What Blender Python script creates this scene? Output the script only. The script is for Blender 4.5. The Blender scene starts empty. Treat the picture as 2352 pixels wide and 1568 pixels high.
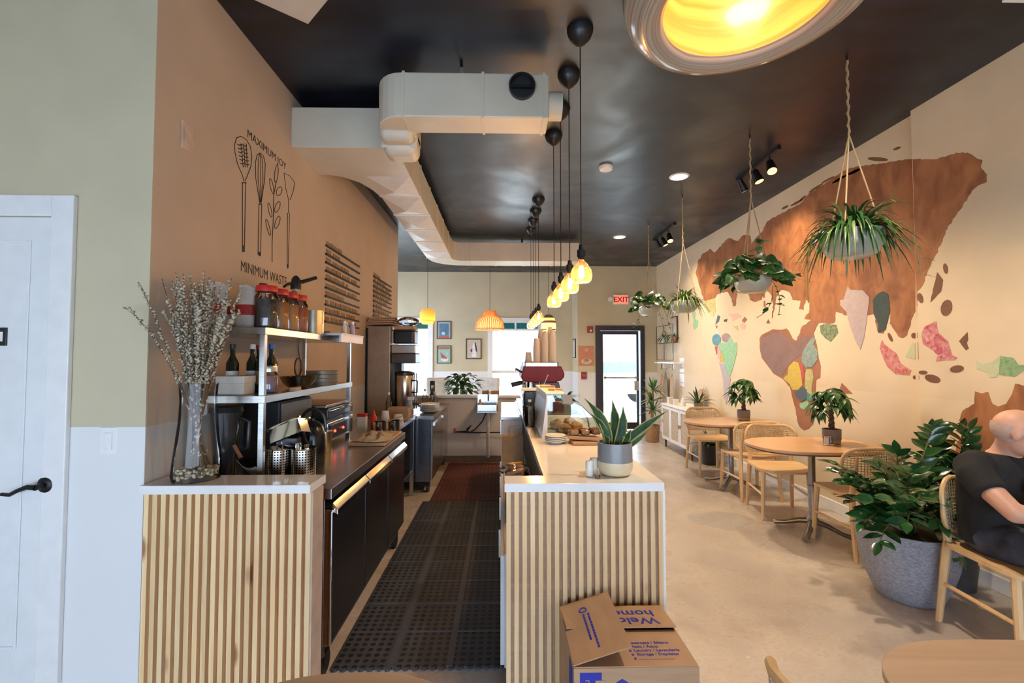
import bpy, bmesh, math, random
from mathutils import Vector, Matrix, Euler
random.seed(7)
S = bpy.context.scene
COL = S.collection
PI = math.pi
R = math.radians
# ------------------------------------------------------------ camera
CAMZ = 1.46
FPX = 2352 * 16.0 / 36.0
cam_d = bpy.data.cameras.new('camera'); cam_d.lens = 16.0; cam_d.sensor_width = 36.0
cam_d.clip_start = 0.02
cam = bpy.data.objects.new('camera', cam_d); COL.objects.link(cam)
cam.location = (0, 0, CAMZ); cam.rotation_euler = (R(90 + 2.08), 0, R(-1.26))
S.camera = cam
CR = cam.rotation_euler.to_matrix()
def ray(px, py):
    return CR @ Vector(((px - 1176) / FPX, -(py - 784) / FPX, -1.0))
def at_y(px, py, y):
    r = ray(px, py); t = y / r.y; return Vector((r.x * t, y, CAMZ + r.z * t))
def at_x(px, py, x):
    r = ray(px, py); t = x / r.x; return Vector((x, r.y * t, CAMZ + r.z * t))
def at_z(px, py, z):
    r = ray(px, py); t = (z - CAMZ) / r.z; return Vector((r.x * t, r.y * t, z))
# ------------------------------------------------------------ world, sun, exposure
W = bpy.data.worlds.new('daylight'); S.world = W; W.use_nodes = True
wn = W.node_tree.nodes; bg = wn['Background']
bg.inputs['Color'].default_value = (0.62, 0.775, 1.0, 1); bg.inputs['Strength'].default_value = 7.5
sun_d = bpy.data.lights.new('sun', 'SUN'); sun_d.energy = 12.0; sun_d.angle = R(2.0); sun_d.color = (1, 0.95, 0.86)
sun = bpy.data.objects.new('sun', sun_d); COL.objects.link(sun)
sun.rotation_euler = Vector((-0.30, -0.86, -0.52)).to_track_quat('-Z', 'Y').to_euler()
vs = S.view_settings; vs.view_transform = 'Standard'; vs.look = 'None'; vs.gamma = 1.0; vs.use_curve_mapping = False
vs.exposure = 0.35
S.cycles.use_denoising = True
S.cycles.max_bounces = 8; S.cycles.diffuse_bounces = 4; S.cycles.glossy_bounces = 3; S.cycles.transmission_bounces = 6
S.cycles.transparent_max_bounces = 12; S.cycles.sample_clamp_indirect = 6.0; S.cycles.caustics_reflective = False; S.cycles.caustics_refractive = False

# ------------------------------------------------------------ geometry helper
class G:
    def __init__(s): s.v = []; s.f = []; s.m = []; s.mi = 0
    def add(s, vs, fs, M=None):
        o = len(s.v)
        s.v += [tuple(M @ Vector(p)) if M is not None else tuple(p) for p in vs]
        s.f += [tuple(i + o for i in f) for f in fs]; s.m += [s.mi] * len(fs); return s
    def box(s, x0, x1, y0, y1, z0, z1, M=None):
        return s.add([(x0,y0,z0),(x1,y0,z0),(x1,y1,z0),(x0,y1,z0),(x0,y0,z1),(x1,y0,z1),(x1,y1,z1),(x0,y1,z1)],
              [(0,3,2,1),(4,5,6,7),(0,1,5,4),(1,2,6,5),(2,3,7,6),(3,0,4,7)], M)
    def lathe(s, prof, n=24, c=(0,0,0), M=None, sx=1, sy=1, capb=True, capt=True):
        vs = []; fs = []; k = len(prof)
        for (r, z) in prof:
            for i in range(n):
                a = 2*PI*i/n; vs.append((c[0]+r*math.cos(a)*sx, c[1]+r*math.sin(a)*sy, c[2]+z))
        for j in range(k-1):
            for i in range(n):
                i2 = (i+1) % n; fs.append((j*n+i, j*n+i2, (j+1)*n+i2, (j+1)*n+i))
        if capb: fs.append(tuple(reversed(range(n))))
        if capt: fs.append(tuple(range((k-1)*n, k*n)))
        return s.add(vs, fs, M)
    def cyl(s, p0, p1, r0, r1=None, n=12, caps=True):
        return s.tube([p0, p1], [r0, r0 if r1 is None else r1], n, caps)
    def tube(s, pts, r, n=8, caps=True, closed=False, flat=1.0):
        pts = [Vector(p) for p in pts]; k = len(pts)
        rs = list(r) if isinstance(r, (list, tuple)) else [r]*k
        vs = []; fs = []; up = None
        for i, p in enumerate(pts):
            if closed: t = pts[(i+1) % k] - pts[i-1]
            else: t = pts[min(i+1, k-1)] - pts[max(i-1, 0)]
            t = t.normalized() if t.length > 1e-9 else Vector((0,0,1))
            if up is None:
                a = Vector((0,0,1)) if abs(t.z) < 0.9 else Vector((1,0,0))
                up = (a - t*a.dot(t)).normalized()
            else:
                up = (up - t*up.dot(t)); up = up.normalized() if up.length > 1e-6 else Vector((1,0,0))
            sd = t.cross(up)
            for q in range(n):
                a = 2*PI*q/n; vs.append(tuple(p + (sd*math.cos(a) + up*math.sin(a)*flat)*rs[i]))
        m = k if closed else k-1
        for j in range(m):
            j2 = (j+1) % k
            for q in range(n):
                q2 = (q+1) % n; fs.append((j*n+q, j*n+q2, j2*n+q2, j2*n+q))
        if caps and not closed:
            fs.append(tuple(reversed(range(n)))); fs.append(tuple(range((k-1)*n, k*n)))
        return s.add(vs, fs)
    def prism(s, pts, z0, z1, M=None):
        n = len(pts)
        ar = sum(pts[i][0]*pts[(i+1)%n][1]-pts[(i+1)%n][0]*pts[i][1] for i in range(n))
        if ar < 0: pts = list(reversed(pts))
        vs = [(p[0],p[1],z0) for p in pts] + [(p[0],p[1],z1) for p in pts]
        fs = [tuple(reversed(range(n))), tuple(range(n, 2*n))]
        fs += [(i, (i+1)%n, (i+1)%n+n, i+n) for i in range(n)]
        return s.add(vs, fs, M)
    def grid(s, fn, nu, nv, cu=False):
        vs = [tuple(fn(i/(nu if cu else nu-1), j/(nv-1))) for j in range(nv) for i in range(nu)]
        fs = []
        for j in range(nv-1):
            for i in range(nu if cu else nu-1):
                i2 = (i+1) % nu; fs.append((j*nu+i, j*nu+i2, (j+1)*nu+i2, (j+1)*nu+i))
        return s.add(vs, fs)
    def ball(s, c, r, nu=12, nv=8, M=None):
        r = (r,r,r) if not isinstance(r, (tuple,list)) else r
        vs = [(c[0],c[1],c[2]-r[2])]; fs = []
        for j in range(1, nv):
            t = PI*j/nv
            for i in range(nu):
                a = 2*PI*i/nu; vs.append((c[0]+r[0]*math.sin(t)*math.cos(a), c[1]+r[1]*math.sin(t)*math.sin(a), c[2]-r[2]*math.cos(t)))
        vs.append((c[0],c[1],c[2]+r[2])); L = len(vs)-1
        for i in range(nu):
            i2 = (i+1)%nu; fs.append((0, 1+i2, 1+i)); fs.append((L, L-nu+i, L-nu+i2))
        for j in range(nv-2):
            for i in range(nu):
                i2 = (i+1)%nu; a = 1+j*nu; fs.append((a+i, a+i2, a+nu+i2, a+nu+i))
        return s.add(vs, fs, M)
    def mesh(s, name, smooth=False):
        me = bpy.data.meshes.new(name); me.from_pydata(s.v, [], s.f)
        if any(s.m): me.polygons.foreach_set('material_index', s.m)
        if smooth:
            me.polygons.foreach_set('use_smooth', [True]*len(me.polygons))
            me.set_sharp_from_angle(angle=R(38 if smooth is True else smooth))
        me.update(); return me
def link(name, data, parent=None, loc=(0,0,0), rot=(0,0,0), sc=None):
    o = bpy.data.objects.new(name, data); COL.objects.link(o)
    o.location = loc; o.rotation_euler = rot
    if sc is not None: o.scale = sc if isinstance(sc, (tuple,list)) else (sc,sc,sc)
    if parent is not None: o.parent = parent
    return o
def obj(name, g, mat, parent=None, loc=(0,0,0), rot=(0,0,0), smooth=False, bevel=0, label=None, seg=2, kind=None):
    me = g.mesh(name, smooth) if isinstance(g, G) else g
    if not me.materials:
        for m in (mat if isinstance(mat, (list,tuple)) else [mat]): me.materials.append(m)
    o = link(name, me, parent, loc, rot)
    if bevel:
        b = o.modifiers.new('bevel', 'BEVEL'); b.width = bevel; b.segments = seg; b.limit_method = 'ANGLE'; b.angle_limit = R(40)
    if label: o['label'] = label
    if kind: o['kind'] = kind
    return o
def tag(o, label, cat, group=None):
    o['label'] = label; o['category'] = cat
    if group: o['group'] = group
    return o
def thing(name, label, cat, loc=(0,0,0), rz=0, group=None):
    o = bpy.data.objects.new(name, None); COL.objects.link(o); o.empty_display_size = 0.1
    o.location = loc; o.rotation_euler = (0,0,rz)
    return tag(o, label, cat, group)
def struct(name, g, mat, parent=None, **k):
    o = obj(name, g, mat, parent, **k)
    if parent is None: o['kind'] = 'structure'
    return o
def dup(root, label, loc, rz=0, group=None):
    r = root.copy(); COL.objects.link(r); r.location = loc; r.rotation_euler = (0,0,rz); r['label'] = label
    if group: r['group'] = group
    for ch in list(root.children):
        c = ch.copy(); COL.objects.link(c); c.parent = r
        for gch in list(ch.children):
            d = gch.copy(); COL.objects.link(d); d.parent = c
    return r
def cboxM(c, rot=(0,0,0)):
    return Matrix.Translation(Vector(c)) @ Euler(rot).to_matrix().to_4x4()
def rrect(w, h, r, n=6, cx=0, cy=0):
    pts = []
    for (sx, sy, a0) in ((1,1,0),(-1,1,90),(-1,-1,180),(1,-1,270)):
        for i in range(n+1):
            a = R(a0 + 90*i/n); pts.append((cx+sx*(w/2-r)+r*math.cos(a), cy+sy*(h/2-r)+r*math.sin(a)))
    return pts
def superell(w, d, p=3.0, n=40):
    out = []
    for i in range(n):
        a = 2*PI*i/n; c, s_ = math.cos(a), math.sin(a)
        out.append((w/2*math.copysign(abs(c)**(2/p), c), d/2*math.copysign(abs(s_)**(2/p), s_)))
    return out

# ------------------------------------------------------------ materials
MATS = {}
def P(name, col, rough=0.5, metal=0.0, var=0.08, vs=14.0, stretch=None, bump=0.0, bs=60.0, spec=0.5, rnd=0.0, sss=0, coat=0, col2=None, coords='Object'):
    if name in MATS: return MATS[name]
    m = bpy.data.materials.new(name); m.use_nodes = True; MATS[name] = m
    nt = m.node_tree; N = nt.nodes; L = nt.links; b = N['Principled BSDF']
    tc = N.new('ShaderNodeTexCoord'); mp = N.new('ShaderNodeMapping'); L.new(tc.outputs[coords], mp.inputs['Vector'])
    if stretch: mp.inputs['Scale'].default_value = stretch
    no = N.new('ShaderNodeTexNoise'); no.inputs['Scale'].default_value = vs; no.inputs['Detail'].default_value = 4
    L.new(mp.outputs[0], no.inputs['Vector'])
    mx = N.new('ShaderNodeMix'); mx.data_type = 'RGBA'
    c2 = col2 if col2 else tuple(max(0, min(1, c*(1-var*2.2))) for c in col)
    c1 = col if col2 else tuple(min(1, c*(1+var)) for c in col)
    mx.inputs[6].default_value = (*c1, 1); mx.inputs[7].default_value = (*c2, 1)
    rr = N.new('ShaderNodeMapRange'); rr.inputs[1].default_value = 0.3; rr.inputs[2].default_value = 0.7
    L.new(no.outputs['Fac'], rr.inputs[0]); L.new(rr.outputs[0], mx.inputs[0])
    out = mx.outputs[2]
    if rnd:
        oi = N.new('ShaderNodeObjectInfo'); hs = N.new('ShaderNodeHueSaturation')
        r2 = N.new('ShaderNodeMapRange'); r2.inputs[3].default_value = 1-rnd; r2.inputs[4].default_value = 1+rnd
        L.new(oi.outputs['Random'], r2.inputs[0]); L.new(r2.outputs[0], hs.inputs['Value']); L.new(out, hs.inputs['Color']); out = hs.outputs[0]
        av = N.new('ShaderNodeVectorMath'); av.operation = 'ADD'; ml = N.new('ShaderNodeMath'); ml.operation = 'MULTIPLY'; ml.inputs[1].default_value = 37.0
        L.new(oi.outputs['Random'], ml.inputs[0]); L.new(tc.outputs[coords], av.inputs[0]); L.new(ml.outputs[0], av.inputs[1]); L.new(av.outputs[0], mp.inputs['Vector'])
    L.new(out, b.inputs['Base Color'])
    b.inputs['Roughness'].default_value = rough; b.inputs['Metallic'].default_value = metal
    b.inputs['Specular IOR Level'].default_value = spec
    if coat: b.inputs['Coat Weight'].default_value = coat; b.inputs['Coat Roughness'].default_value = 0.08
    if sss: b.inputs['Subsurface Weight'].default_value = sss; b.inputs['Subsurface Radius'].default_value = (0.02,0.008,0.005); b.inputs['Subsurface Scale'].default_value = 1.0
    if bump:
        n2 = N.new('ShaderNodeTexNoise'); n2.inputs['Scale'].default_value = bs; L.new(mp.outputs[0], n2.inputs['Vector'])
        bp = N.new('ShaderNodeBump'); bp.inputs['Strength'].default_value = bump; bp.inputs['Distance'].default_value = 0.01
        L.new(n2.outputs['Fac'], bp.inputs['Height']); L.new(bp.outputs[0], b.inputs['Normal'])
    return m
def E(name, col, strength):
    if name in MATS: return MATS[name]
    m = bpy.data.materials.new(name); m.use_nodes = True; MATS[name] = m
    nt = m.node_tree; N = nt.nodes; b = N['Principled BSDF']
    b.inputs['Base Color'].default_value = (*col, 1); b.inputs['Emission Color'].default_value = (*col, 1); b.inputs['Emission Strength'].default_value = strength
    return m
def GLASS(name, tint=(1,1,1), rough=0.02, base=0.05, ior=1.45):
    if name in MATS: return MATS[name]
    m = bpy.data.materials.new(name); m.use_nodes = True; MATS[name] = m
    nt = m.node_tree; N = nt.nodes; L = nt.links; N.remove(N['Principled BSDF']); out = N['Material Output']
    t = N.new('ShaderNodeBsdfTransparent'); t.inputs[0].default_value = (*tint, 1)
    g = N.new('ShaderNodeBsdfGlossy'); g.inputs['Roughness'].default_value = rough
    f = N.new('ShaderNodeFresnel'); f.inputs[0].default_value = ior
    a = N.new('ShaderNodeMath'); a.operation = 'ADD'; a.inputs[1].default_value = base; L.new(f.outputs[0], a.inputs[0])
    x = N.new('ShaderNodeMixShader'); L.new(a.outputs[0], x.inputs[0]); L.new(t.outputs[0], x.inputs[1]); L.new(g.outputs[0], x.inputs[2])
    L.new(x.outputs[0], out.inputs['Surface']); return m
def twotone(name, up, low, zc=1.17, rough=0.75):
    m = P(name, up, rough, var=0.03, vs=3.0, bump=0.05, bs=120)
    nt = m.node_tree; N = nt.nodes; L = nt.links; b = N['Principled BSDF']
    src = b.inputs['Base Color'].links[0].from_socket
    ge = N.new('ShaderNodeNewGeometry'); sp = N.new('ShaderNodeSeparateXYZ'); L.new(ge.outputs['Position'], sp.inputs[0])
    gt = N.new('ShaderNodeMath'); gt.operation = 'GREATER_THAN'; gt.inputs[1].default_value = zc; L.new(sp.outputs['Z'], gt.inputs[0])
    mx = N.new('ShaderNodeMix'); mx.data_type = 'RGBA'; mx.inputs[6].default_value = (*low, 1); L.new(gt.outputs[0], mx.inputs[0]); L.new(src, mx.inputs[7])
    L.new(mx.outputs[2], b.inputs['Base Color']); return m
def woodmat(name, c1, c2, axis='Z', rough=0.45, scale=1.0, rnd=0.12, knots=False):
    m = bpy.data.materials.new(name); m.use_nodes = True; MATS[name] = m
    nt = m.node_tree; N = nt.nodes; L = nt.links; b = N['Principled BSDF']
    tc = N.new('ShaderNodeTexCoord'); oi = N.new('ShaderNodeObjectInfo'); mu = N.new('ShaderNodeMath'); mu.operation = 'MULTIPLY'; mu.inputs[1].default_value = 53.0
    L.new(oi.outputs['Random'], mu.inputs[0]); av = N.new('ShaderNodeVectorMath'); av.operation = 'ADD'; L.new(tc.outputs['Object'], av.inputs[0]); L.new(mu.outputs[0], av.inputs[1])
    mp = N.new('ShaderNodeMapping'); L.new(av.outputs[0], mp.inputs['Vector'])
    sc = {'X': (2,40,40), 'Y': (40,2,40), 'Z': (40,40,2)}[axis]; mp.inputs['Scale'].default_value = tuple(v*scale for v in sc)
    no = N.new('ShaderNodeTexNoise'); no.inputs['Scale'].default_value = 1.0; no.inputs['Detail'].default_value = 5; no.inputs['Distortion'].default_value = 0.6; L.new(mp.outputs[0], no.inputs['Vector'])
    cr = N.new('ShaderNodeMapRange'); cr.inputs[1].default_value = 0.32; cr.inputs[2].default_value = 0.72; L.new(no.outputs['Fac'], cr.inputs[0])
    mx = N.new('ShaderNodeMix'); mx.data_type = 'RGBA'; mx.inputs[6].default_value = (*c1,1); mx.inputs[7].default_value = (*c2,1); L.new(cr.outputs[0], mx.inputs[0])
    out = mx.outputs[2]
    if knots:
        m2 = N.new('ShaderNodeMapping'); m2.inputs['Scale'].default_value = (9,9,3.2); L.new(av.outputs[0], m2.inputs['Vector'])
        vo = N.new('ShaderNodeTexVoronoi'); vo.inputs['Scale'].default_value = 1.0; L.new(m2.outputs[0], vo.inputs['Vector'])
        lt = N.new('ShaderNodeMapRange'); lt.inputs[1].default_value = 0.10; lt.inputs[2].default_value = 0.2; lt.inputs[3].default_value = 0.9; lt.inputs[4].default_value = 0; L.new(vo.outputs['Distance'], lt.inputs[0])
        k = N.new('ShaderNodeMix'); k.data_type = 'RGBA'; k.inputs[7].default_value = (0.28,0.10,0.03,1); L.new(lt.outputs[0], k.inputs[0]); L.new(out, k.inputs[6]); out = k.outputs[2]
    hs = N.new('ShaderNodeHueSaturation'); r2 = N.new('ShaderNodeMapRange'); r2.inputs[3].default_value = 1-rnd; r2.inputs[4].default_value = 1+rnd
    L.new(oi.outputs['Random'], r2.inputs[0]); L.new(r2.outputs[0], hs.inputs['Value']); L.new(out, hs.inputs['Color']); L.new(hs.outputs[0], b.inputs['Base Color'])
    b.inputs['Roughness'].default_value = rough
    return m
cream = twotone('paint_cream', (0.56,0.495,0.335), (0.74,0.745,0.74))
peach = twotone('paint_peach', (0.545,0.43,0.32), (0.56,0.54,0.50))
creamR = twotone('paint_cream_warm', (0.70,0.565,0.38), (0.70,0.575,0.40))
white = P('white_paint', (0.76,0.77,0.77), 0.45, var=0.02)
trimw = P('white_trim', (0.80,0.80,0.79), 0.35, var=0.02)
quartz = P('white_quartz', (0.80,0.79,0.77), 0.12, var=0.03, vs=5, spec=0.6)
blackp = P('black_plastic', (0.012,0.012,0.013), 0.35)
blackm = P('black_metal', (0.02,0.02,0.022), 0.4, metal=0.6)
bronze = P('dark_bronze', (0.045,0.04,0.045), 0.38, metal=0.5)
steel = P('stainless_steel', (0.55,0.54,0.52), 0.24, metal=1.0, var=0.06, vs=8, stretch=(1,1,30))
steeld = P('dark_steel', (0.20,0.21,0.25), 0.28, metal=1.0, var=0.08, vs=6, stretch=(1,1,20))
chrome = P('chrome', (0.75,0.75,0.75), 0.08, metal=1.0, var=0.02)
alum = P('duct_metal_painted', (0.62,0.58,0.47), 0.42, var=0.04, vs=3)
iron = P('cast_iron', (0.30,0.30,0.31), 0.28, metal=0.9)
glass = GLASS('clear_glass', (0.95,0.98,0.97))
cardb = P('cardboard', (0.47,0.29,0.165), 0.8, var=0.06, vs=5, stretch=(1,1,12))
kraft = P('kraft_paper', (0.36,0.23,0.12), 0.8, var=0.08)
soil = P('soil', (0.03,0.02,0.012), 0.95, bump=0.6, bs=90)
rope = P('cotton_rope', (0.44,0.31,0.17), 0.85, bump=0.5, bs=300)
redp = P('red_plastic', (0.55,0.02,0.015), 0.35)
pine = woodmat('pine_slat', (0.84,0.63,0.36), (0.74,0.48,0.23), 'Z', 0.5, 1.0, 0.10, knots=True)
pineback = woodmat('backing_board', (0.50,0.25,0.12), (0.40,0.18,0.08), 'X', 0.6, 0.8, 0.05)
ashwood = woodmat('chair_wood', (0.72,0.49,0.25), (0.62,0.40,0.19), 'Z', 0.4, 0.8, 0.05)
seatwood = woodmat('seat_wood', (0.72,0.48,0.24), (0.60,0.38,0.18), 'X', 0.4, 0.6, 0.05)
tabwood = woodmat('table_wood', (0.62,0.36,0.185), (0.52,0.29,0.14), 'X', 0.28, 0.8, 0.06)
oakg = woodmat('pale_oak_table', (0.50,0.36,0.245), (0.42,0.295,0.195), 'X', 0.42, 0.7, 0.02)
boardw = woodmat('board_wood', (0.55,0.31,0.15), (0.45,0.24,0.11), 'X', 0.5)
cane = P('woven_cane', (0.72,0.55,0.33), 0.6, var=0.1, vs=40)
ceram = P('white_ceramic', (0.78,0.76,0.70), 0.2, var=0.02)
# ============================================================ SETTING
H = 3.34; XL = -1.5; XR = 3.17; XRN = 3.11; YD = 1.965; YF = 9.92; YE = 9.22; XV = 1.54; YJ = at_x(2102.5, 600, 3.11).y; XO = -3.4; YB = -2.6
# --- floor
def floormat():
    m = bpy.data.materials.new('polished_concrete'); m.use_nodes = True
    nt = m.node_tree; N = nt.nodes; L = nt.links; b = N['Principled BSDF']
    ge = N.new('ShaderNodeNewGeometry')
    def noise(sc, det=5, dist=0.0, mp=None):
        n = N.new('ShaderNodeTexNoise'); n.inputs['Scale'].default_value = sc; n.inputs['Detail'].default_value = det; n.inputs['Distortion'].default_value = dist
        L.new(ge.outputs['Position'], n.inputs['Vector']); return n
    def rng(sock, a, bb, c=0.0, d=1.0):
        r = N.new('ShaderNodeMapRange'); r.inputs[1].default_value = a; r.inputs[2].default_value = bb; r.inputs[3].default_value = c; r.inputs[4].default_value = d; L.new(sock, r.inputs[0]); return r.outputs[0]
    def mix(f, a, bcol):
        x = N.new('ShaderNodeMix'); x.data_type = 'RGBA'; L.new(f, x.inputs[0])
        if isinstance(a, tuple): x.inputs[6].default_value = (*a,1)
        else: L.new(a, x.inputs[6])
        x.inputs[7].default_value = (*bcol,1); return x.outputs[2]
    n1 = noise(0.8, 9, 0.3); c = mix(rng(n1.outputs['Fac'], .35, .68), (0.53,0.465,0.40), (0.42,0.355,0.295))
    n2 = noise(2.2, 9, 0.4); c = mix(rng(n2.outputs['Fac'], .48, .80, 0, .55), c, (0.36,0.335,0.32))
    n3 = noise(5.0, 9, 0.2); c = mix(rng(n3.outputs['Fac'], .50, .80, 0, .6), c, (0.33,0.26,0.20))
    n4 = noise(17.0, 2); c = mix(rng(n4.outputs['Fac'], .74, .77, 0, .7), c, (0.66,0.58,0.47))
    n5 = noise(45.0, 3); c = mix(rng(n5.outputs['Fac'], .45, .75, 0, .35), c, (0.30,0.25,0.21))
    # a patch of older grey screed beside the counter, with its own ragged outline
    sp = N.new('ShaderNodeVectorMath'); sp.operation = 'SUBTRACT'; L.new(ge.outputs['Position'], sp.inputs[0]); pc = at_z(1652, 1192, 0); sp.inputs[1].default_value = tuple(pc)
    sc = N.new('ShaderNodeVectorMath'); sc.operation = 'MULTIPLY'; L.new(sp.outputs[0], sc.inputs[0]); sc.inputs[1].default_value = (3.6, 4.6, 1)
    ln = N.new('ShaderNodeVectorMath'); ln.operation = 'LENGTH'; L.new(sc.outputs[0], ln.inputs[0])
    ad = N.new('ShaderNodeMath'); ad.operation = 'ADD'; L.new(ln.outputs['Value'], ad.inputs[0]); L.new(rng(n2.outputs['Fac'], 0.2, .8, -0.45, .45), ad.inputs[1])
    c = mix(rng(ad.outputs[0], 0.92, 1.0, .75, 0), c, (0.31,0.29,0.265))
    L.new(c, b.inputs['Base Color'])
    L.new(rng(n2.outputs['Fac'], .3, .7, .20, .34), b.inputs['Roughness'])
    bp = N.new('ShaderNodeBump'); bp.inputs['Strength'].default_value = 0.04; L.new(n3.outputs['Fac'], bp.inputs['Height']); L.new(bp.outputs[0], b.inputs['Normal'])
    return m
struct('floor', G().box(XO-.2, XR+.3, YB-.2, YF+.2, -0.12, 0), floormat())
# --- ceiling: black paint with brushed sheen
ceil_m = P('black_ceiling_paint', (0.008,0.0115,0.024), 0.42, var=0.3, vs=2.2, bump=0.02, bs=9, stretch=(1,3,1), spec=0.6)
_n = ceil_m.node_tree.nodes; _l = ceil_m.node_tree.links; _t = _n.new('ShaderNodeTexNoise'); _t.inputs['Scale'].default_value = 1.6; _t.inputs['Detail'].default_value = 3; _t.inputs['Distortion'].default_value = 1.0
_g = _n.new('ShaderNodeNewGeometry'); _l.new(_g.outputs['Position'], _t.inputs['Vector']); _r = _n.new('ShaderNodeMapRange'); _r.inputs[1].default_value = .35; _r.inputs[2].default_value = .65; _r.inputs[3].default_value = .30; _r.inputs[4].default_value = .46
_l.new(_t.outputs['Fac'], _r.inputs[0]); _l.new(_r.outputs[0], _n['Principled BSDF'].inputs['Roughness'])
struct('ceiling', G().box(XO-.2, XR+.3, YB-.2, YF+.2, H, H+.12), ceil_m)
# --- walls
wl = struct('wall_left', G().box(XL-.12, XL, YD, 6.55, 0, H), peach)
wd = struct('wall_front_left', G().box(XO, XL-.12, YD, YD+.12, 0, H).box(XL-.12, XL-.0005, YD-.004, YD, 0, H), cream)
struct('wall_left_end', G().box(XO, XL-.12, 6.43, 6.55, 0, H), cream)
struct('wall_outer_left', G().box(XO-.15, XO, YB, 6.9, 0, H).box(XO-.15, XO, 9.6, YF+.14, 0, H).box(XO-.15, XO, 6.9, 9.6, 0, .45).box(XO-.15, XO, 6.9, 9.6, 2.5, H), cream)  # unseen opening added to bring daylight into the far room
wr = struct('wall_right', G().box(XR, XR+.15, YJ-.3, YE+.7, 0, H), creamR)
wrn = struct('wall_right_near', G().box(XRN, XR+.0, YB, YJ, 0, H), creamR)
def wallY(name, y, x0, x1, holes, th=.14, mat=cream):
    g = G(); xs = sorted(holes); cur = x0
    for (a, b_, z0, z1) in xs:
        if a > cur: g.box(cur, a, y, y+th, 0, H)
        if z0 > 0: g.box(a, b_, y, y+th, 0, z0)
        if z1 < H: g.box(a, b_, y, y+th, z1, H)
        cur = b_
    if cur < x1: g.box(cur, x1, y, y+th, 0, H)
    return struct(name, g, mat)
Z0W, Z1W = 0.45, 2.28
WIN = [(-2.75, -1.56), (-0.25, 0.84)]
wf = wallY('wall_far', YF, XO, XV, [(a, b_, Z0W, Z1W) for a, b_ in WIN])
DX0, DX1, DZ = 1.92, 2.885, 2.10
we = wallY('wall_exit', YE, XV, XR, [(DX0, DX1, 0, DZ)])
wv = struct('wall_vestibule', G().box(XV, XV+.12, YE+.14, YF+.14, 0, H), cream)
wb = wallY('wall_behind', YB-.14, XO, XR, [(-3.2, 3.0, 0.15, 1.55)])  # unseen window opening, kept low to shape the daylight from behind
# far windows: frame, rails, panes
for i, (a, b_) in enumerate(WIN):
    w = struct('window_%d' % (i+1), G().box(a-.06, a+.05, YF-.025, YF+.10, Z0W-.05, Z1W+.06).box(b_-.05, b_+.06, YF-.025, YF+.10, Z0W-.05, Z1W+.06)
        .box(a, b_, YF-.025, YF+.10, Z1W-.05, Z1W+.06).box(a-.08, b_+.08, YF-.06, YF+.10, Z0W-.05, Z0W+.03), trimw)
    obj('rail', G().box(a+.05, b_-.05, YF+.03, YF+.08, 1.13, 1.19), trimw, w)
    obj('rail', G().box(a+.05, b_-.05, YF+.03, YF+.08, 2.06, 2.10), trimw, w)
    xm = (a+b_)/2
    obj('mullion', G().box(xm-.02, xm+.02, YF+.03, YF+.08, 2.10, Z1W-.05), trimw, w)
    obj('pane', G().box(a+.05, b_-.05, YF+.053, YF+.059, Z0W+.03, 1.13), glass, w)
    obj('pane', G().box(a+.05, b_-.05, YF+.053, YF+.059, 1.19, 2.06), glass, w)
    tg = GLASS('green_tint_glass', (0.04,0.13,0.12))
    for (q0, q1) in ((a+.05, xm-.02), (xm+.02, b_-.05)):
        obj('pane', G().box(q0, q1, YF+.053, YF+.059, 2.10, Z1W-.05), tg, w, label='green tinted transom pane')
# exit door
d = struct('door_1', G().box(DX0-.02, DX0+.07, YE-.03, YE+.12, 0, DZ+.02).box(DX1-.07, DX1+.02, YE-.03, YE+.12, 0, DZ+.02).box(DX0+.07, DX1-.07, YE-.03, YE+.12, DZ-.08, DZ+.02), bronze)
leaf = obj('door_leaf', G().box(DX0+.075, DX0+.14, YE+.01, YE+.055, .02, DZ-.085).box(DX1-.14, DX1-.10, YE+.01, YE+.055, .02, DZ-.085)
      .box(DX0+.14, DX1-.14, YE+.01, YE+.055, DZ-.16, DZ-.085).box(DX0+.14, DX1-.14, YE+.01, YE+.055, .02, .16), bronze, d)
obj('pane', G().box(DX0+.14, DX1-.14, YE+.028, YE+.036, .16, DZ-.16), glass, leaf)
obj('push_bar', G().cyl((DX0+.14, YE-.035, 1.06), (DX1-.14, YE-.035, 1.06), .016, n=10).box(DX0+.15, DX0+.19, YE-.035, YE+.01, 1.03, 1.09).box(DX1-.19, DX1-.15, YE-.035, YE+.01, 1.03, 1.09), chrome, leaf, smooth=True)
obj('lock_box', G().box(DX1-.2, DX1-.11, YE-.02, YE+.012, .80, 1.0), steel, leaf, bevel=.004)
obj('door_closer', G().box(DX0+.25, DX0+.55, YE-.05, YE-.03, DZ-.06, DZ-.02), bronze, d, bevel=.004)
# white baseboards
struct('baseboard_front_left', G().box(-1.81, XL-.10, YD-.016, YD, 0, .09), trimw, bevel=.003)
struct('baseboard_right', G().box(XR-.014, XR, YJ, YE, 0, .10), trimw, bevel=.003)
struct('baseboard_right_near', G().box(XRN-.014, XRN, YB, YJ, 0, .10), trimw, bevel=.003)
struct('baseboard_far', G().box(XO, XV, YF-.014, YF, 0, .10), trimw)
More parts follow.
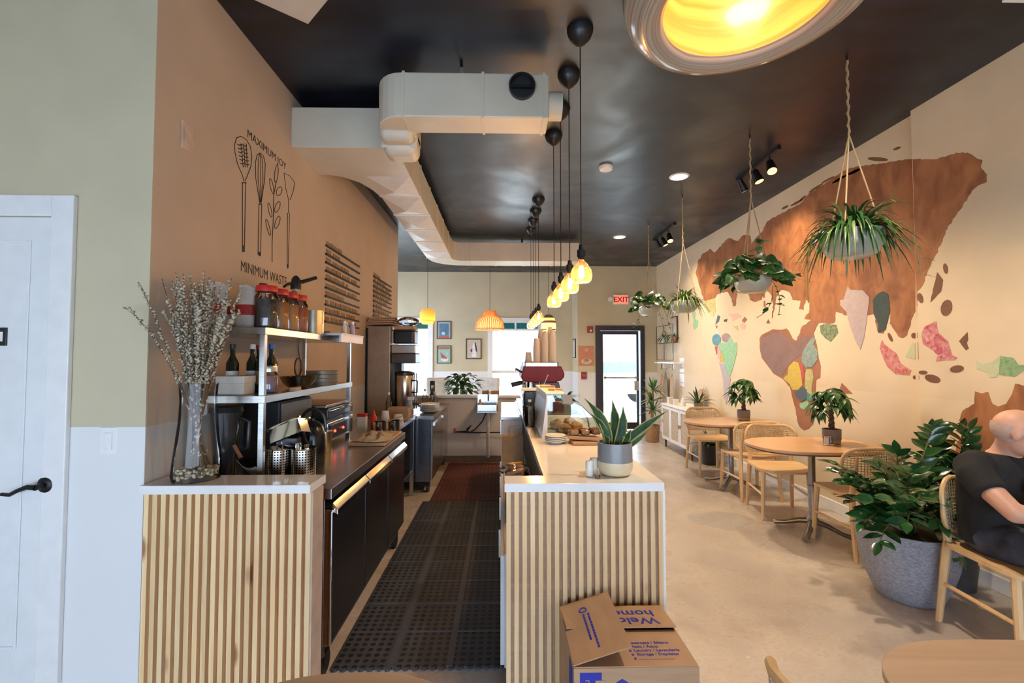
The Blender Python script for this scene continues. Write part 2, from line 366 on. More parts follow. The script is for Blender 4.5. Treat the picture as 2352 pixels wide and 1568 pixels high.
# restroom door
d2 = struct('door_2', G().box(-1.905, -1.812, YD-.022, YD, 0, 2.15).box(-2.83, -2.74, YD-.022, YD, 0, 2.15).box(-2.74, -1.905, YD-.022, YD, 2.06, 2.15), trimw, bevel=.004)
lf = obj('door_leaf', G().box(-2.74, -1.907, YD-.012, YD-.001, .01, 2.055), white, d2)
obj('panel_moulding', G().box(-2.62,-2.0,YD-.0165,YD-.012,1.945,1.957).box(-2.62,-2.0,YD-.0165,YD-.012,.268,.28).box(-2.0,-1.988,YD-.0165,YD-.012,.268,1.957).box(-2.632,-2.62,YD-.0165,YD-.012,.268,1.957), white, lf, bevel=.002)
hp = at_y(98, 1115, YD-.03)
hl = obj('lever_handle', G().lathe([(.034,0),(.034,.008),(.026,.014),(.012,.016),(.012,.05)], 20, M=Matrix.Translation((hp.x, YD-.012, hp.z)) @ Matrix.Rotation(R(90),4,'X'))
   .tube([(hp.x, YD-.06, hp.z), (hp.x-.03, YD-.062, hp.z+.003), (hp.x-.07, YD-.062, hp.z-.012), (hp.x-.10, YD-.06, hp.z-.028), (hp.x-.135, YD-.058, hp.z-.026)], [.011,.010,.008,.008,.007], 10), blackm, lf, smooth=True, label='black lever handle')
sgn = at_y(3, 773, YD-.012)
ps = obj('door_sign', G().box(sgn.x-.03, sgn.x+.026, YD-.018, YD-.012, sgn.z-.038, sgn.z+.038), blackp, lf, bevel=.002, label='small black sign')
obj('sign_mark', G().box(sgn.x+.0, sgn.x+.012, YD-.0186, YD-.018, sgn.z-.02, sgn.z+.02), white, ps)
# switch and plates (small fittings)
def plate(name, label, cx, cz, w, h, y=None, x=None, mat=trimw, cat='switch'):
    if y is not None:
        t = thing(name, label, cat, (cx, y, cz)); obj('plate', G().box(-w/2, w/2, -.006, 0, -h/2, h/2), mat, t, bevel=.002)
        obj('rocker', G().box(-w*.22, w*.22, -.010, -.006, -h*.3, h*.3), mat, t, bevel=.002)
    else:
        t = thing(name, label, cat, (x, cx, cz)); obj('plate', G().box(0, .008, -w/2, w/2, -h/2, h/2), mat, t, bevel=.002)
        obj('rocker', G().box(.008, .013, -w*.25, w*.25, -h*.3, h*.3), mat, t, bevel=.002)
    return t
sw = at_y(252, 1012, YD); plate('light_switch', 'white rocker light switch on the wall beside the restroom door', sw.x, sw.z, .072, .115, y=YD)
sp_ = at_x(428, 315, XL); plate('wall_plate', 'beige square wall plate high on the peach wall', sp_.y, sp_.z, .075, .13, x=XL, mat=P('beige_plate', (0.62,0.47,0.36), .5), cat='wall plate')
# outside ground and a pale parked car seen through the exit door
struct('ground_outside', G().box(-14, 16, YF+.3, 30, -.14, -.05), P('sunlit_concrete', (0.80,0.78,0.74), .9, var=.05))
# --- text helper
def text_mesh(s, size, M, name='lettering', bold=0.0, ext=0.0006, align='LEFT'):
    cu = bpy.data.curves.new(name, 'FONT'); cu.body = s; cu.size = size; cu.extrude = ext; cu.offset = bold; cu.align_x = align; cu.resolution_u = 3
    o = bpy.data.objects.new(name, cu); COL.objects.link(o)
    dg = bpy.context.evaluated_depsgraph_get(); me = bpy.data.meshes.new_from_object(o.evaluated_get(dg)); bpy.data.objects.remove(o); bpy.data.curves.remove(cu)
    me.transform(M); me.name = name; return me
ink = P('black_ink', (0.02,0.018,0.016), .6)
MLW = Matrix(((0,0,1,0),(1,0,0,0),(0,1,0,0),(0,0,0,1)))     # text x->Y, y->Z, normal->+X
def fit_text(s, Y0, Y1, z, h, parent, mat, x=XL+.0012):
    me = text_mesh(s, 1.0, Matrix.Identity(4)); xs = [v.co.x for v in me.vertices]; ys = [v.co.y for v in me.vertices]
    sx = (Y1-Y0)/(max(xs)-min(xs)); sy = h/(max(ys)-min(ys))
    for v in me.vertices:
        v.co = Vector((x + v.co.z*0.5, Y0+(v.co.x-min(xs))*sx, z+(v.co.y-min(ys))*sy))
    me.update(); return obj('wall_lettering', me, mat, parent)
a0 = at_x(568, 316, XL); a1 = at_x(657, 384, XL)
fit_text('MAXIMUM JOY', a0.y, a1.y, a0.z-.01, .062, wl, ink)
a0 = at_x(553, 618, XL); a1 = at_x(658, 648, XL)
fit_text('MINIMUM WASTE', a0.y, a1.y, a0.z-.01, .062, wl, ink)
# utensil line drawings on the peach wall (flat print, built as thin strokes)
def stroke(pts, w=.006, closed=False):
    return G().tube([(XL+.0015, p[0], p[1]) for p in pts], w/2, 4, closed=closed)
def WP(zx, zy): p = at_x(500+zx/3.0159, 260+zy/3.0159, XL); return (p.y, p.z)
def draw(name, lines):
    g = G()
    for ln in lines:
        w = ln[0]; pts = [WP(*q) for q in ln[1:]]
        g.tube([(XL+.0012, p[0], p[1]) for p in pts], w/2, 4)
    return obj(name, g, ink, wl)
def ell(cx, cy, rx, ry, a0=0, a1=360, n=18, tilt=0):
    out = []
    for i in range(n+1):
        a = R(a0+(a1-a0)*i/n); x, y = rx*math.cos(a), ry*math.sin(a); t = R(tilt)
        out.append((cx+x*math.cos(t)-y*math.sin(t), cy+x*math.sin(t)+y*math.cos(t)))
    return out
draw('skimmer_drawing', [(.005, (180,470),(170,430),(135,350),(118,270),(115,220),(130,170),(160,160),(195,180),(225,230),(235,300),(228,370),(205,430),(188,470)),
    (.005,(170,480),(170,960)),(.005,(192,480),(183,960)),(.006,(166,480),(196,482)),(.012,(172,915),(172,960))] +
    [(.006,(135+i*4,215+i*26),(150+i*4,222+i*26),(165+i*4,214+i*26),(182+i*4,228+i*26),(200+i*3,225+i*26)) for i in range(6)] + [(.005,(160+i*18,210),(175+i*14,375)) for i in range(3)])
draw('whisk_drawing', [(.005,(290,620),(262,450),(260,340),(272,290),(292,275),(315,295),(328,350),(325,450),(300,620)),
    (.004,(293,620),(278,450),(280,320),(292,278)),(.004,(296,620),(296,450),(296,280)),(.004,(298,620),(312,450),(308,320),(294,278)),
    (.005,(284,630),(278,980)),(.005,(303,630),(296,985)),(.012,(286,960),(287,990)),(.008,(284,628),(304,630))])
draw('sprig_drawing', [(.006,(375,1030),(375,900),(382,760),(388,560),(405,470))] + [(.005, *ell(cx,cy,rx,ry,tilt=t)) for cx,cy,rx,ry,t in
    ((405,420,12,60,6),(373,505,10,55,-12),(425,540,18,32,20),(360,670,10,50,-12),(412,650,15,40,20),(348,790,9,58,-14),(412,755,14,45,18))])
draw('spatula_drawing', [(.005,(490,600),(470,520),(458,412),(500,435),(530,478),(525,530),(508,580),(500,600)),(.005,(482,690),(480,1060)),(.005,(496,690),(487,1070)),(.005,(490,600),(489,690)),(.01,(482,1045),(484,1075))])
# menu boards: black rails with tan letter strips, on the peach wall
mb_tan = P('menu_letters', (0.30,0.19,0.10), .7)
def menu(px0, px1, ytop, ybot, n, label, seed):
    rnd = random.Random(seed)
    p0 = at_x(px0, 700, XL); p1 = at_x(px1, 700, XL); zt = at_x(px0, ytop, XL).z; zb = at_x(px0, ybot, XL).z
    t = thing('menu_board', label, 'menu board', (XL+.001, p0.y, zb), group='menu boards on the peach wall')
    L_ = p1.y-p0.y
    for i in range(n):
        z = (zt-zb)*(1-i/(n-1))
        obj('rail', G().box(0, .014, 0, L_, z-.008, z+.008), blackm, t)
        y = .02; lim = L_*rnd.choice((.5,.75,.97))
        for k in range(12):
            w = rnd.uniform(.04,.13)
            if y+w > lim: break
            obj('letter_strip', G().box(0, .004, y, y+w, z+.012, z+.012+rnd.choice((.03,.036))), mb_tan, t); y += w+rnd.choice((.012,.02,.05))
    return t
menu(745, 823, 562, 738, 10, 'larger menu board with black rails nearest the utensil drawings', 1)
menu(856, 897, 633, 725, 9, 'smaller menu board with black rails near the wall end', 2)
# ------------------------------------------------------------ mural on the right wall
def Zf(x0, y0, s): return lambda pts: [(x0+a/s, y0+b_/s) for a, b_ in pts]
Z1 = Zf(1560,330,2.958); Z2 = Zf(1900,560,3.135); Z3 = Zf(1580,640,4.355)
def paint(name, c, c2=None, vs=9, stretch=(1,1,1), rough=.7):
    m = P('mural_'+name, c, rough, var=.15, vs=vs, col2=c2, stretch=stretch, coords='Object')
    for n in m.node_tree.nodes:
        if n.type == 'TEX_NOISE': n.inputs['Detail'].default_value = 8; n.inputs['Distortion'].default_value = .8
    return m
br = paint('brown', (0.43,0.175,0.065), (0.22,0.08,0.03), 4.5, (1,1.7,1)); br2 = paint('dark_brown', (0.22,0.095,0.045), (0.15,0.06,0.03), 8)
brs = paint('sienna', (0.36,0.15,0.075), (0.27,0.105,0.05), 4)
pur = paint('mauve_brown', (0.27,0.165,0.14), (0.22,0.12,0.095), 5)
def spl(n, a, b_, v=45): return paint(n, a, b_, v)
yel = spl('yellow', (0.62,0.46,0.07), (0.52,0.37,0.05)); red = spl('red', (0.50,0.06,0.06), (0.45,0.10,0.09)); tealb = spl('blue_teal', (0.13,0.26,0.27), (0.34,0.36,0.27), 30)
oliv = spl('olive', (0.38,0.34,0.11), (0.55,0.50,0.25), 26); navy = spl('navy', (0.07,0.10,0.14), (0.09,0.13,0.17)); teal = spl('teal', (0.07,0.22,0.19), (0.09,0.26,0.21))
grn = spl('green', (0.20,0.45,0.25), (0.36,0.56,0.33), 30); lav = spl('lavender', (0.42,0.36,0.42), (0.50,0.40,0.40), 20); lb = spl('light_blue', (0.45,0.60,0.66), (0.5,0.62,0.66))
lavg = spl('lavender_grey', (0.42,0.34,0.33), (0.52,0.40,0.36), 26); dkg = spl('dark_green', (0.035,0.055,0.05), (0.05,0.075,0.065), 20); mos = spl('mosaic_green', (0.07,0.12,0.06), (0.30,0.34,0.18), 40)
crim = spl('crimson', (0.42,0.03,0.07), (0.66,0.36,0.33), 26); crim2 = spl('rose', (0.48,0.09,0.10), (0.66,0.34,0.28), 24); pg = spl('pale_green', (0.46,0.50,0.30), (0.55,0.57,0.36), 26)
fg = spl('fish_green', (0.13,0.28,0.12), (0.34,0.46,0.24), 26); pnk = spl('pink', (0.68,0.36,0.31), (0.74,0.44,0.36), 40)
def clipx(poly, xc, keep_left):
    out = []; n = len(poly)
    for i in range(n):
        a, b_ = poly[i], poly[(i+1)%n]; ia = (a[0] <= xc) == keep_left; ib = (b_[0] <= xc) == keep_left
        if ia: out.append(a)
        if ia != ib:
            t = (xc-a[0])/(b_[0]-a[0]); out.append((xc, a[1]+t*(b_[1]-a[1])))
    return out
XC = 2102.5
def patch(name, pts, mat, layer=1, ragged=0.0):
    if ragged:      # brushy edge
        rnd = random.Random(len(pts)); q = []
        for i in range(len(pts)):
            a, b_ = pts[i], pts[(i+1)%len(pts)]; q.append(a)
            ln = math.hypot(b_[0]-a[0], b_[1]-a[1]); k = int(ln/5)
            for j in range(1, k): t = j/k; q.append((a[0]+(b_[0]-a[0])*t+rnd.uniform(-1,1)*ragged, a[1]+(b_[1]-a[1])*t+rnd.uniform(-1,1)*ragged))
        pts = q
    for left, X, par in ((True, XR, wr), (False, XRN, wrn)):
        p = clipx(pts, XC if left else XC-6, left)
        if len(p) < 3: continue
        w = [at_x(a, b_, X) for a, b_ in p]
        if not left:
            for v in w: v.y = min(v.y, YJ)
        off = .0012*layer
        vs = [(X-off, v.y, v.z) for v in w] + [(X-.0002, v.y, v.z) for v in w]; n = len(w)
        ar = sum(w[i].y*w[(i+1)%n].z-w[(i+1)%n].y*w[i].z for i in range(n))
        f = tuple(range(n)) if ar < 0 else tuple(reversed(range(n)))
        obj(name, G().add(vs, [f] + [(i, (i+1)%n, (i+1)%n+n, i+n) for i in range(n)]), mat, par)
def epoly(cx, cy, rx, ry, t=0, n=14): return ell(cx, cy, rx, ry, 0, 360*(n-1)/n, n-1, t)
patch('painted_landmass', Z1([(165,1065),(150,1000),(130,930),(112,880),(125,800),(160,745),(210,712),(240,740),(290,680),(340,640),(400,660),(440,620),(485,625),(490,680),(520,640),(560,600),(590,540),(640,500),(700,470),(760,440),(830,400),(880,340),(960,290),(1020,250),(1080,210),(1150,170),(1230,150),(1330,140),(1450,120),(1550,105),(1605,105),(1740,105),(1820,85),(1880,60),(1960,60),(2010,90),(2060,110),(2050,160),(2090,205),(2090,260),(2040,280),(2000,310),(1960,370),(1880,490),(1810,590),(1790,660),(1740,760),(1690,860),(1650,970),(1620,1000),(1615,1110),(1590,1170),(1565,1250),(1550,1300),(1520,1320),(1490,1310),(1450,1250),(1430,1220),(1435,1155),(1400,1200),(1390,1290),(1350,1280),(1335,1220),(1330,1160),(1280,1165),(1140,1165),(1065,1140),(1060,1210),(1010,1225),(960,1215),(930,1230),(910,1290),(870,1310),(850,1330),(800,1330),(830,1250),(900,1195),(850,1190),(885,1130),(885,1075),(860,1060),(845,1130),(815,1125),(825,1065),(770,1060),(745,1005),(690,995),(660,1040),(650,1120),(630,1190),(640,1090),(620,1020),(595,1000),(560,1060),(510,1075),(480,1060),(470,1020),(395,1010),(385,1100),(365,1105),(350,1040),(330,1005),(285,1010),(250,1040),(240,1060)]), br, 1, 1.6)
for (x, y, rx, ry, t) in ((1350,105,70,14,4),(1480,32,28,9,-20),(1190,190,60,9,-24),(1090,240,60,8,-30),(930,300,60,8,-32),(800,400,50,8,-28),(720,432,26,8,-28),(840,370,30,7,-40),(1010,245,50,7,-28)):
    patch('painted_streak', Z1(epoly(x,y,rx,ry,t)), br2, 1)
patch('painted_landmass', Z3([(720,590),(740,560),(850,505),(940,510),(985,495),(1010,520),(1050,600),(1085,620),(1110,570),(1150,480),(1240,420),(1310,440),(1260,540),(1290,660),(1310,800),(1330,880),(1325,990),(1285,1010),(1275,1190),(1260,1390),(1245,1460),(1210,1500),(1165,1515),(1120,1480),(1095,1420),(1080,1310),(1050,1200),(1020,1080),(950,1000),(860,950),(800,870),(740,790),(720,690)]), brs, 2, .6)
M3 = [('painted_region', [(740,600),(860,540),(960,560),(1060,640),(1200,560),(1240,600),(1130,760),(1010,860),(940,980),(860,930),(800,850),(745,770),(725,680)], pur, 3),
 ('r', [(960,990),(1000,960),(1010,880),(1060,825),(1110,840),(1130,920),(1150,1060),(1110,1110),(1050,1110),(1020,1050),(970,1010)], yel, 4),
 ('r', [(1118,850),(1160,870),(1170,980),(1150,1050),(1140,960)], red, 5), ('r', [(1260,580),(1280,610),(1260,660),(1300,720),(1300,810),(1250,880),(1190,890),(1140,820),(1150,740),(1200,650)], tealb, 5),
 ('r', [(1190,900),(1250,910),(1260,980),(1240,1120),(1260,1170),(1200,1150),(1175,1080),(1175,960)], oliv, 4), ('r', [(1150,1080),(1195,1110),(1190,1200),(1140,1230),(1100,1190),(1070,1130),(1110,1110)], navy, 6),
 ('r', [(1195,1130),(1280,1190),(1260,1215),(1190,1220)], teal, 5), ('r', [(1120,1250),(1200,1220),(1215,1250),(1170,1310),(1130,1290)], grn, 5),
 ('r', epoly(287,610,45,58), P('mural_teal_disc', (0.12,0.30,0.36), .7), 3), ('r', epoly(383,590,46,46), P('mural_mauve_disc', (0.36,0.24,0.24), .7), 2),
 ('r', [(320,640),(400,640),(420,580),(440,600),(450,635),(490,640),(495,720),(470,830),(440,930),(420,990),(400,970),(370,860),(330,760),(310,680)], grn, 4),
 ('r', [(270,680),(295,670),(305,720),(290,760)], red, 4), ('r', [(300,670),(330,750),(330,830),(300,790)], pnk, 5), ('r', [(330,740),(355,750),(365,830),(335,830)], yel, 6),
 ('r', [(315,830),(370,860),(400,970),(430,990),(415,1120),(385,1260),(365,1180),(355,1010)], lav, 5), ('r', [(285,510),(310,510),(310,550),(280,550)], lb, 2),
 ('r', [(300,360),(325,380),(310,430),(275,460)], navy, 2), ('r', [(275,470),(300,470),(290,500)], red, 2), ('r', [(165,230),(275,190),(280,330),(255,380),(240,330),(200,340),(190,290)], oliv, 2),
 ('r', [(40,320),(80,330),(75,400),(105,420),(100,480),(60,515),(50,470),(60,420)], grn, 2), ('r', [(405,345),(450,360),(490,340),(540,375),(490,400),(450,430),(440,390)], pnk, 2),
 ('r', [(570,380),(595,410),(565,440),(540,420)], brs, 2), ('r', epoly(553,473,30,30), pnk, 2), ('r', [(360,410),(395,400),(390,430),(365,430)], dkg, 2), ('r', [(455,475),(500,470),(505,520)], oliv, 2),
 ('r', [(805,405),(825,445),(785,445)], br2, 2), ('r', [(755,150),(770,150),(770,190),(755,190)], br, 2), ('r', [(760,220),(775,220),(780,290),(760,280)], br, 2),
 ('r', [(1320,470),(1370,450),(1490,460),(1505,540),(1430,630),(1380,600),(1330,540)], mos, 2), ('r', [(1540,1040),(1650,1150),(1500,1150)], brs, 1)]
for n_, pts, m_, l_ in M3: patch('painted_region', Z3(pts), m_, l_, .3)
M2 = [([(120,400),(150,305),(170,330),(260,335),(305,385),(295,470),(285,560),(265,680),(240,760),(215,720),(170,600),(140,490),(95,440),(95,405)], lavg, 3),
 ([(330,400),(370,355),(400,340),(440,360),(455,480),(440,540),(420,620),(370,640),(370,580),(335,500)], dkg, 3),
 ([(680,650),(700,600),(785,555),(800,640),(870,700),(900,800),(935,815),(920,835),(850,835),(785,845),(800,800),(740,750),(690,720)], crim, 2),
 ([(395,690),(410,720),(500,790),(530,860),(605,910),(595,945),(490,935),(430,880),(400,810),(380,750)], crim2, 2), ([(615,710),(634,715),(634,832),(565,810)], pg, 2),
 ([(1075,840),(1110,865),(1180,855),(1250,805),(1240,920),(1220,960),(1170,960),(1150,920),(1080,900)], pg, 2), ([(1250,805),(1340,820),(1380,870),(1417,870),(1500,880),(1417,910),(1350,955),(1240,940)], fg, 2),
 ([(795,205),(835,260),(820,340),(745,420),(765,320)], br2, 2), ([(1010,635),(1015,690),(1005,710),(1020,750),(1000,765),(950,700)], br2, 2)]
for pts, m_, l_ in M2: patch('painted_region', Z2(pts), m_, l_, .5)
for e in ((853,178,16,38,-10),(672,390,18,38,-15),(860,460,40,60,15),(455,672,12,35,-25),(626,660,20,20,0),(935,900,50,26,-8),(690,925,32,14,0),(760,970,58,28,15),(630,960,12,14,0)):
    patch('painted_island', Z2(epoly(*e)), br2, 2)
patch('painted_landmass', Z2([(1065,1060),(1110,1075),(1160,1065),(1190,1150),(1230,1170),(1290,1150),(1330,1080),(1355,1005),(1417,1020),(1480,1050),(1520,1150),(1520,1700),(920,1700),(930,1440),(980,1360),(980,1320),(950,1270),(975,1200),(1060,1150)]), br, 1, .6)
# ------------------------------------------------------------ ducts
dm = thing('air_duct', 'cream painted main duct turning along the kitchen ceiling and across the room', 'duct', (0,0,2.96))
def arc(cx, cy, r, a0, a1, n=6): return [(cx+r*math.cos(R(a0+(a1-a0)*i/n)), cy+r*math.sin(R(a0+(a1-a0)*i/n))) for i in range(n+1)]
DZ0, DZ1 = 2.96, 3.25
run = [(XL-.06,3.22),(-.86,3.22)] + arc(-.86,3.32,.10,-90,0,3) + [(-.76,6.84)] + [(-.74,6.93),(-.68,6.99),(-.6,7.0)]
run += [(-.5,7.0),(-.5,7.37),(-.75,7.35),(-.95,7.25),(-1.08,7.08),(-1.13,6.85),(-1.13,4.25)] + [(-1.16,4.05),(-1.22,3.88),(-1.32,3.76),(-1.42,3.72)] + [(XL-.06,3.72)]
obj('elbow_run', G().prism(run, 0, .29), alum, dm, bevel=.006)
obj('cross_run', G().box(-.5, 1.2, 7.0, 7.37, 0, .29), alum, dm, bevel=.006)
ys = [3.72,4.2,4.75,5.3,5.85,6.4,6.8]
for y in ys[1:]: obj('seam', G().box(-1.137,-.753,y-.012,y+.012,-.004,.294), alum, dm)
for x in (-.1,.35,.8): obj('seam', G().box(x-.012,x+.012,6.993,7.377,-.004,.294), alum, dm)
# cross-broken sheet panels: shallow pyramids on the underside
for i in range(len(ys)-1):
    y0, y1 = ys[i]+.014, ys[i+1]-.014
    obj('cross_broken_panel', G().add([(-1.125,y0,0),(-.765,y0,0),(-.765,y1,0),(-1.125,y1,0),(-.945,(y0+y1)/2,-.05)], [(0,4,1),(1,4,2),(2,4,3),(3,4,0)]), P('duct_white', (0.74,0.73,0.70), .3, var=.03), dm)
for hb in ((.3,.33,7.1,7.12),(-.96,-.94,5.0,5.02),(-.96,-.94,6.2,6.22)): obj('hanger', G().box(*hb,.29,.38), blackm, dm)
b2 = thing('air_duct_branch', 'cream duct branch with a round black air outlet crossing the aisle', 'duct', (0,0,2.945))
# branch: rises toward the camera from the main duct, turns right along X
br_o = arc(-.62,2.85,.12,180,270,5)
pl = [(-.80,3.21)] + [(-.80,2.95)] + arc(-.62,2.94,.18,180,270,6) + [(.29,2.76),(.29,2.97),(-.55,2.97),(-.58,3.0),(-.58,3.21)]
obj('duct_body', G().prism(pl, 0, .28), alum, b2, bevel=.008)
obj('drop_elbow', G().box(-.81,-.585,2.93,3.06,-.055,.12), alum, b2, bevel=.05, seg=4, smooth=50)
obj('drop_elbow', G().box(-.815,-.58,3.04,3.24,-.10,.10), alum, b2, bevel=.06, seg=4, smooth=50)
obj('seam', G().box(-.818,-.577,3.045,3.058,-.06,.12), alum, b2, bevel=.005)
for x in (-.61,-.12,.26): obj('seam', G().box(x-.008,x+.008,2.755,2.975,-.004,.284), alum, b2)
oc = at_y(1199, 201, 2.76); oz = oc.z-2.945
ou = obj('air_outlet', G().lathe([(.082,0),(.082,.03),(.072,.03),(.072,.0)], 28, M=Matrix.Translation((oc.x,2.76,oz)) @ Matrix.Rotation(R(90),4,'X'), capb=False, capt=False)
     .lathe([(.0,.004),(.074,.004)], 28, M=Matrix.Translation((oc.x,2.76,oz)) @ Matrix.Rotation(R(90),4,'X'), capb=False, capt=False), blackp, b2, smooth=True, label='round black outlet')
obj('damper', G().box(oc.x-.07, oc.x+.07, 2.738, 2.75, oz-.008, oz+.008), blackm, ou)
obj('end_collar', G().lathe([(.085,0),(.085,.09),(.076,.09),(.076,0)], 24, M=Matrix.Translation((.29,2.865,.13)) @ Matrix.Rotation(R(90),4,'Y')), alum, b2, smooth=True)
obj('hanger', G().box(-.27,-.25,2.83,2.85,.28,.36), P('galvanised', (.4,.4,.38), .4, metal=1), b2)
obj('hanger_bolt', G().cyl((-.26,2.84,.36),(-.26,2.84,.396),.01,n=8), blackm, b2)
# ------------------------------------------------------------ ceiling fittings
t = thing('ceiling_panel', 'white square ceiling panel turned at an angle above the kitchen wall', 'ceiling panel', (-1.085, 2.56, H))
cp = [(0,0),(-.36,-.29),(-.10,-.60),(.245,-.245)]
obj('panel', G().prism(cp, -.045, 0), P('panel_white', (.62,.55,.45), .5, var=.02), t, bevel=.003)
t.location = (at_z(708,56,H-.045).x, at_z(708,56,H-.045).y, H)
v0 = at_z(2330, 2, H)
t = thing('ceiling_vent', 'small white vent on the black ceiling at the far top right', 'vent', (v0.x+.05, v0.y-.12, H)); obj('frame', G().box(-.12,.12,-.12,.12,-.012,0), white, t, bevel=.003)
for k in range(4): obj('louver', G().box(-.1,.1,-.09+k*.05,-.07+k*.05,-.018,-.010), white, t)
for (px, py, lab) in ((1960,-70,'added recessed ceiling light out of frame above the large bamboo pendant'), (1560,407,'round recessed ceiling light between the smoke detector and the track spotlights'), (1423,545,'round recessed ceiling light farther back, toward the exit sign')):  # first entry is an added light out of view, brightening the room
    p = at_z(px, py, H-.01); t = thing('recessed_light', lab, 'ceiling light', (p.x, p.y, H), group='recessed ceiling lights')
    obj('trim_ring', G().lathe([(.10,0),(.10,-.006),(.082,-.012),(.078,0)], 28, capb=False, capt=False), trimw, t, smooth=True)
    obj('lens', G().lathe([(.078,-.010),(.06,-.012),(.0,-.013)], 24, capb=False, capt=False), E('warm_lens', (1,.78,.5), 14), t, smooth=True)
    ld = bpy.data.lights.new('downlight', 'SPOT'); ld.energy = 170; ld.color = (1,.82,.62); ld.spot_size = R(130); ld.spot_blend = .8; ld.shadow_soft_size = .07
    lo = link('downlight', ld, t, (0,0,-.03))
p = at_z(1392, 387, H-.02); t = thing('smoke_detector', 'white round smoke detector on the black ceiling', 'smoke detector', (p.x,p.y,H))
obj('housing', G().lathe([(.068,0),(.068,-.018),(.06,-.034),(.04,-.042)], 24, capb=False), trimw, t, smooth=True); obj('sensor_grille', G().lathe([(.035,-.0425),(.02,-.047)], 16), white, t)
def track(label, p0, p1, heads, energy):
    a = at_z(*p0, H); b_ = at_z(*p1, H); x = (a.x+b_.x)/2
    t = thing('track_light', label, 'track light', (x, a.y, H), group='black track spotlights near the mural wall'); Ln = b_.y-a.y
    obj('track', G().box(-.018,.018, min(0,Ln)-.05, max(0,Ln)+.05, -.025, 0), blackm, t)
    for i, (px, py, aim) in enumerate(heads):
        q = at_x(px, py, x); y = q.y-a.y; z = q.z-H
        h = obj('spot_head', G().cyl((0,y,-.025),(0,y,z+.06),.007,n=8).cyl((0,y,z+.065),(aim[0],y+aim[1],z-.05),.03,.045,n=16), blackm, t, smooth=True)
        ax = Vector((aim[0],aim[1],-.115)).normalized(); c = Vector((aim[0],y+aim[1],z-.05))
        rot = ax.to_track_quat('Z','Y').to_matrix().to_4x4()
        obj('lamp_face', G().lathe([(.040,.001),(.028,.004),(0,.005)], 16, M=Matrix.Translation(c) @ rot, capb=False, capt=False), E('spot_face', (1,.72,.38), 16 if i != 0 else 1.0), h, smooth=True)
        ld = bpy.data.lights.new('spot', 'SPOT'); ld.energy = energy; ld.color = (1,.76,.48); ld.spot_size = R(95); ld.spot_blend = .9; ld.shadow_soft_size = .03
        link('spot', ld, t, c + ax*.02, ax.to_track_quat('-Z','Y').to_euler())
track('nearer black track with three spotlights above the mural wall', (1690,405), (1792,342), [(1697,425,(.07,.03)),(1733,408,(.03,-.03)),(1768,388,(-.02,-.07))], 60)
track('farther black track with three spotlights toward the exit', (1505,548), (1546,514), [(1506,560,(.07,.03)),(1520,556,(.05,-.02)),(1536,548,(.0,-.06))], 40)
# ------------------------------------------------------------ pendant lamps
amber = GLASS('amber_glass', (1.0,.66,.28), base=.03)
_N = amber.node_tree.nodes; _L = amber.node_tree.links; _tr = _N.new('ShaderNodeBsdfTranslucent'); _tr.inputs[0].default_value = (1,.55,.18,1); _x = _N.new('ShaderNodeMixShader'); _x.inputs[0].default_value = .045
_o = _N['Material Output']; _src = _o.inputs['Surface'].links[0].from_socket; _L.new(_src, _x.inputs[1]); _L.new(_tr.outputs[0], _x.inputs[2]); _L.new(_x.outputs[0], _o.inputs['Surface'])
fil = E('bulb_glow', (1,.58,.20), 22)
bulb_prof = [(.014,.075),(.017,.06),(.020,.05),(.034,.034),(.048,.012),(.0535,-.012),(.053,-.035),(.047,-.052),(.036,-.060),(.0,-.061)]
bulb_prof = [(r*1.12,z*1.06) for r,z in bulb_prof]
bm = G().lathe(bulb_prof, 24, capb=False, capt=False).mesh('bulb', True); bm.materials.append(amber)
fm = G().lathe([(.0,.045),(.008,.04),(.012,.02),(.016,-.01),(.016,-.03),(.010,-.042),(.0,-.044)], 12, capb=False, capt=False).mesh('filament', True); fm.materials.append(fil)
sm_ = G().lathe([(.0,.155),(.012,.15),(.016,.125),(.024,.12),(.024,.085),(.018,.078),(.018,.065)], 18, capb=False).mesh('socket', True); sm_.materials.append(blackm)
cm = G().lathe([(.075,0),(.075,-.015),(.062,-.05),(.03,-.085),(.008,-.10)], 24, capb=False).mesh('ceiling_rose', True); cm.materials.append(blackp)
BY = [2.53,2.94,3.35,3.76,5.31,5.72,6.13,6.54]
ordn = ['nearest the camera','second from the camera','third from the camera','fourth from the camera','fifth along the row, past the duct','sixth along the row','seventh along the row','last and farthest along the row']
for i, y in enumerate(BY):
    X = .445-.004*i; Z = 1.945
    t = thing('bulb_pendant', 'amber glass bulb pendant over the counter, '+ordn[i], 'pendant lamp', (X,y,Z), group='amber bulb pendants in a row over the counter')
    obj('ceiling_rose', cm, None, t, (0,0,H-Z)); obj('socket', sm_, None, t); bo = obj('bulb', bm, None, t); obj('filament', fm, None, bo)
    obj('cord', G().cyl((0,0,.15),(0,0,H-Z-.09),.0035,n=6), blackp, t)
    ld = bpy.data.lights.new('bulb_light', 'POINT'); ld.energy = 26; ld.color = (1,.74,.48); ld.shadow_soft_size = .02; link('bulb_light', ld, t, (0,0,-.03))
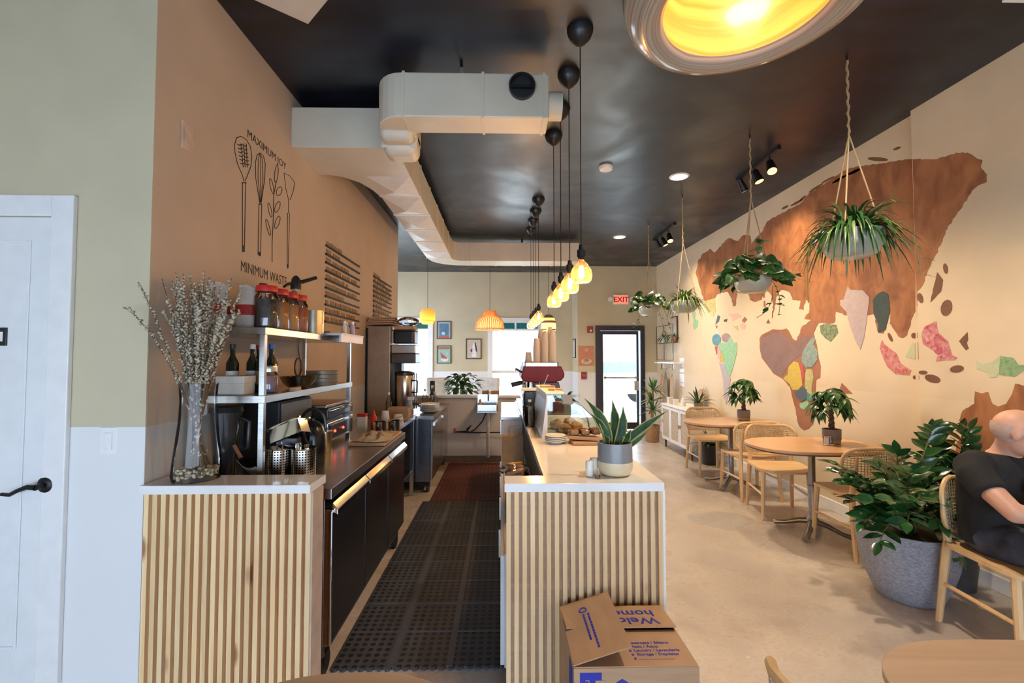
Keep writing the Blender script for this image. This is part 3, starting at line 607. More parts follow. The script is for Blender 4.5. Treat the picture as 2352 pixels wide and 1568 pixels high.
def far_lamp(name, label, px, py, y, prof, mat, energy, bands=None, cord_m=blackp, bz=-.02, ribs=False):
    p = at_y(px, py, y); t = thing(name, label, 'pendant lamp', p)
    obj('shade', G().lathe(prof, 36, capb=False, capt=False), mat, t, smooth=True)
    obj('bulb', G().ball((0,0,bz), (.035,.035,.06), 12, 8), E('far_bulb', (1,.72,.35), 7), t, smooth=True)
    top = max(q[1] for q in prof)
    obj('cord', G().cyl((0,0,top),(0,0,H-p.z-.03),.004,n=6), cord_m, t); obj('ceiling_rose', G().lathe([(.05,H-p.z),(.05,H-p.z-.01),(.02,H-p.z-.04)], 16, capb=False), blackp, t, smooth=True)
    ld = bpy.data.lights.new('lamp_light', 'POINT'); ld.energy = energy; ld.color = (1,.7,.42); ld.shadow_soft_size = .06; link('lamp_light', ld, t, (0,0,bz-.12))
    return t, p
def lampshade(name, c, e):
    m = P(name, c, .6, var=.1, vs=30); b = m.node_tree.nodes['Principled BSDF']; b.inputs['Transmission Weight'].default_value = 0
    nt = m.node_tree; N = nt.nodes; L = nt.links; tr = N.new('ShaderNodeBsdfTranslucent'); tr.inputs[0].default_value = (*[min(1,v*1.3) for v in c],1)
    x = N.new('ShaderNodeMixShader'); x.inputs[0].default_value = .6; L.new(b.outputs[0], x.inputs[1]); L.new(tr.outputs[0], x.inputs[2]); L.new(x.outputs[0], N['Material Output'].inputs['Surface']); return m
ora = lampshade('orange_shade', (.95,.42,.10), 1); bam = lampshade('bamboo_shade', (.85,.52,.26), 1); bamd = P('grey_bamboo', (.30,.22,.15), .7)
far_lamp('lantern_pendant', 'small orange lantern pendant hanging by the left far window', 982, 727, 8.5, [(.09,.14),(.105,.135),(.11,.10),(.14,.085),(.143,-.07),(.11,-.095),(.105,-.135),(.09,-.14)], ora, 2.2, bz=0)
t, p = far_lamp('bamboo_pendant', 'bamboo strip dome pendant with a narrow neck before the far window', 1125, 737, 8.5, [(.10,.195),(.105,.19),(.13,.09),(.20,.05),(.245,-.02),(.262,-.10),(.262,-.17)], bam, 3.5, bz=0)
for k in range(40):
    a = 2*PI*k/40; pts = [((r+.004)*math.cos(a),(r+.004)*math.sin(a),z) for r, z in [(.105,.19),(.13,.09),(.20,.05),(.245,-.02),(.262,-.10),(.262,-.17)]]
    obj('bamboo_strip', G().tube(pts, .006, 4), bam, t)
obj('rim', G().tube([(.266*math.cos(2*PI*k/32),.266*math.sin(2*PI*k/32),-.15) for k in range(32)], .006, 5, closed=True), bamd, t)
t, p = far_lamp('striped_pendant', 'striped brown and orange dome pendant above the coffee machine', 1260, 742, 8.8, [(.02,.17),(.06,.16),(.115,.10),(.135,.02),(.142,-.07),(.142,-.15)], bam, 4, bz=0)
for z0, z1, r0, r1 in ((.10,.165,.118,.05),(.0,.045,.141,.132),(-.14,-.115,.147,.147)): obj('dark_band', G().lathe([(r0+.002,z0),(r1+.002,z1)], 32, capb=False, capt=False), bamd, t, smooth=True)
# big spun bamboo pendant close to the camera (top right)
t = thing('spun_bamboo_pendant', 'large round spun bamboo pendant glowing yellow inside, closest to the camera', 'pendant lamp', (.655,1.17,2.428))
def spun(name, c, c2):
    m = bpy.data.materials.new(name); m.use_nodes = True; N = m.node_tree.nodes; L = m.node_tree.links; b = N['Principled BSDF']
    tc = N.new('ShaderNodeTexCoord'); sp = N.new('ShaderNodeSeparateXYZ'); L.new(tc.outputs['Object'], sp.inputs[0])
    ln = N.new('ShaderNodeVectorMath'); ln.operation = 'LENGTH'; mp = N.new('ShaderNodeVectorMath'); mp.operation = 'MULTIPLY'; mp.inputs[1].default_value = (1,1,.4); L.new(tc.outputs['Object'], mp.inputs[0]); L.new(mp.outputs[0], ln.inputs[0])
    n0 = N.new('ShaderNodeTexNoise'); n0.inputs['Scale'].default_value = 4; L.new(tc.outputs['Object'], n0.inputs['Vector'])
    ma = N.new('ShaderNodeMath'); ma.operation = 'MULTIPLY_ADD'; ma.inputs[1].default_value = 0.012; L.new(n0.outputs['Fac'], ma.inputs[0]); L.new(ln.outputs['Value'], ma.inputs[2])
    cx = N.new('ShaderNodeCombineXYZ'); L.new(ma.outputs[0], cx.inputs[0])
    n1 = N.new('ShaderNodeTexNoise'); n1.inputs['Scale'].default_value = 130; n1.inputs['Detail'].default_value = 3; L.new(cx.outputs[0], n1.inputs['Vector'])
    rr = N.new('ShaderNodeMapRange'); rr.inputs[1].default_value = .38; rr.inputs[2].default_value = .66; L.new(n1.outputs['Fac'], rr.inputs[0])
    mx = N.new('ShaderNodeMix'); mx.data_type = 'RGBA'; mx.inputs[6].default_value = (*c,1); mx.inputs[7].default_value = (*c2,1); L.new(rr.outputs[0], mx.inputs[0]); L.new(mx.outputs[2], b.inputs['Base Color'])
    b.inputs['Roughness'].default_value = .22; b.inputs['Coat Weight'].default_value = .4
    return m
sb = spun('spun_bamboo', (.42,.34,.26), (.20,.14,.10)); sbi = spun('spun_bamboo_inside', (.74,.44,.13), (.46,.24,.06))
obj('outer_shell', G().lathe([(.05,.30),(.16,.275),(.25,.215),(.305,.13),(.325,.05),(.318,.0),(.295,-.03),(.255,-.045),(.228,-.038),(.214,-.02)], 72, capb=False, capt=False), sb, t, smooth=180)
obj('inner_shell', G().lathe([(.214,-.02),(.222,.02),(.226,.08),(.20,.15),(.15,.21),(.095,.24)], 72, capb=False, capt=False), sbi, t, smooth=180)
obj('top_ring', G().tube([(.095*math.cos(2*PI*k/40),.095*math.sin(2*PI*k/40),.235) for k in range(40)], .008, 6, closed=True), P('ring_wood', (.35,.22,.08), .4), t, smooth=180)
obj('reflector', G().lathe([(.095,.24),(.05,.285),(.0,.29)], 40, capb=False, capt=False), sbi, t, smooth=180)
obj('bulb', G().ball((0,0,.19),(.032,.032,.045),14,10), E('warm_bulb', (1,.62,.22), 9), t, smooth=180)
obj('cord', G().cyl((0,0,.29),(0,0,H-2.428),.004,n=6), blackp, t); obj('ceiling_rose', cm, None, t, (0,0,H-2.428))
ld = bpy.data.lights.new('pendant_light', 'POINT'); ld.energy = 3.6; ld.color = (1,.62,.30); ld.shadow_soft_size = .045; link('pendant_light', ld, t, (0,0,.12))
# ============================================================ COUNTERS
CT = .935; CF = 1.935
def slat_front(name, label, x0, x1, n, mat_back, loc_y=CF, hz=CT-.036, depth=.11):
    t = thing(name, label, 'counter', (x0, loc_y, 0)); w = x1-x0
    obj('backing_panel', G().box(0, w, .022, depth, 0, hz), [mat_back], t)
    pitch = w/(n-.45); sw = pitch*.55
    me = G().box(0, sw, 0, .022, 0, hz).mesh('slat'); me.materials.append(pine)
    for i in range(n): obj('slat', me, None, t, (i*pitch, 0, 0))
    return t
stain = woodmat('stained_backing', (0.52,0.35,0.23), (0.42,0.27,0.17), 'X', .6, .8, .05)
lx0 = at_y(331,1126,CF).x; lx1 = at_y(714,1126,CF).x
tl = slat_front('slatted_half_wall', 'pine slatted half wall carrying the willow vase', lx0, lx1, 20, pineback)
obj('end_panel', G().box(lx1-lx0, lx1-lx0+.008, .005, .115, 0, CT-.036), P('end_board', (.50,.40,.32), .6), tl)
q = thing('counter_cap', 'narrow white quartz cap on the slatted half wall under the willow vase', 'countertop', (lx0, CF-.012, CT-.036))
obj('slab', G().box(-.012, at_y(737,1100,CF+.1).x-lx0, 0, .170, 0, .036), quartz, q, bevel=.002)
rx0 = at_y(1163,1126,CF).x; rx1 = at_y(1522,1126,CF).x
tr_ = slat_front('slatted_counter_end', 'pine slatted end of the service counter behind the cardboard box', rx0, rx1, 20, stain)
obj('side_panel', G().box(rx1-rx0, rx1-rx0+.012, .005, .112, 0, CT-.036), trimw, tr_)
# worktop (L shaped) and cabinets below
wx0 = .185; wx1 = at_z(1527,1109,CT).x; YC1 = 5.95
t = thing('service_countertop', 'white quartz worktop of the service counter with the pastry case on it', 'countertop', (0, CF-.012, CT-.036))
obj('slab', G().prism([(rx0-.008,0),(wx1,0),(wx1,YC1-CF),(wx0,YC1-CF),(wx0,.13),(rx0-.008,.13)], 0, .036), quartz, t, bevel=.002)
cab_w = P('cabinet_white', (.70,.71,.72), .4, var=.02)
t = thing('service_counter', 'white base of the service counter facing the dining side', 'counter', (0,0,0))
obj('dining_panel', G().box(wx1-.05, wx1-.02, CF+.113, YC1-.02, 0, CT-.037), cab_w, t)
obj('back_panel', G().box(wx0+.02, wx0+.04, CF+.113, YC1-.02, .58, CT-.037), P('under_dark', (.12,.12,.13), .6), t)
for k in range(5): obj('batten', G().box(wx1-.02, wx1-.008, CF+.3+k*.7, CF+.33+k*.7, 0, CT-.037), cab_w, t)
def cabinet(label, y0, y1, z1, x0=.0, x1=.62, nd=2):
    t = thing('under_counter_cabinet', label, 'cabinet', (x0,y0,0), group='cabinets behind the service counter')
    obj('body', G().box(0.012, x1-x0, 0, y1-y0, .08, z1), cab_w, t); obj('plinth', G().box(.05, x1-x0, .01, y1-y0-.01, 0, .08), blackp, t)
    for k in range(nd):
        a = (y1-y0)*k/nd+.004; b_ = (y1-y0)*(k+1)/nd-.004
        dd = obj('door', G().box(-.006, .012, a, b_, .09, z1-.01), cab_w, t, bevel=.002); obj('handle', G().box(-.018,-.006,b_-.05,b_-.035,z1-.25,z1-.1), steel, dd)
    return t
cabinet('low white cabinet just behind the slatted counter end', 2.08, 3.28, .58)
cabinet('low white cabinet beneath the brown paper bag', 3.285, 4.38, .58)
t = cabinet('taller white cabinet under the coffee machine, catching daylight', 4.42, 5.9, .86, x1=.20)
t = thing('bar_tray', 'stainless worktop edge beside the coffee machine', 'worktop', (-.01,4.42,.86)); obj('top', G().box(0,.20,0,1.48,0,.03), steel, t, bevel=.003); obj('upstand', G().box(.18,.192,0,1.48,.03,.05), steel, t)
# half wall at the end of the aisle with ledge
t = thing('aisle_half_wall', 'cream half wall with white ledge at the end of the kitchen aisle', 'half wall', (0,6.46,0))
hx0, hx1 = -1.5, .62
obj('wall_body', G().box(hx0,hx1,0,.12,0,.90), twotone('half_wall_paint', (.66,.62,.54), (.66,.62,.54)), t); obj('ledge', G().box(hx0,hx1+.02,-.03,.16,.90,.935), trimw, t, bevel=.003)
obj('baseboard', G().box(hx0,hx1,-.012,0,0,.09), P('dark_base', (.16,.11,.07), .6), t)
# ============================================================ KITCHEN LEFT
FX = -.77; FT = .87
fr = thing('undercounter_fridge', 'long three door stainless fridge with black doors along the aisle', 'fridge', (FX,2.10,0))
FL = 3.67-2.10
obj('body', G().box(-.70,-.03,.0,FL,.14,FT-.05), steeld, fr, bevel=.003)
obj('worktop', G().box(-.72,.0,.0,FL,FT-.05,FT), steel, fr, bevel=.003)
doorm = P('black_glossy_door', (.045,.048,.06), .22, metal=.75, var=.1, vs=4)
for k in range(3):
    a = .02+k*(FL-.03)/3; b_ = a+(FL-.03)/3-.012
    dd = obj('door', G().box(-.03,-.002,a,b_,.17,FT-.115), doorm, fr, bevel=.004); obj('handle', G().add([(-.004,a,FT-.112),(.022,a,FT-.125),(.022,a,FT-.10),(-.004,a,FT-.07),(-.004,b_,FT-.112),(.022,b_,FT-.125),(.022,b_,FT-.10),(-.004,b_,FT-.07)], [(0,1,2,3),(7,6,5,4),(0,4,5,1),(1,5,6,2),(2,6,7,3),(3,7,4,0)]), chrome, dd, bevel=.003)
obj('corner_trim', G().box(-.035,.004,.002,.018,.17,FT-.10), chrome, fr, bevel=.004)
obj('kick_plate', G().box(-.05,-.04,.03,FL-.03,.10,.16), steel, fr)
cw = G().cyl((-.015,0,.055),(.015,0,.055),.055,n=16).box(-.02,.02,-.03,.03,.055,.14).mesh('caster', True); cw.materials.append(blackp)
for (x, y) in ((-.06,.08),(-.06,FL-.08),(-.64,.08),(-.64,FL-.08)): obj('caster', cw, None, fr, (x,y,0))
# overshelf
sh = thing('steel_overshelf', 'two tier stainless overshelf standing on the fridge worktop', 'shelf', (0,0,FT+.001))
SY0, SY1, SX0, SX1 = 2.20, 3.42, -1.47, -1.14; Z1S, Z2S = 1.275, 1.60
for (x, y) in ((SX1,SY0),(SX1,SY1),(SX0,SY0),(SX0,SY1)): obj('post', G().box(x-.012,x+.012,y-.012,y+.012,0,Z2S-FT+.004), steel, sh)
for z, nm in ((Z1S,'shelf'),(Z2S,'shelf')):
    obj('shelf', G().box(SX0-.02,SX1+.02,SY0-.02,SY1+.02,z-FT-.03,z-FT+.006), steel, sh, bevel=.002)
TZ = Z2S+.008; LZ = Z1S+.008; WZ = FT+.001
def lathe_thing(name, label, cat, loc, parts, group=None, n=20):
    t = thing(name, label, cat, loc, group=group)
    for nm, prof, mat in parts: obj(nm, G().lathe(prof, n), mat, t, smooth=True)
    return t
def jar(label, x, y, z, fill, h=.17, r=.05, lid=redp, group=None, cap=None):
    t = thing('storage_jar', label, 'jar', (x,y,z), group=group)
    obj('glass_body', G().lathe([(r*.94,0),(r,.01),(r,h*.8),(r*.8,h*.9),(r*.8,h)], 20, capt=False), glass, t, smooth=True)
    obj('contents', G().lathe([(r*.88,.004),(r*.93,.012),(r*.93,h*.74)], 16), fill, t, smooth=True)
    obj('lid', G().lathe([(r*.9,h-.012),(r*.92,h+.012),(r*.88,h+.018)], 20), lid, t, smooth=True)
    return t
fills = [P('dark_beans', (.05,.03,.03), .6), P('amber_spice', (.50,.20,.06), .6, bump=.3), P('orange_spice', (.62,.26,.08), .6, bump=.3), P('paprika', (.45,.10,.04), .6, bump=.3), P('oats', (.55,.44,.28), .8, bump=.4)]
for i, (lab, y, f) in enumerate((('red lidded jar of dark beans, nearest on the top shelf',2.27,0),('red lidded jar of amber spice behind the dark bean jar',2.385,1),('red lidded jar of orange spice, third in the row',2.50,2),('red lidded jar of paprika beside the soda siphon',2.615,3))):
    jar(lab, -1.165, y, TZ, fills[f], .19, .054, group='red lidded jars on the top shelf')
jb = thing('dropper_bottle', 'small black capped bottle behind the red lidded jars', 'bottle', (-1.26,2.42,TZ)); obj('body', G().lathe([(.03,0),(.03,.16),(.012,.18),(.012,.2)],14), glass, jb, smooth=True); obj('cap', G().lathe([(.02,.2),(.02,.245)],12), blackp, jb, smooth=True)
t = thing('soda_siphon', 'grey soda siphon with black lever head on the top shelf', 'soda siphon', (-1.235,2.74,TZ))
obj('bottle', G().lathe([(.055,0),(.06,.01),(.06,.14),(.055,.18),(.035,.22),(.022,.235),(.022,.25)],24), P('smoky_grey', (.30,.26,.21), .25, metal=.5), t, smooth=True)
obj('collar', G().lathe([(.024,.25),(.024,.262)],16), chrome, t, smooth=True); obj('head', G().lathe([(.03,.262),(.03,.29),(.022,.33),(.008,.345)],16), blackp, t, smooth=True)
obj('lever', G().tube([(0,0,.305),(.03,.03,.315),(.10,.06,.345)],[.011,.012,.010],8), blackp, t, smooth=True); obj('spout', G().tube([(0,0,.30),(-.02,-.06,.285),(-.03,-.085,.265)],[.010,.009,.008],8), blackp, t, smooth=True)
bagm = P('clear_bag', (.62,.52,.42), .35, var=.15, vs=12); redl = P('red_label', (.42,.03,.02), .5)
def coffee_bag(label, x, y, h, rz):
    t = thing('food_bag', label, 'bag', (x,y,TZ), rz, group='food bags on the top shelf')
    obj('bag', G().grid(lambda u, v: (math.cos(2*PI*u)*.058*(1-.25*v), math.sin(2*PI*u)*.045*(1-.75*v**2)+.002, h*v+.008*math.sin(6*PI*u)*v), 20, 8, cu=True).lathe([(.0,.0),(.056,.0)],20,sy=.77,capb=False,capt=False), bagm, t, smooth=True)
    obj('label_band', G().grid(lambda u, v: (math.cos(2*PI*u)*.0595*(1-.25*(.3+.3*v)), math.sin(2*PI*u)*.047*(1-.75*(.3+.3*v)**2), h*(.3+.25*v)), 20, 3, cu=True), redl, t, smooth=True)
    return t
coffee_bag('clear food bag with a red label, nearest the willow branches', -1.40, 2.27, .22, .2)
coffee_bag('clear food bag with a red label, beside the jars', -1.275, 2.29, .21, -.1)
tin = P('pale_tin', (.45,.42,.34), .3, metal=.7)
for k in range(2): lathe_thing('round_tin', ('lower','upper')[k]+' pale round tin of the pair beside the soda siphon', 'tin', (-1.20,2.90,TZ+k*.075), [('can',[(.07,0),(.07,.068)],tin),('rim',[(.073,.066),(.073,.0745)],tin)], 'round tins on the top shelf')
lathe_thing('shallow_pan', 'shallow grey round pan at the middle of the top shelf', 'pan', (-1.29,3.12,TZ), [('pan',[(.085,0),(.115,.03),(.118,.032),(.110,.032),(.08,.006)],P('grey_pan',(.25,.23,.19),.4,metal=.4))])
t = thing('plastic_tub', 'clear plastic tub with a purple lid on the top shelf', 'tub', (-1.27,3.12,TZ+.034)); obj('tub', G().lathe([(.035,0),(.05,.11)],18,capt=False), GLASS('frosted_plastic',(.80,.78,.82),base=.2), t, smooth=True); obj('lid', G().lathe([(.053,.108),(.053,.118)],18), P('purple_lid',(.16,.10,.35),.4), t, smooth=True)
t = thing('pale_carton', 'pale pink carton standing behind the round tins', 'carton', (-1.38,2.93,TZ)); obj('carton', G().box(-.05,.05,-.06,.06,0,.16), P('pale_pink_card',(.62,.47,.40),.7), t, bevel=.003); obj('flap', G().box(-.045,.045,-.05,.05,.16,.168), P('pale_card',(.66,.56,.48),.7), t)
wp = P('white_plastic', (.74,.71,.69), .4, var=.02)
t = thing('white_bread_tray', 'white plastic tray jutting from the top shelf toward the aisle', 'tray', (-1.10,2.97,TZ)); obj('base', G().box(-.06,.06,0,.46,0,.008), wp, t); obj('lip', G().box(.045,.06,0,.46,-.045,0), wp, t, bevel=.002); obj('rim', G().box(-.065,.065,-.004,.464,.008,.016), wp, t, bevel=.003)
for k, (x, y, c) in enumerate(((-1.10,3.20,(.66,.62,.60)),(-1.07,3.28,(.45,.40,.52)),(-1.12,3.30,(.70,.66,.62)))):
    lathe_thing('small_bottle', ('small pale bottle on the white tray, nearest','small mauve bottle on the white tray','small pale bottle on the white tray, farthest')[k], 'bottle', (x,y,TZ+.016), [('body',[(.018,0),(.018,.06),(.008,.075)],P('sb%d'%k,c,.3)),('cap',[(.011,.075),(.011,.095)],wp)], 'small bottles on the white tray', 12)
# lower shelf
dk = P('dark_bottle', (.015,.02,.012), .1); gold = P('gold_label', (.45,.28,.07), .4)
for k, (x, y, lm, cap) in enumerate(((-1.40,2.40,wp,blackp),(-1.33,2.46,wp,wp),(-1.27,2.44,gold,P('green_cap',(.02,.08,.03),.4)),(-1.21,2.42,gold,P('blue_cap',(.01,.08,.35),.4)),(-1.36,2.58,wp,redp))):
    t = lathe_thing('bottle', ('dark bottle with black cap, leftmost on the lower shelf','dark bottle with white cap behind the white box','dark bottle with green cap and gold label','dark bottle with bright blue cap near the post','dark bottle with red cap at the back of the lower shelf')[k], 'bottle', (x,y,LZ), [('glass',[(.03,0),(.03,.15),(.012,.19),(.012,.225)],dk),('label_band',[(.0308,.04),(.0308,.11)],lm),('cap',[(.014,.225),(.014,.25)],cap)], 'bottles on the lower shelf', 16)
t = thing('white_box', 'white cardboard box at the front of the lower shelf', 'box', (-1.305,2.27,LZ)); obj('box', G().box(-.065,.065,-.05,.05,0,.055), P('off_white_card',(.62,.58,.50),.7), t, bevel=.002); obj('lid', G().box(-.068,.068,-.053,.053,.055,.09), P('off_white_card2',(.66,.62,.54),.7), t, bevel=.002)
t = jar('glass jar with red and blue stripes beside the shelf post', -1.185, 2.35, LZ, P('red_blue',(.45,.12,.08),.5,col2=(.12,.18,.35),vs=12), .12, .04, lid=steel)
lathe_thing('mixing_bowl', 'shiny steel mixing bowl on the lower shelf', 'bowl', (-1.20,2.72,LZ), [('bowl',[(.05,0),(.085,.03),(.105,.068),(.108,.07),(.100,.068),(.08,.034),(.045,.008)],P('dark_chrome',(.32,.28,.24),.12,metal=1))])
for k in range(4): lathe_thing('round_cake_tin', ('lowest','second','third','topmost')[k]+' of the stacked cake tins on the lower shelf', 'tin', (-1.19,3.04,LZ+k*.024), [('tin',[(.095,0),(.10,.021),(.103,.023)],tin)], 'stacked cake tins')
t = thing('wooden_block', 'small wooden block at the shelf edge before the bowl', 'block', (-1.12,2.50,LZ)); obj('block', G().box(-.02,.02,-.03,.03,0,.02), boardw, t, bevel=.003); obj('groove', G().box(-.0205,.0205,-.005,.005,.008,.012), kraft, t)
t = thing('hanging_cable', 'loop of black cable hanging behind the overshelf', 'cable', (-1.35,3.05,Z2S-.03)); obj('loop', G().tube([(.0+.0*k, .05*math.cos(k*.55), -.17+.06*math.sin(k*.55)+(.0)) for k in range(24)]+[(0,.0,-.05),(0,0,0)], .005, 6), blackp, t, smooth=True); obj('plug', G().box(-.012,.012,-.02,.02,-.27,-.235), blackp, t, bevel=.003)
# on the fridge worktop
t = thing('blender_jug', 'dark clear blender jug under the overshelf', 'jug', (-1.385,2.33,WZ)); obj('jug', G().lathe([(.05,0),(.055,.1),(.075,.32),(.07,.32),(.05,.1)],18,capt=False), P('smoked_plastic',(.03,.03,.032),.15), t, smooth=True); obj('lid', G().lathe([(.078,.32),(.07,.345)],18), blackp, t, smooth=True); obj('handle', G().tube([(.07,0,.29),(.115,0,.27),(.11,0,.14),(.06,0,.12)],.011,8), blackp, t, smooth=True)
t = thing('white_scoop', 'white plastic scoop lying below the blender jug', 'scoop', (-1.23,2.25,WZ)); obj('bowl', G().grid(lambda u,v: (.10*(u-.5), -.02+.06*v, .035+.05*(1-v)+.025*(2*u-1)**2-.04*u), 9, 7), wp, t, smooth=True); obj('handle', G().tube([(-.05,.03,.10),(-.09,.04,.16)],.009,8), P('brown_handle',(.25,.10,.04),.5), t, smooth=True)
t = thing('microwave', 'black countertop oven in the shade under the overshelf', 'oven', (-1.46,2.62,WZ)); obj('body', G().box(0,.20,0,.42,.02,.34), P('oven_black',(.01,.01,.011),.5), t, bevel=.006); obj('front_face', G().box(.20,.212,.01,.41,.03,.33), P('oven_grey',(.10,.10,.09),.4), t, bevel=.003); obj('foot', G().box(.03,.06,.03,.06,0,.02), blackp, t); obj('foot', G().box(.15,.18,.36,.39,0,.02), blackp, t)
perf = P('perforated_steel', (.60,.58,.54), .2, metal=1)
def perf_nodes(m):
    nt = m.node_tree; N = nt.nodes; L = nt.links; b = N['Principled BSDF']; tc = N.new('ShaderNodeTexCoord'); sp = N.new('ShaderNodeSeparateXYZ'); L.new(tc.outputs['Object'], sp.inputs[0])
    an = N.new('ShaderNodeMath'); an.operation = 'ARCTAN2'; L.new(sp.outputs[1], an.inputs[0]); L.new(sp.outputs[0], an.inputs[1])
    def cell(sock, k):
        a = N.new('ShaderNodeMath'); a.operation = 'MULTIPLY'; a.inputs[1].default_value = k; L.new(sock, a.inputs[0]); f = N.new('ShaderNodeMath'); f.operation = 'FRACT'; L.new(a.outputs[0], f.inputs[0])
        s = N.new('ShaderNodeMath'); s.operation = 'SUBTRACT'; s.inputs[1].default_value = .5; L.new(f.outputs[0], s.inputs[0]); q = N.new('ShaderNodeMath'); q.operation = 'POWER'; q.inputs[1].default_value = 2; L.new(s.outputs[0], q.inputs[0]); return q.outputs[0]
    ad = N.new('ShaderNodeMath'); ad.operation = 'ADD'; L.new(cell(an.outputs[0], 28/(2*PI)), ad.inputs[0]); L.new(cell(sp.outputs[2], 80), ad.inputs[1])
    lt = N.new('ShaderNodeMath'); lt.operation = 'LESS_THAN'; lt.inputs[1].default_value = .085; L.new(ad.outputs[0], lt.inputs[0])
    mx = N.new('ShaderNodeMix'); mx.data_type = 'RGBA'; src = b.inputs['Base Color'].links[0].from_socket; L.new(lt.outputs[0], mx.inputs[0]); L.new(src, mx.inputs[6]); mx.inputs[7].default_value = (.02,.015,.01,1); L.new(mx.outputs[2], b.inputs['Base Color'])
perf_nodes(perf)
forkm = G().tube([(0,0,0),(0,0,.15)],.003,5).box(-.011,.011,-.0015,.0015,.15,.165).box(-.011,-.008,-.0015,.0015,.165,.20).box(-.0035,-.0005,-.0015,.0015,.165,.20).box(.0035,.0065,-.0015,.0015,.165,.20).mesh('fork'); forkm.materials.append(chrome)
for k, px in enumerate((641, 697)):
    p = at_y(px, 1058, 2.305); lab = ('perforated steel cutlery cylinder, the left of the pair','perforated steel cutlery cylinder full of forks, the right of the pair')[k]
    t = lathe_thing('cutlery_cylinder', lab, 'cutlery holder', (p.x, p.y, WZ), [('rim',[(.060,.138),(.0605,.145),(.058,.145)],chrome)], 'cutlery cylinders on the worktop', 32)
    obj('perforated_wall', G().lathe([(.0,.002),(.058,.002),(.058,.14),(.0565,.14),(.0565,.006),(0,.006)], 40, capb=False, capt=False), perf, t, smooth=True)
    rnd = random.Random(k)
    for j in range(7 if k else 3):
        f = link('fork', forkm); tag(f, 'steel fork standing in the '+('left','right')[k]+' cutlery cylinder', 'fork', 'forks in the '+('left','right')[k]+' cutlery cylinder'); f.location = (p.x+rnd.uniform(-.03,.03), p.y+rnd.uniform(-.03,.03), WZ+.008); f.rotation_euler = (rnd.uniform(-.16,.1), rnd.uniform(-.15,.15), rnd.uniform(0,3)); f.scale = (.8,.8,.8)
t = thing('steel_pan', 'tilted steel food pan leaning behind the cutlery cylinders', 'pan', (-1.13,2.44,WZ)); Mx = cboxM((0.0,.02,.20), (R(-12), R(-22), 0))
obj('pan', G().box(-.085,.085,-.05,.05,-.035,-.03,Mx).box(-.085,.085,-.05,-.046,-.03,.04,Mx).box(-.085,.085,.046,.05,-.03,.04,Mx).box(-.085,-.081,-.05,.05,-.03,.04,Mx).box(.081,.085,-.05,.05,-.03,.04,Mx), chrome, t); obj('rim', G().box(-.10,.10,-.06,-.047,.038,.043,Mx).box(-.10,.10,.047,.06,.038,.043,Mx), chrome, t); obj('stand', G().box(-.05,.05,0,.05,0,.165), steeld, t)
t = thing('black_kettle', 'black kettle with a round arched handle', 'kettle', (-1.08,2.64,WZ)); obj('body', G().lathe([(.07,0),(.072,.02),(.068,.15),(.055,.20),(.04,.215)],24), P('kettle_black',(.008,.008,.008),.22), t, smooth=True); obj('lid', G().lathe([(.042,.214),(.03,.228),(.012,.232),(.012,.245)],18), blackp, t, smooth=True); obj('handle', G().tube([(.072*math.cos(R(a)),0,.20+.098*math.sin(R(a))) for a in range(-5,190,15)],.0095,8), blackp, t, smooth=True); obj('spout', G().tube([(.0,-.06,.10),(0,-.10,.14),(0,-.12,.18)],[.015,.011,.008],8), blackp, t, smooth=True)
lathe_thing('brass_can', 'brass coloured can beside the sandwich press', 'can', (at_y(745,1005,2.93).x,2.93,WZ), [('can',[(.048,0),(.048,.125),(.046,.125),(.046,.01)],P('brass',(.55,.42,.22),.25,metal=1)),('rim',[(.0495,.12),(.0495,.127)],P('brass2',(.6,.47,.26),.2,metal=1))], n=24)
t = thing('sandwich_press', 'steel sandwich press with black lid and red indicator lights', 'sandwich press', (-1.495,3.04,WZ))
obj('base', G().box(0,.35,0,.5,.03,.16), steel, t, bevel=.006); cpn = obj('control_panel', G().box(.35,.358,.03,.47,.05,.14), blackp, t, bevel=.002)
for k in range(2): obj('indicator_light', G().ball((.36,.10+.16*k,.095),.009,8,6), E('red_led',(1,.05,.02),6), cpn, smooth=True)
obj('lower_plate', G().box(.02,.33,.02,.48,.16,.18), blackm, t); obj('lid', G().box(.0,.35,.0,.5,.185,.255), P('press_lid',(.02,.02,.02),.35), t, bevel=.008); obj('lid_top', G().box(.02,.33,.02,.48,.255,.275), P('press_steel',(.40,.33,.27),.35,metal=1), t, bevel=.004)
obj('lid_handle', G().tube([(.35,.05,.235),(.40,.05,.25),(.42,.18,.255),(.40,.31,.25),(.35,.31,.235)],.010,8), chrome, t, smooth=True)
for (x, y) in ((.03,.03),(.32,.03),(.03,.47),(.32,.47)): obj('foot', G().cyl((x,y,0),(x,y,.03),.015,n=10), blackp, t)
b0 = at_z(792,1022,WZ); t = thing('chopping_board', 'wooden chopping board under a cloth at the worktop edge', 'chopping board', (-1.03,3.08,WZ)); obj('board', G().box(0,.25,0,.52,0,.022), boardw, t, bevel=.004); obj('handle_slot', G().box(.09,.16,.485,.50,.0215,.0225), kraft, t)
cl = P('dish_cloth', (.52,.43,.31), .9, var=.1, bump=.3, bs=80)
t = thing('dish_cloth', 'crumpled beige dish cloth on the chopping board', 'cloth', (-.90,3.24,WZ+.024)); rn = random.Random(3)
hh = [[max(0,.03*math.sin(3.1*i*.6+j)*math.cos(j*.9+.4*i)+.018+rn.uniform(-.006,.006)) for i in range(14)] for j in range(14)]
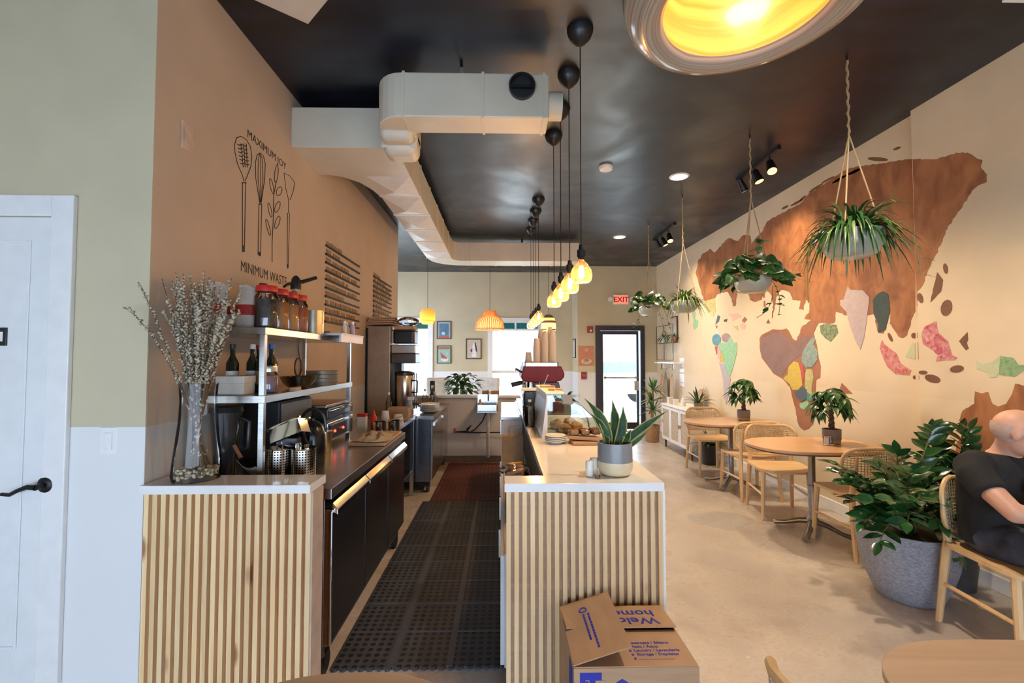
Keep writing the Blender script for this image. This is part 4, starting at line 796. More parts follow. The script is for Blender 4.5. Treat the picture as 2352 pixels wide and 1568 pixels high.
obj('cloth', G().grid(lambda u,v: ((u-.5)*.24+.02*math.sin(6*v), (v-.4)*.36+.02*math.cos(5*u), .004+hh[int(v*13)][int(u*13)]*(1-abs(2*u-1)**3)*(1-abs(2*v-1)**4)), 14, 14), cl, t, smooth=180); obj('hem', G().tube([((u/8-.5)*.22,-.13+.02*math.cos(5*u/8),.008) for u in range(9)],.004,5), cl, t)
# prep table beyond the fridge
PT = .841
t = thing('prep_table', 'stainless prep table beyond the fridge', 'table', (-.93,3.74,0)); obj('top', G().box(-.55,0,0,1.2,PT-.04,PT-.001), steel, t, bevel=.003); obj('undershelf', G().box(-.53,-.03,.03,1.17,.25,.27), steel, t)
for (x, y) in ((-.03,.03),(-.03,1.17),(-.52,.03),(-.52,1.17)): obj('leg', G().box(x-.018,x+.018,y-.018,y+.018,0,PT-.04), steel, t)
paper = P('paper_white', (.70,.66,.58), .7, var=.03)
def stack_cups(name, label, x, y, z, n, r=.04, h=.10, step=.012, mat=None, group=None):
    t = thing(name, label, 'cups', (x,y,z), group=group)
    me = G().lathe([(r,0),(r*1.02,.004),(r*.72,h),(r*.68,h)], 18, capb=False).mesh('cup', True); me.materials.append(mat or paper)
    for k in range(n): obj('cup', me, None, t, (0,0,k*step))
    return t
stack_cups('cup_stack','short stack of upturned paper cups on the prep table', at_y(885,948,4.1).x, 4.1, PT, 5)
stack_cups('cup_stack','second short stack of upturned paper cups, toward the coffee urn', at_y(915,952,4.2).x, 4.2, PT, 3, r=.05,h=.08)
t = thing('salt_carton', 'white carton with red top on the prep table', 'carton', (at_y(832,985,3.86).x,3.86,PT)); obj('carton', G().box(-.035,.035,-.03,.03,0,.13), paper, t, bevel=.002); obj('red_top', G().box(-.036,.036,-.031,.031,.13,.155), redp, t, bevel=.003)
lathe_thing('sauce_bottle', 'red sauce bottle beside the white carton', 'bottle', (at_y(858,975,3.95).x,3.95,PT), [('bottle',[(.028,0),(.028,.11),(.012,.14)],redp),('cap',[(.013,.14),(.006,.17)],redp)])
for k, (px, y) in enumerate(((872,3.85),(905,3.92))):
    p = at_y(px,985,y); t = thing('saucepan', ('small steel saucepan with its handle toward the aisle, left of the pair','steel saucepan with a long handle, right of the pair')[k], 'saucepan', (p.x,y,PT), group='steel saucepans on the prep table')
    obj('pan', G().lathe([(.05,0),(.052,.09),(.050,.09),(.048,.006)],20,capt=False), chrome, t, smooth=True); obj('handle', G().tube([(.05,0,.08),(.10,.02,.10),(.18,.05,.13)],[.007,.008,.007],6,flat=.5), chrome, t, smooth=True)
t = thing('spray_bottle', 'spray bottle with a red and white trigger at the far end of the prep table', 'spray bottle', (-.97,4.80,PT)); obj('bottle', G().lathe([(.036,0),(.038,.10),(.03,.15),(.014,.18)],18), P('blue_liquid',(.25,.33,.42),.15), t, smooth=True); obj('label_band', G().lathe([(.0385,.03),(.0385,.09)],18), P('blue_label',(.10,.16,.30),.5,col2=(.5,.1,.08),vs=20), t, smooth=True); obj('trigger_head', G().box(-.016,.05,-.014,.014,.18,.215).box(.02,.03,-.006,.006,.14,.18), wp, t, bevel=.004); obj('red_nozzle', G().box(-.03,.0,-.012,.012,.195,.215), redp, t, bevel=.003); 
t = thing('black_glove_bundle', 'black rubber gloves hanging over the prep table corner', 'gloves', (-.885,3.79,PT-.17)); obj('gloves', G().grid(lambda u,v: (.035*math.cos(2*PI*u)*(1+.3*math.sin(9*u)), .05*math.sin(2*PI*u), .16*v), 16, 6, cu=True), blackp, t, smooth=True); obj('fingers', G().tube([(0,-.02,0),(.01,-.025,-.06)],.011,6).tube([(0,0,0),(.0,0,-.075)],.011,6).tube([(0,.02,0),(.01,.025,-.06)],.011,6), blackp, t, smooth=True)
t = thing('cardboard_carton', 'small brown carton between the cups and the coffee urn', 'box', (at_y(925,962,4.62).x-.02,4.58,PT)); obj('carton', G().box(-.10,.10,-.08,.08,0,.13), cardb, t, bevel=.002); obj('tape', G().box(-.1005,.1005,-.02,.02,.125,.131), kraft, t)
lathe_thing('syrup_bottle', 'clear syrup bottle in front of the coffee urn', 'bottle', (at_y(893,915,4.75).x,4.75,PT), [('bottle',[(.03,0),(.03,.17),(.012,.21),(.012,.24)],GLASS('bottle_glass',(.8,.75,.65))),('cap',[(.014,.24),(.014,.265)],wp)])
# back counter fridge + coffee urn
BT = .83
t = thing('back_counter_fridge', 'second stainless counter fridge at the far end of the aisle', 'fridge', (-.75,5.0,0)); obj('body', G().box(-.74,-.03,0,1.40,.12,BT-.04), steeld, t, bevel=.003); obj('worktop', G().box(-.745,.01,-.01,1.42,BT-.04,BT), steel, t, bevel=.003)
for k in range(2): dd = obj('door', G().box(-.03,-.004,.02+k*.69,.69+k*.69,.14,BT-.06), steel, t, bevel=.003); obj('handle', G().box(-.004,.012,.10+k*.69,.55+k*.69,BT-.12,BT-.09), chrome, dd)
for (x, y) in ((-.06,.06),(-.06,1.34),(-.68,.06)): obj('caster', cw, None, t, (x,y,0))
t = thing('steel_cabinet', 'tall narrow steel cabinet standing against the peach wall', 'cabinet', (-1.49,5.03,BT)); obj('body', G().box(0,.26,0,.40,0,.98), P('warm_steel',(.42,.34,.26),.35,metal=.9,var=.05), t, bevel=.004); obj('door_edge', G().box(-.0,.02,-.012,0,.02,.96), blackm, t)
t = thing('coffee_urn', 'tall stainless coffee brewer with a black base and side taps', 'coffee brewer', (-1.085,5.12,BT)); 
obj('urn', G().lathe([(.10,.06),(.105,.07),(.105,.42),(.10,.44)],28), P('urn_steel',(.62,.54,.44),.2,metal=1), t, smooth=True); obj('base', G().lathe([(.10,0),(.10,.055)],24), blackp, t, smooth=True); obj('lid', G().lathe([(.108,.44),(.108,.47),(.05,.485)],24), blackp, t, smooth=True); obj('back_column', G().box(-.13,-.05,.06,.2,0,.77), blackp, t, bevel=.004); obj('brew_head', G().box(-.14,.13,-.06,.22,.57,.68), P('brew_panel',(.10,.09,.085),.3,metal=.5), t, bevel=.01); obj('brew_top', G().box(-.14,.13,-.06,.22,.68,.78), steel, t, bevel=.01)
obj('sight_tube', G().cyl((.115,-.03,.07),(.115,-.03,.46),.008,n=8).cyl((.13,.0,.07),(.13,.0,.46),.008,n=8), chrome, t, smooth=True); obj('tap', G().tube([(.10,-.02,.12),(.16,-.03,.12),(.17,-.03,.09)],.010,8), blackp, t, smooth=True); obj('handle', G().tube([(.10,-.04,.25),(.15,-.06,.25),(.15,-.06,.38),(.10,-.04,.38)],.009,8), blackp, t, smooth=True)
t = thing('black_tub', 'black plastic tub on top of the coffee brewer', 'tub', (-1.085,5.16,BT+.79)); obj('tub', G().prism(rrect(.24,.24,.03),0,.14), blackp, t, bevel=.01); obj('rim', G().prism(rrect(.26,.26,.03),.14,.152), blackp, t)
t = thing('tray_and_bag', 'cardboard tray under a crumpled clear bag on the black tub', 'tray', (-1.085,5.16,BT+.945)); obj('tray', G().box(-.11,.11,-.11,.11,0,.04), cardb, t, bevel=.003); rn = random.Random(5)
obj('clear_bag', G().grid(lambda u,v: ((.11+.02*math.sin(14*u+3*v))*math.sin(PI*v)*math.cos(2*PI*u)+.02, (.11+.02*math.cos(11*u))*math.sin(PI*v)*math.sin(2*PI*u), .042+.11*(.5-.5*math.cos(PI*v))), 18, 8, cu=True), GLASS('clear_film',(.93,.93,.95),base=.15), t, smooth=True)
t = thing('folded_boxes', 'pile of folded cardboard on the steel cabinet', 'cardboard', (-1.36,5.22,BT+1.0));
for k in range(4): obj('sheet', G().box(-.13,.16,-.17,.17,k*.022,k*.022+.016,cboxM((0,0,.0),(0,R(-1-k*.5),R(6*k-8)))), cardb, t)
def plate_stack(label, x, y, z, n, r=.11, st=.012, group=None):
    t = thing('plate_stack', label, 'plates', (x,y,z), group=group); me = G().lathe([(r*.55,0),(r*.6,.004),(r*.95,.016),(r,.019),(r*.96,.021),(r*.55,.009)],28).mesh('plate',True); me.materials.append(ceram)
    for k in range(n): obj('plate', me, None, t, (0,0,k*st))
    return t
plate_stack('tall stack of white plates on the far counter fridge', -.85, 5.34, BT+.001, 7)
plate_stack('second stack of white plates behind the tall one', -.87, 5.60, BT+.001, 6)
for k, (x, y, h) in enumerate(((-1.0,5.95,.20),(-.92,6.05,.24),(-.86,5.9,.17))):
    lathe_thing('clear_bottle', ('clear pump bottle by the far window, left','tall clear bottle by the far window, middle','short clear bottle by the far window, right')[k], 'bottle', (x,y,BT), [('bottle',[(.035,0),(.035,h*.65),(.014,h*.85),(.014,h)],GLASS('bottle_glass2',(.85,.9,.92))),('cap',[(.016,h),(.016,h+.03)],wp)], 'bottles by the far window')
t = thing('black_speaker', 'slim black speaker standing on the aisle half wall', 'speaker', (at_y(993,890,6.52).x,6.52,.935)); obj('body', G().prism(rrect(.07,.06,.015),0,.20), blackp, t, bevel=.005); obj('base', G().prism(rrect(.085,.075,.015),0,.012), blackm, t)
# hand sink
p = at_y(1121, 930, 6.3); t = thing('hand_sink', 'small stainless hand sink with dispensers on the aisle half wall', 'sink', (p.x,6.43,0))
obj('basin', G().box(-.15,.13,-.24,.0,.72,.74).box(-.15,.13,-.24,-.225,.74,.83).box(-.15,-.135,-.24,0,.74,.83).box(.115,.13,-.24,0,.74,.83), steel, t, bevel=.004); obj('backsplash', G().box(-.15,.13,-.012,0,.72,.95), steel, t); obj('drain_pipe', G().cyl((0,-.12,.72),(0,-.12,.10),.022,n=12), P('pvc',(.62,.60,.56),.4), t, smooth=True)
obj('faucet', G().tube([(0,-.03,.86),(0,-.03,.98),(0,-.08,1.01),(0,-.13,.98)],.010,8), chrome, t, smooth=True); obj('supply_pipe', G().tube([(-.02,-.06,.72),(-.08,-.05,.58),(-.18,-.04,.47),(-.26,-.04,.42),(-.30,-.04,.47),(-.24,-.03,.52),(-.30,-.03,.44),(-.46,-.02,.43)],.010,6).tube([(-.46,-.02,.43),(-.2,-.02,.42),(.25,-.02,.42)],.009,6), blackp, t, smooth=True)
obj('red_valve', G().box(-.485,-.455,-.035,-.005,.41,.48), redp, t, bevel=.003)
lathe_thing('soap_bottle', 'orange soap pump bottle on the hand sink', 'soap bottle', (p.x-.115,6.36,.742), [('bottle',[(.026,0),(.026,.09),(.012,.11)],P('orange_soap',(.55,.27,.12),.3)),('pump',[(.008,.11),(.008,.14)],blackp)])
t = thing('paper_towel_box', 'brown paper towels lying on the sink splashback', 'paper towels', (p.x+.02,6.5,.952)); obj('towels', G().box(-.11,.13,-.05,.06,-.016,.045), kraft, t, bevel=.003); obj('band', G().box(-.02,.02,-.0505,.0605,-.0155,.0455), wp, t)
# ============================================================ SERVICE COUNTER ITEMS
CZ = CT+.001
# pastry case
pc0 = at_z(1266,1013,CZ); CX0, CX1, CY0, CY1 = .29, .645, pc0.y+.10, pc0.y+1.0; CH = .285
t = thing('pastry_case', 'glass pastry case with curved front and white back on the counter', 'display case', (CX0,CY0,CZ)); w = CX1-CX0; L_ = CY1-CY0
frost = P('frosted_white', (.74,.70,.64), .35, var=.03)
prof = [(w,0),(w-.01,.06),(w-.05,.14),(w-.12,.21),(w-.2,.25),(w-.24,CH)]
obj('base_shelf', G().box(0,w,0,L_,0,.012), frost, t, bevel=.002); obj('back_panel', G().box(0,.008,0,L_,.012,CH), frost, t); obj('back_flange', G().add([(-.03,0,0),(0,0,0),(0,0,.24),(-.03,L_,0),(0,L_,0),(0,L_,.24)],[(0,2,1),(3,4,5),(0,3,5,2),(0,1,4,3)]), frost, t)
obj('top_shelf', G().box(-.005,w-.235,-.005,L_,CH,CH+.012), frost, t, bevel=.002)
obj('end_glass', G().prism([(0.008,.012)]+[(a,b_) for a,b_ in prof]+[(.008,CH)], 0, .005, Matrix(((1,0,0,0),(0,0,1,0),(0,1,0,0),(0,0,0,1)))), GLASS('green_edge_glass',(.86,.93,.90)), t)
obj('end_glass', G().prism([(0.008,.012)]+[(a,b_) for a,b_ in prof]+[(.008,CH)], L_-.005, L_, Matrix(((1,0,0,0),(0,0,1,0),(0,1,0,0),(0,0,0,1)))), glass, t)
obj('curved_glass', G().grid(lambda u,v: (prof[int(round(u*5))][0], v*L_, prof[int(round(u*5))][1]+.012*(1-u)), 6, 2), glass, t, smooth=True)
obj('glass_edge', G().tube([(a,-.001,b_) for a,b_ in prof],.0035,5), P('green_glass_edge',(.10,.22,.19),.2), t); obj('glass_edge', G().tube([(0,-.001,CH),(w-.24,-.001,CH)],.0035,5), P('green_glass_edge',(.1,.2,.2)), t); obj('edge_rail', G().tube([(a+.004,L_*.45,b_+.008) for a,b_ in prof],.007,6), blackm, t)
obj('middle_shelf', G().box(.01,w-.12,.02,L_-.02,.15,.155), glass, t)
obj('price_card', G().box(.11,.17,-.008,-.002,.225,CH-.002), P('grey_card',(.28,.26,.22),.6), t)
crust = P('bread_crust', (.42,.20,.075), .65, var=.2, vs=25, bump=.4, bs=60)
for k, (x, y, rx, ry) in enumerate(((.42,CY0+.13,.055,.07),(.52,CY0+.22,.05,.06),(.40,CY0+.34,.055,.07),(.51,CY0+.45,.05,.06))):
    b_ = thing('bread_loaf', ('round loaf at the near end of the pastry case','brown roll beside the round loaf in the case','loaf in the middle of the pastry case','roll at the far end of the pastry case')[k], 'bread', (x,y,CZ+.013), group='loaves inside the pastry case')
    obj('crumb', G().lathe([(rx*.8,0),(rx,.02),(rx*.9,.045),(rx*.5,.062),(0,.066)],18,sy=ry/rx,capt=False), crust, b_, smooth=True); obj('score_mark', G().tube([(-rx*.5,-.01,.058),(0,0,.066),(rx*.5,.01,.056)],.005,5), P('flour_cut',(.60,.40,.20),.8), b_, smooth=True)
# boards and wrapped pastries in front of the case
p = at_z(1340,1018,CZ); t = thing('serving_board', 'wooden serving board in front of the pastry case', 'serving board', (p.x,p.y-.02,CZ), .03); obj('board', G().box(-.075,.135,-.045,.085,0,.018), boardw, t, bevel=.003); obj('edge_band', G().box(-.0755,.1355,-.0455,.0855,.006,.010), kraft, t)
t = thing('kraft_tray', 'tilted kraft tray of wrapped pastries on the serving board', 'tray', (p.x+.01,p.y+.02,CZ+.030)); Mt = cboxM((0,0,.0),(R(4),R(3),R(-6))); obj('tray', G().box(-.10,.12,-.055,.055,0,.008,Mt).box(-.10,.12,-.055,-.05,.008,.02,Mt), cardb, t)
film = GLASS('pastry_film',(.95,.93,.9),base=.10)
for k in range(3):
    b_ = thing('wrapped_pastry', ('film wrapped pastry on the kraft tray, left','film wrapped pastry on the kraft tray, middle','dark film wrapped cake on the kraft tray, right')[k], 'pastry', (p.x-.055+.065*k,p.y+.025,CZ+.046+.004*k), .2*k, group='wrapped pastries on the kraft tray')
    obj('pastry', G().prism(rrect(.055,.07,.015),0,.032), P(('past0','past1','past2')[k],((.50,.26,.11),(.46,.23,.10),(.28,.10,.05))[k],.6,bump=.3), b_, bevel=.010, smooth=True); obj('film', G().prism(rrect(.06,.076,.016),-.001,.036), film, b_, bevel=.012, smooth=True)
p = at_z(1276,1018,CZ); plate_stack('short stack of pale plates at the counter edge by the pastry case', p.x, p.y+.01, CZ, 4, .066, .0105)
# wooden boards on the case top
for k, (x, y, a) in enumerate(((.30,CY0+.55,0.1),(.345,CY0+.22,-.05),(.40,CY0+.24,.0))):
    t = thing('wooden_sign_board', ('long wooden board lying on the pastry case top','short wooden block on the pastry case top, left','short wooden block on the pastry case top, right')[k], 'board', (x,y,CZ+CH+.0125), a, group='wooden boards on the pastry case'); obj('board', G().box(-.02 if k else 0.0,.025 if k else .11,-.03,.03,0,.012), boardw, t, bevel=.002); obj('edge', G().box(-.015 if k else .01,.02 if k else .1,-.0305,.0305,.004,.008), kraft, t)
p = at_z(1300,898,CZ+CH); t = thing('napkin_box', 'white paper box beside the coffee machine', 'box', (.33,4.25,CZ)); obj('box', G().box(0,.12,0,.16,0,.245), P('box_paper',(.72,.66,.60),.7), t, bevel=.003); obj('slot', G().box(.03,.09,-.001,.0,.10,.16), kraft, t)
t = thing('small_jar', 'small clear jar on the white paper box', 'jar', (.39,4.34,CZ+.246)); obj('glass_body', G().lathe([(.03,0),(.032,.05),(.03,.055)],16,capt=False), glass, t, smooth=True); obj('straw', G().cyl((0,0,.003),(.05,.0,.12),.003,n=6), wp, t)
# black grinder with glassware
t = thing('coffee_grinder', 'black box shaped appliance at the barista side of the counter', 'appliance', (.195,4.0,CZ)); obj('body', G().box(0,.13,0,.24,.01,.235), P('grinder_black',(.012,.014,.018),.25), t, bevel=.012); obj('side_panel', G().box(-.004,.0,.03,.21,.03,.21), P('blue_black',(.05,.07,.10),.3), t, bevel=.003); obj('top_tray', G().box(-.02,.13,-.01,.25,.236,.25), wp, t, bevel=.003); obj('foot', G().box(.01,.12,.01,.23,0,.01), blackp, t)
p = at_z(1220,968,CZ)
def tumbler(label, x, y, n): 
    t = thing('glass_stack', label, 'glasses', (x,y,CZ), group='glass tumblers by the black appliance'); me = G().lathe([(.032,0),(.036,.008),(.042,.07),(.040,.07),(.033,.012)],18,capt=False).mesh('tumbler',True); me.materials.append(GLASS('tumbler_glass',(.86,.88,.84),base=.12))
    for k in range(n): obj('tumbler', me, None, t, (0,0,k*.028))
for k, (x, y, n) in enumerate(((.213,3.50,4),(.213,3.70,3),(.213,3.80,3))): tumbler(('stack of glass tumblers nearest the counter edge','stack of glass tumblers against the case','stack of glass tumblers next to the black appliance')[k], x, y, n)
t = lathe_thing('water_bottle', 'clear plastic water bottle among the tumblers', 'bottle', (.218,3.60,CZ), [('bottle',[(.03,0),(.032,.10),(.028,.14),(.012,.165),(.012,.18)],GLASS('pet',(.86,.92,.90),base=.1)),('label_band',[(.0325,.05),(.0325,.09)],P('green_label',(.15,.30,.18),.5)),('cap',[(.014,.18),(.014,.195)],wp)])
# espresso machine (seen from its right end)
ER = P('machine_red', (.19,.005,.003), .35, var=.05, spec=.22); ERD = P('machine_dark_red', (.06,.006,.004), .3)
EY0, EY1 = 5.0, 5.75
t = thing('espresso_machine', 'glossy red espresso machine stacked with paper cups', 'espresso machine', (0,EY0,CZ)); LE = EY1-EY0
MX = Matrix(((1,0,0,0),(0,0,1,0),(0,1,0,0),(0,0,0,1)))
def ep(px, py): q = at_y(px,py,EY0); return (q.x, q.z-CZ)
body = [ep(*q) for q in ((1202,841),(1290,841),(1297,858),(1296,866),(1289,874),(1270,878),(1215,878),(1200,874),(1197,864))]
obj('body', G().prism(body, 0, LE, MX), ER, t, bevel=.012, seg=3)
low = [ep(*q) for q in ((1223,878),(1284,878),(1287,890),(1285,905),(1278,905),(1276,898),(1262,896),(1224,897))]
obj('lower_body', G().prism(low, .01, LE-.01, MX), ERD, t, bevel=.006)
for (px, y) in ((1228,.06),(1280,.06),(1228,LE-.06),(1280,LE-.06)): q = ep(px,900); obj('foot', G().cyl((q[0],y,0),(q[0],y,q[1]),.018,n=12), chrome, t, smooth=True)
dr = ep(1200,915); obj('drip_tray', G().box(dr[0],ep(1285,900)[0],.02,LE-.02,.03,.06), chrome, t, bevel=.004)
for k in range(2):
    y = .14+.4*k; a = ep(1207,878); gh = obj('group_head', G().cyl((a[0]+.02,y,a[1]-.0),(a[0]+.02,y,a[1]-.10),.034,.03,n=16), chrome, t, smooth=True); h0 = ep(1200,880); h1 = ep(1176,888); obj('portafilter', G().tube([(h0[0]+.03,y,h0[1]-.01),(h0[0]-.01,y,h0[1]-.012),(h1[0],y,h1[1])],[.012,.014,.016],10), blackp, gh, smooth=True)
sv0 = ep(1200,856); sv1 = ep(1184,848); obj('steam_knob', G().tube([(sv0[0],.06,sv0[1]),(sv1[0]+.02,.06,sv1[1]),(sv1[0],.06,sv1[1])],[.012,.012,.022],10), blackp, t, smooth=True); obj('steam_wand', G().tube([(a[0]-.02,.05,a[1]+.02),(a[0]-.04,.04,a[1]-.1),(a[0]-.02,.04,a[1]-.2)],.005,6), chrome, t, smooth=True)
tp = body[0][1]; rail_pts = [(body[0][0]+.02,.02,tp+.04),(body[1][0]-.04,.02,tp+.04),(body[1][0]-.04,LE-.02,tp+.04),(body[0][0]+.02,LE-.02,tp+.04)]
obj('cup_rail', G().tube(rail_pts,.005,6,closed=True), P('rail_grey',(.35,.40,.34),.3,metal=.5), t); obj('rail_glass', G().box(body[0][0]+.02,body[1][0]-.04,.018,.022,tp,tp+.038), GLASS('rail_glass',(.75,.82,.74),base=.1), t)
for q in rail_pts: obj('rail_post', G().cyl((q[0],q[1],tp-.005),(q[0],q[1],tp+.045),.006,n=6), blackm, t)
cupm = P('cup_cream', (.70,.55,.38), .6, var=.03)
cme = G().lathe([(.040,0),(.0415,.004),(.030,.105),(.028,.105)], 18, capb=False).mesh('cup', True); cme.materials.append(cupm)
for k, (px, ytop, yy) in enumerate(((1233,775,.10),(1252,762,.10),(1269,756,.10),(1214,806,.14),(1243,756,.30),(1262,750,.30))):
    b0 = at_y(px, 835, EY0+yy); top = at_y(px, ytop, EY0+yy).z; z0 = CZ+tp+.0125 if False else CZ+tp
    s_ = thing('cup_stack', ('front stack of paper cups on the espresso machine, left','front stack of paper cups on the espresso machine, middle','front stack of paper cups on the espresso machine, right','low stack of paper cups at the barista edge of the machine','rear stack of paper cups on the espresso machine, left','rear stack of paper cups on the espresso machine, right')[k], 'cups', (b0.x,EY0+yy,z0), group='paper cup stacks on the espresso machine')
    n = max(3,int((top-z0-.105)/.013)+1)
    for j in range(n): obj('cup', cme, None, s_, (0,0,j*.013))
b0 = at_y(1222,835,EY0+.05); s_ = thing('cup_stack', 'single tiny upturned cup at the front of the espresso machine', 'cups', (b0.x,EY0+.055,CZ+tp), group='paper cup stacks on the espresso machine'); c2 = obj('cup', cme, None, s_); c2.scale = (.6,.6,.6)
# under-bar items
UZ = .581
p = at_z(1188,1056,UZ); t = thing('paper_bag', 'brown paper carrier bag with twisted handles below the counter', 'bag', (.10,3.75,UZ))
obj('bag', G().box(-.10,.075,-.06,.06,0,.25), kraft, t, bevel=.004); obj('handle', G().tube([(-.04,-.058,.24),(-.04,-.058,.31),(-.025,-.058,.34),(.0,-.058,.34),(.015,-.058,.31),(.015,-.058,.24)],.008,6), P('kraft_handle',(.42,.27,.14),.8), t, smooth=True)
for k, (px, py, lab, c) in enumerate(((1200,1045,'small pale tin below the counter edge',(.45,.45,.32)),(1212,1050,'yellow and blue tin below the counter edge',(.55,.45,.08)))):
    q = at_z(px,py+8,UZ); lathe_thing('food_tin', lab, 'tin', (.085+.065*k,3.28+.05*k,UZ), [('can',[(.028,0),(.028,.11)],P('tin%d'%k,c,.4)),('band',[(.0285,.02),(.0285,.045)],P('tinband%d'%k,((.2,.25,.1),(.03,.05,.35))[k],.4)),('lid',[(.026,.11),(.026,.114)],chrome)], 'tins below the counter edge')
t = thing('black_bin', 'black open bin below the counter beside the aisle', 'bin', (.02,2.46,UZ)); obj('bin', G().box(0,.15,0,.42,0,.008).box(0,.008,0,.42,.008,.19).box(.142,.15,0,.42,.008,.19).box(.008,.142,0,.008,.008,.19).box(.008,.142,.412,.42,.008,.19), blackp, t); obj('rim', G().box(-.006,.0,-.004,.424,.18,.192), blackp, t)
rn = random.Random(9)
t = thing('plastic_wrapped_bundle', 'crumpled clear plastic bag spilling over the black bin', 'plastic bag', (.04,2.68,UZ+.195)); obj('bag', G().grid(lambda u,v: (-.05+.16*v+.01*math.sin(20*u), (.075+.022*math.sin(17*u+5*v))*math.cos(2*PI*u)*(.4+.6*math.sin(PI*min(1,v*.9+.1))), .034+(.028+.008*math.cos(23*u))*math.sin(2*PI*u)*(.5+.5*math.sin(PI*min(1,v+.1)))), 22, 10, cu=True), GLASS('crinkle_film',(.80,.83,.9),base=.22), t, smooth=True); obj('contents', G().prism(rrect(.11,.12,.02,cx=.035),.006,.05), P('bag_contents',(.14,.15,.14),.5,col2=(.5,.2,.05),vs=10), t, bevel=.01)
t = thing('snack_packet', 'yellow snack packet beside the plastic bag', 'packet', (.10,3.02,UZ)); obj('packet', G().box(-.05,.05,-.03,.03,0,.19,cboxM((0,0,.0),(R(-12),0,.4))), P('yellow_packet',(.55,.33,.06),.4), t, bevel=.01); obj('print', G().box(-.03,.03,-.0312,-.030,.06,.14,cboxM((0,0,.0),(R(-12),0,.4))), P('packet_print',(.12,.05,.02),.5), t)
t = thing('knife_rail', 'dark panel with a steel bar beneath the counter edge', 'rail', (wx0+.0415,2.10,.66)); obj('panel', G().box(0,.012,0,.5,0,.20), P('panel_dark',(.03,.03,.035),.3), t); obj('bar', G().cyl((-.012,.05,.12),(-.012,.45,.12),.006,n=8), chrome, t, smooth=True)
# snake plant + shakers on the counter
p = at_z(1421,1097,CZ); px_, py_ = p.x, p.y+.065
t = thing('snake_plant', 'snake plant in a grey and cream ceramic pot on the counter', 'potted plant', (px_,py_,CZ))
potp = [(.055,0),(.068,.008),(.078,.03),(.080,.055),(.0785,.062)]
obj('pot_base', G().lathe(potp,36), P('cream_glaze',(.62,.52,.34),.35,var=.04), t, smooth=True); obj('pot_band', G().lathe([(.0785,.062),(.078,.09),(.077,.145),(.070,.145),(.070,.128)],36,capb=False,capt=False), P('grey_glaze',(.21,.21,.215),.25,var=.03), t, smooth=True); obj('soil', G().lathe([(0,.13),(.071,.128)],24,capb=False,capt=False), soil, t)
def snakem():
    m = P('snake_leaf', (.030,.085,.026), .5, spec=.25, var=.3, vs=26, stretch=(1,1,.5)); nt = m.node_tree; N = nt.nodes; L = nt.links; b = N['Principled BSDF']
    at = N.new('ShaderNodeUVMap'); sp = N.new('ShaderNodeSeparateXYZ'); L.new(at.outputs[0], sp.inputs[0])
    a = N.new('ShaderNodeMath'); a.operation = 'SUBTRACT'; a.inputs[1].default_value = .5; L.new(sp.outputs[0], a.inputs[0]); ab = N.new('ShaderNodeMath'); ab.operation = 'ABSOLUTE'; L.new(a.outputs[0], ab.inputs[0]); r = N.new('ShaderNodeMapRange'); r.inputs[1].default_value = .36; r.inputs[2].default_value = .42; L.new(ab.outputs[0], r.inputs[0])
    mx = N.new('ShaderNodeMix'); mx.data_type = 'RGBA'; L.new(r.outputs[0], mx.inputs[0]); L.new(b.inputs['Base Color'].links[0].from_socket, mx.inputs[6]); mx.inputs[7].default_value = (.32,.30,.08,1); L.new(mx.outputs[2], b.inputs['Base Color']); return m
snm = snakem()
def blade(pts, widths, nrm, cup=.25, nu=5):
    pts = [Vector(p) for p in pts]; n = len(pts); vs = []; uv = []
    for i, p in enumerate(pts):
        tg = (pts[min(i+1,n-1)]-pts[max(i-1,0)]).normalized(); nn = Vector(nrm); sd = tg.cross(nn)
        sd = sd.normalized() if sd.length > 1e-4 else Vector((1,0,0)); up = sd.cross(tg)
        for j in range(nu):
            u = j/(nu-1); o = (u-.5)*2; vs.append(tuple(p+sd*o*widths[i]+up*cup*widths[i]*o*o)); uv.append((u,i/(n-1)))
    fs = [(i*nu+j, i*nu+j+1, (i+1)*nu+j+1, (i+1)*nu+j) for i in range(n-1) for j in range(nu-1)]
    return vs, fs, uv
def blade_obj(name, pts, widths, nrm, mat, parent, cup=.25, nu=5, thick=0):
    vs, fs, uv = blade(pts, widths, nrm, cup, nu); me = bpy.data.meshes.new(name); me.from_pydata(vs,[],fs); ul = me.uv_layers.new(name='UVMap')
    for l in me.loops: ul.data[l.index].uv = uv[l.vertex_index]
    me.polygons.foreach_set('use_smooth',[True]*len(me.polygons)); me.materials.append(mat); o = link(name, me, parent)
    if thick: s_ = o.modifiers.new('s','SOLIDIFY'); s_.thickness = thick; s_.offset = 0
    return o
def bz(p0, p1, p2, n=9): return [tuple((1-t)**2*a+2*t*(1-t)*b_+t*t*c for a,b_,c in zip(p0,p1,p2)) for t in [i/(n-1) for i in range(n)]]
def sleaf(tip_px, mid_px, dy, base, wmax, dmid=0):
    tip = at_y(*tip_px, py_+dy); mid = at_y(*mid_px, py_+dmid); o = Vector((px_,py_,CZ)); b_ = Vector((base[0],base[1],.12)); mid = mid-o; tip = tip-o
    ctrl = mid*2-(b_+tip)*.5; pts = bz(b_,ctrl,tip,11); ws = [wmax*.86*(.45+.55*math.sin(PI*min(1,(i/10)*.85+.12)))*(1 if i<8 else max(.03,(10-i)/3)) for i in range(11)]
    blade_obj('leaf', pts, ws, (0,-1,0.25), snm, t, .3, 5, .002)
